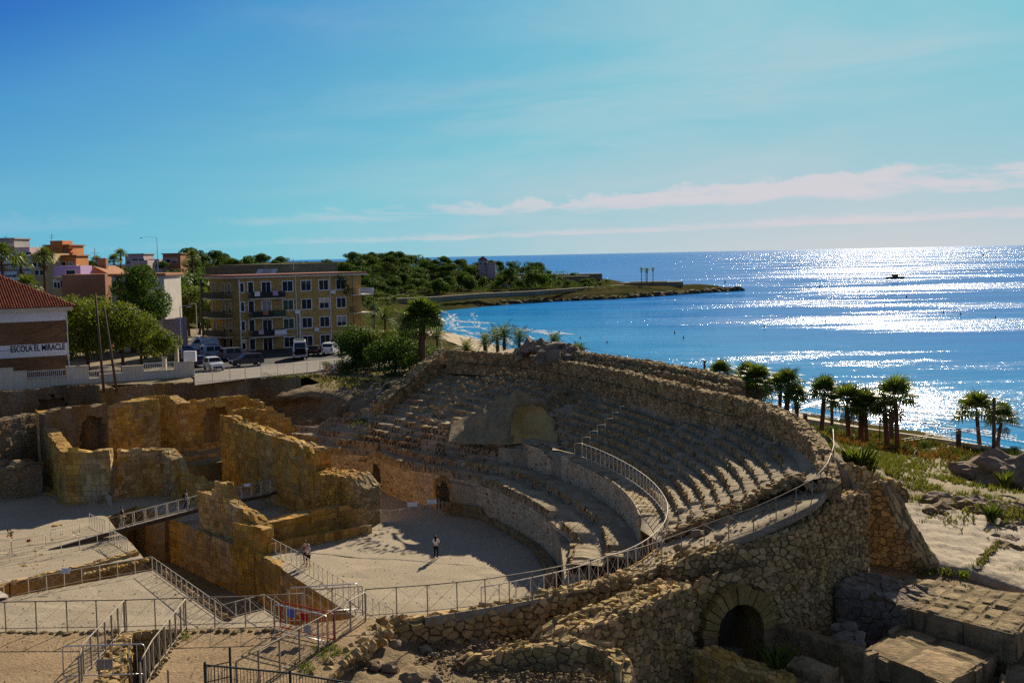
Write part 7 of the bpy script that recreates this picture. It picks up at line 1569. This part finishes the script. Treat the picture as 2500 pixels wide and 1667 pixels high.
def thicket(name, n, xr, Yr, rr, m, seed, dmin=26, per=70, size=.75):
    g = random.Random(seed); bl = []
    while len(bl) < n:
        px = g.uniform(*xr); Y = g.uniform(*Yr); X = (px-1250)/CAM_F*Y
        if inland(X, Y) < dmin: continue
        r_ = g.uniform(*rr); bl.append(((X, Y, land_z(X, Y)+r_*.35), (r_, r_, r_*.8)))
    obj(name, leafmesh(name, bl, n*per, size, m, seed), None, None, 'stuff')
thicket('headland_thicket', 420, (850, 1420), (735, 960), (2.2, 4.4), 'leafdark', 3, 36)
thicket('headland_brush', 240, (1100, 1500), (800, 900), (1.0, 2.4), 'leafmid', 4, 20, 50, .6)
thicket('skyline_thicket', 260, (430, 940), (400, 640), (2.0, 4.0), 'leafdark', 5, 40)
thicket('shore_brush', 170, (850, 1110), (470, 740), (.8, 2.2), 'leafmid', 6, 20, 50, .5)
thicket('town_thicket', 120, (180, 470), (255, 420), (1.5, 3.2), 'leafmid', 7, 40, 60, .6)
for i in range(16):
    t = i/15; p = curve(rp_, 40)[int(t*33)]+Vector((2, -5, 0)); p.z = land_z(p.x, p.y); plant(PR['street', i % 3], 'small round street tree along the headland road', 'tree', p, q.uniform(.9, 1.15), None, 'street trees along the headland road')
for i, (x, y, s) in enumerate(((415, 690, 1.6), (432, 712, 1.3), (440, 660, 1.6), (450, 700, 1.3), (480, 690, 1.2), (498, 700, 1.0), (510, 720, 1.1))):
    p = D(x, y, 262+i*6); p.z = land_z(p.x, p.y)-.3; plant(PR['dark' if i < 4 else 'mid', i % 3], 'tree of the dense clump between the dark pine and the yellow block', 'tree', p, s, None, 'trees between pine and yellow block')
# ================================================================== GRASS AND WEEDS
q = random.Random(21)
def spts(n, u0, u1, v0, v1, thr=None):
    o = []
    while len(o) < n:
        p = slope_pt(q.uniform(u0, u1), q.uniform(v0, v1))
        if thr is None or N3(p.x*.22, p.y*.16, 3)+.6*N3(p.x*.6, p.y*.6, 8) > thr: o.append(p)
    return o
tufts('dry_grass', spts(2600, 0, 1, .10, .82, -.05), 'grass', .42, 1, 9, .030)
tufts('green_weeds', spts(1300, .05, 1, .25, .80, .10), 'leafpale', .30, 2, 8, .035)
tufts('rusty_weeds', spts(900, .15, .95, .16, .42, 0), 'rust', .85, 3, 10, .030)
tufts('slope_scrub', spts(500, 0, 1, .14, .36, .05), 'leafmid', .9, 4, 12, .045)
for i in range(26):
    p = slope_pt(q.uniform(0, .95), q.uniform(.14, .42)); s = q.uniform(.35, .75); plant((PR['bush', i % 3][0], None), 'low grey green bush on the dry slope above the railway', 'bush', p-Vector((0, 0, .1)), s, None, 'bushes on the dry slope', 'bush')
for i, (x, y, z, h, lb) in enumerate(((2080, 1140, 7.4, 1.3, 'left pale spiky plant beside the outer wall'), (2102, 1148, 7.2, 1.5, 'middle pale spiky plant beside the outer wall'), (2118, 1155, 7.0, 1.1, 'right pale spiky plant beside the outer wall'), (2420, 1275, 5.1, 1.0, 'yellow green bush at the edge of the pale bedrock'), (2455, 1190, 3.8, 1.2, 'thin green plant in front of the dark boulders'), (1896, 1635, 4.2, 1.1, 'single tall green weed on the low wall in front of the arch'), (2010, 1395, 5, .5, 'tuft at the foot')[:5] and (2355, 1412, 5.05, .4, 'bright green tuft growing between the big squared blocks'))):
    p = P(x, y, z); o = tufts('weed', [p+Vector((q.gauss(0, .15), q.gauss(0, .12), 0)) for _ in range(7)], 'leafpale', h, 60+i, 12, .05); del o['kind']; tag(o, lb, 'plant', 'single weeds')
tufts('bedrock_weeds', [P(2200+q.random()*300, 1228+q.gauss(0, 10)+.16*(q.random()*300), 5.3) for _ in range(160)]+[P(2240+q.random()*260, 1398+q.gauss(0, 7), 4.75) for _ in range(120)]+[P(2440-t_*.58+q.gauss(0, 6), 1325+t_*.62, 5.1) for t_ in range(0, 100, 3)], 'grass', .30, 72, 8, .025)
tufts('terrace_grass', [P(q.gauss(800, 22), q.gauss(1590, 10), 7.62) for _ in range(60)]+[P(q.gauss(745, 16), q.gauss(1628, 8), 7.62) for _ in range(40)]+[P(q.gauss(455, 6), q.gauss(1552, 5), 7.62) for _ in range(14)], 'leafpale', .12, 70, 6, .012)
tufts('bank_grass', [P(q.uniform(780, 960), q.uniform(905, 950), 7.85) for _ in range(420)]+[P(q.uniform(640, 780), q.uniform(915, 925), 7.9) for _ in range(160)]+[P(q.gauss(885, 20), q.gauss(1020, 10), 5.4) for _ in range(160)], 'grass', .28, 71, 7, .03)
SIZ = lambda r, a, b: 'small' if r < a else ('middling' if r < b else 'large')
# boulders on the slope and beside the bedrock
for i, (x, y, z, r, lb) in enumerate(((2455, 1170, 2.6, 3.0, 'big dark boulder at the right edge of the slope'), (2500, 1185, 2.4, 2.6, 'second big dark boulder cut by the right edge'), (2418, 1180, 2.4, 2.2, 'left shoulder of the big dark boulders'))):
    tag(boulder(P(x, y, z), r, 'boulder', 600+i, None, 'boulder', .85, 4, .65), lb, 'boulder', 'big dark boulders on the slope')
for i in range(46):
    x, y = q.uniform(2255, 2500), q.uniform(1208, 1262); t = (x-2255)/245; y = 1222+t*26+q.gauss(0, 12); p = P(x, y, 5.5-1.0*t)
    rr = q.uniform(.25, .85); tag(boulder(p, rr, 'boulder', 620+i, None, 'rock', .75, 2, .45), SIZ(rr, .42, .65)+' brown rock in the broken ledge above the pale bedrock, '+where(x, ((2320, 'at its left end'), (2380, 'left of its middle'), (2440, 'right of its middle'), (9999, 'at its right end'))), 'rock', 'rocks of the broken ledge')
for i in range(22):
    x = 2418+q.uniform(0, 110); y = 1290+q.uniform(-12, 60); rr = q.uniform(.3, .75); tag(boulder(P(x, y, 4.9), rr, 'boulder', 680+i, None, 'rock', .75, 2, .45), SIZ(rr, .45, .6)+' grey rock in the rough heap at the right edge, '+('on its upper side' if y < 1310 else 'on its lower side'), 'rock', 'rocks at the right edge')
for i in range(20):
    t = i/19; p = P(2440-t*58+q.uniform(-8, 8), 1325+t*62, 5.1); tag(boulder(p, q.uniform(.2, .4), 'boulder', 710+i, None, 'rock', .5, 1, .4), 'flat brown stone in the ridge crossing the pale bedrock', 'rock', 'stones of the ridge on the bedrock')
ruin('low sunlit rubble wall curving from the outer wall end down the slope', [P(2056, 1162, 7.8), P(2110, 1180, 6.9), P(2165, 1196, 6.2), P(2215, 1212, 5.6)], 5.0, [(0, 8.6), (.3, 8.2), (.6, 7.3), (1, 6.0)], name='rubble_wall', cat='wall', thick=.8, seed=99, w=.42, h=.3, rag=.2, cap=200, minpx=5, side=1)
# ================================================================== BOATS, BUOYS
bt = thing('boat', 'small dark motor boat on the bright glittering water', 'boat', D(2186, 678, 1).lerp(D(2186, 678, 1), 0)); bt.location = P(2186, 680, -8)
mb = MB(); hull = [[Vector((x, s*w_, z)) for s, z in ((-1, 1.1), (-.7, -.2), (.7, -.2), (1, 1.1))] for x, w_ in ((-5.2, 1.3), (-2, 1.6), (2, 1.4), (5.5, .15))]
mb.grid(hull); mb.add([r[0] for r in hull]+[r[3] for r in hull[::-1]], [tuple(range(8))]); mb.add(hull[0], [(0, 1, 2, 3)]); o = mb.build('hull', M['black']); o.parent = bt
mb = MB(); mb.box((.2, 0, 1.9), (3.4, 1.9, 1.5)); mb.box((2.1, 0, 2.75), (1.2, 1.6, .3)); o = mb.build('cabin', M['shutter']); o.parent = bt
mb = MB(); mb.bar((1.6, 0, 2.6), (2.2, 0, 4.2), .12); o = mb.build('mast', M['black']); o.parent = bt; bt.scale = (1.6, 1.6, 1.6); bt.rotation_euler[2] = R(172)
b2 = MB(); b2.add([(-3, 0, 0), (-2.4, -.8, .9), (2.4, -.8, .9), (3.6, 0, 1.0), (2.4, .8, .9), (-2.4, .8, .9)], ((0, 1, 2, 3), (0, 3, 4, 5), (1, 5, 4, 3, 2))); b2.box((0, 0, 1.4), (1.5, 1, 1)); o = b2.build('boat', M['black']); o.location = P(2401, 624.5, -8); o.scale = (3, 3, 2.2); tag(o, 'tiny dark boat near the horizon at the right', 'boat')
by = MB(); by.ball((0, 0, .25), (.45, .45, .5), 8, 5); by.tube([(0, 0, .6), (0, 0, 1.5)], [.2, .08], 6); bm_ = by.mesh('buoy', M['redpaint'], True)
for x, y in ((1647, 813), (1669, 825), (1866, 799), (1417, 826), (1482, 837), (2001, 701), (2099, 713), (2213, 726), (2159, 746), (2303, 764), (2345, 768), (2430, 777), (2015, 786), (1770, 690)):
    o = obj('buoy', bm_, None, P(x, y, -8)); tag(o, 'small dark buoy bobbing in the bay', 'buoy', 'buoys in the bay'); s = .5*max(1, (P(x, y, -8).y)/330); o.scale = (s, s, s)
# ================================================================== PEOPLE
M['skin'] = mat('skin', (.48, .29, .19), None, 1, .6); M['hairdark'] = mat('dark_hair', (.015, .011, .009), None, 1, .5); M['hairgrey'] = mat('pale_hat', (.55, .53, .50), None, 1, .8)
CL = {n: mat('cloth_'+n, c, None, 1, .85) for n, c in (('white', (.70, .66, .64)), ('black', (.015, .015, .02)), ('navy', (.02, .025, .06)), ('pink', (.62, .42, .42)), ('grey', (.30, .29, .28)), ('khaki', (.28, .24, .17)), ('maroon', (.10, .03, .035)))}
def skin_mesh(name, verts, edges, radii, m, root=0, lv=1):
    me = bpy.data.meshes.new(name); me.from_pydata([tuple(v) for v in verts], edges, []); o = bpy.data.objects.new(name, me); COL.objects.link(o)
    sk = o.modifiers.new('skin', 'SKIN'); sk.use_smooth_shade = True; sb = o.modifiers.new('sub', 'SUBSURF'); sb.levels = lv; sb.render_levels = lv
    for i, r in enumerate(radii): me.skin_vertices[0].data[i].radius = (r, r) if not isinstance(r, tuple) else r
    for i in range(len(verts)): me.skin_vertices[0].data[i].use_root = (i == root)
    bpy.context.view_layer.update(); dg = bpy.context.evaluated_depsgraph_get(); nm = bpy.data.meshes.new_from_object(o.evaluated_get(dg)); nm.materials.clear(); nm.materials.append(m)
    bpy.data.objects.remove(o); bpy.data.meshes.remove(me); return nm
def person(label, loc, face, H=1.68, top='white', legs='black', hair='hairdark', long_hair=False, shorts=False, arms='down', stride=.16, sleeve=True, hat=False, bag=None):
    """Standing figure, 1.7 m in its own frame, facing +Y, feet at z=0."""
    T = thing('person', label, 'person', loc); T.rotation_euler[2] = R(face); s = H/1.7; T.scale = (s, s, s)
    J = {'pel': (0, 0, .93), 'wst': (0, .0, 1.06), 'chs': (0, .01, 1.28), 'nck': (0, .0, 1.45), 'jaw': (0, .02, 1.53), 'hd': (0, .015, 1.62), 'top': (0, .0, 1.68)}
    E = [('pel', 'wst'), ('wst', 'chs'), ('chs', 'nck'), ('nck', 'jaw'), ('jaw', 'hd'), ('hd', 'top')]
    rad = {'pel': (.16, .115), 'wst': (.135, .10), 'chs': (.165, .115), 'nck': .055, 'jaw': .062, 'hd': (.082, .095), 'top': .06}
    for sd, n in ((-1, 'l'), (1, 'r')):
        st = stride*sd
        J['hip'+n] = (sd*.095, 0, .86); J['kn'+n] = (sd*.10, st*.55+.03, .48); J['an'+n] = (sd*.10, st*.9-.02, .09); J['ft'+n] = (sd*.11, st*.9+.15, .035)
        E += [('pel', 'hip'+n), ('hip'+n, 'kn'+n), ('kn'+n, 'an'+n), ('an'+n, 'ft'+n)]; rad.update({'hip'+n: .088, 'kn'+n: .058, 'an'+n: .04, 'ft'+n: .036})
        J['sh'+n] = (sd*.185, 0, 1.40)
        if arms == 'phone': J['el'+n] = (sd*.25, .10, 1.16); J['wr'+n] = (sd*.10, .28, 1.33); J['hn'+n] = (sd*.05, .33, 1.38)
        elif arms == 'rail': J['el'+n] = (sd*.26, .12, 1.14); J['wr'+n] = (sd*.22, .34, 1.08); J['hn'+n] = (sd*.20, .42, 1.06)
        else: J['el'+n] = (sd*.23, -.02-st*.25, 1.13); J['wr'+n] = (sd*.24, .06-st*.5, .90); J['hn'+n] = (sd*.24, .09-st*.55, .82)
        E += [('chs', 'sh'+n), ('sh'+n, 'el'+n), ('el'+n, 'wr'+n), ('wr'+n, 'hn'+n)]; rad.update({'sh'+n: .062, 'el'+n: .042, 'wr'+n: .029, 'hn'+n: .034})
        hd_ = Vector(J['hn'+n]); dd = (hd_-Vector(J['wr'+n])).normalized(); sdv = dd.cross(Vector((0, 0, 1)) if abs(dd.z) < .9 else Vector((0, 1, 0))).normalized()
        for k_ in range(5):
            o_ = sdv*((k_-1.5)*.02 if k_ < 4 else -.045*sd); nm = 'f%d%s' % (k_, n); J[nm] = tuple(hd_+o_+dd*((.085, .10, .095, .075, .045)[k_])); E.append(('hn'+n, nm)); rad[nm] = .0095
    def sub(name, keys, m, grow=1.0, add=0.0, root=None, lv=1, J=J):
        keys = list(keys); ix = {k_: i for i, k_ in enumerate(keys)}; ed = [(ix[a], ix[b]) for a, b in E if a in ix and b in ix]
        rr = [tuple(c*grow+add for c in rad[k_]) if isinstance(rad[k_], tuple) else rad[k_]*grow+add for k_ in keys]
        return obj(name, skin_mesh(name, [J[k_] for k_ in keys], ed, rr, m, ix[root or keys[0]], lv), T)
    sub('body', J.keys(), M['skin'], root='pel', lv=1)
    sub('shirt', ['chs', 'wst', 'nck', 'shl', 'shr']+(['ell', 'elr'] if sleeve else []), CL[top], 1.06, .012, 'chs', J=dict(J, nck=(0, 0, 1.41), wst=(0, 0, .98)))
    jl = dict(J); kk_ = ['pel', 'hipl', 'hipr', 'knl', 'knr']
    if not shorts: kk_ += ['anl', 'anr']
    sub('trousers', kk_, CL[legs], 1.08, .010, 'pel', J=jl)
    for n in 'lr':
        b = MB(); f_ = J['ft'+n]; b.ball((f_[0], f_[1]-.05, .045), (.052, .14, .05), 8, 5); o = b.build('shoe', CL['white' if not shorts else 'black'], None, True); o.parent = T
    b = MB(); b.ball((0, -.015, 1.645), (.094, .108, .095), 10, 6)
    if long_hair: b.ball((0, -.075, 1.48), (.10, .055, .20), 8, 6)
    o = b.build('hair', M[hair], None, True); o.parent = T
    b = MB(); b.ball((0, .112, 1.59), (.014, .022, .02), 6, 4); o = b.build('nose', M['skin'], None, True); o.parent = T
    for sx in (-.035, .035): b = MB(); b.ball((sx, .094, 1.615), (.012, .008, .008), 6, 4); o = b.build('eye', M['black'], None, True); o.parent = T
    b = MB(); b.box((0, .098, 1.55), (.045, .012, .01)); o = b.build('mouth', CL['maroon']); o.parent = T
    for sx in (-.088, .088): b = MB(); b.ball((sx, 0, 1.595), (.012, .025, .032), 6, 4); o = b.build('ear', M['skin'], None, True); o.parent = T
    if hat: b = MB(); b.tube([(0, 0, 1.655), (0, 0, 1.67)], .16, 12); b.ball((0, 0, 1.69), (.105, .115, .07), 10, 5); o = b.build('sun_hat', CL['grey'], None, True); o.parent = T
    if bag: b = MB(); b.ball((0, -.19, 1.25), (.15, .10, .22), 8, 6); o = b.build('backpack', CL[bag], None, True); o.parent = T
    return T
wl_ = P(1065, 1362, .06); person('woman with long dark hair, white top and black trousers alone on the arena sand', (wl_.x, wl_.y, .06), -18, 1.66, 'white', 'black', 'hairdark', True, False, 'phone', .10)
a_ = P(743, 1378, .03); person('man in dark clothes leaning on the white railing above the sunken passage', (a_.x+.1, a_.y, .04), 150, 1.74, 'maroon', 'black', 'hairdark', False, True, 'rail', .05, sleeve=False)
b_ = P(753, 1384, .03); person('person in a white top and hat standing close beside the man at the white railing', (b_.x, b_.y, .04), 160, 1.66, 'white', 'black', 'hairgrey', True, True, 'rail', .05, hat=True, sleeve=False)
def on_deck(px): 
    c = min((p for p in bp), key=lambda p: abs(proj(p+bw*.5)[0]-px)); return c+bw*.5
p = on_deck(304); person('walker in a dark jacket and pale trousers near the low end of the footbridge', p+Vector((0, 0, .01)), -80, 1.72, 'navy', 'khaki', 'hairdark', False, False, 'down', .30)
p = on_deck(457); person('walker with a backpack high on the footbridge beside the broken wall', p+Vector((0, 0, .01)), -75, 1.75, 'grey', 'navy', 'hairdark', False, False, 'down', .26, bag='black')
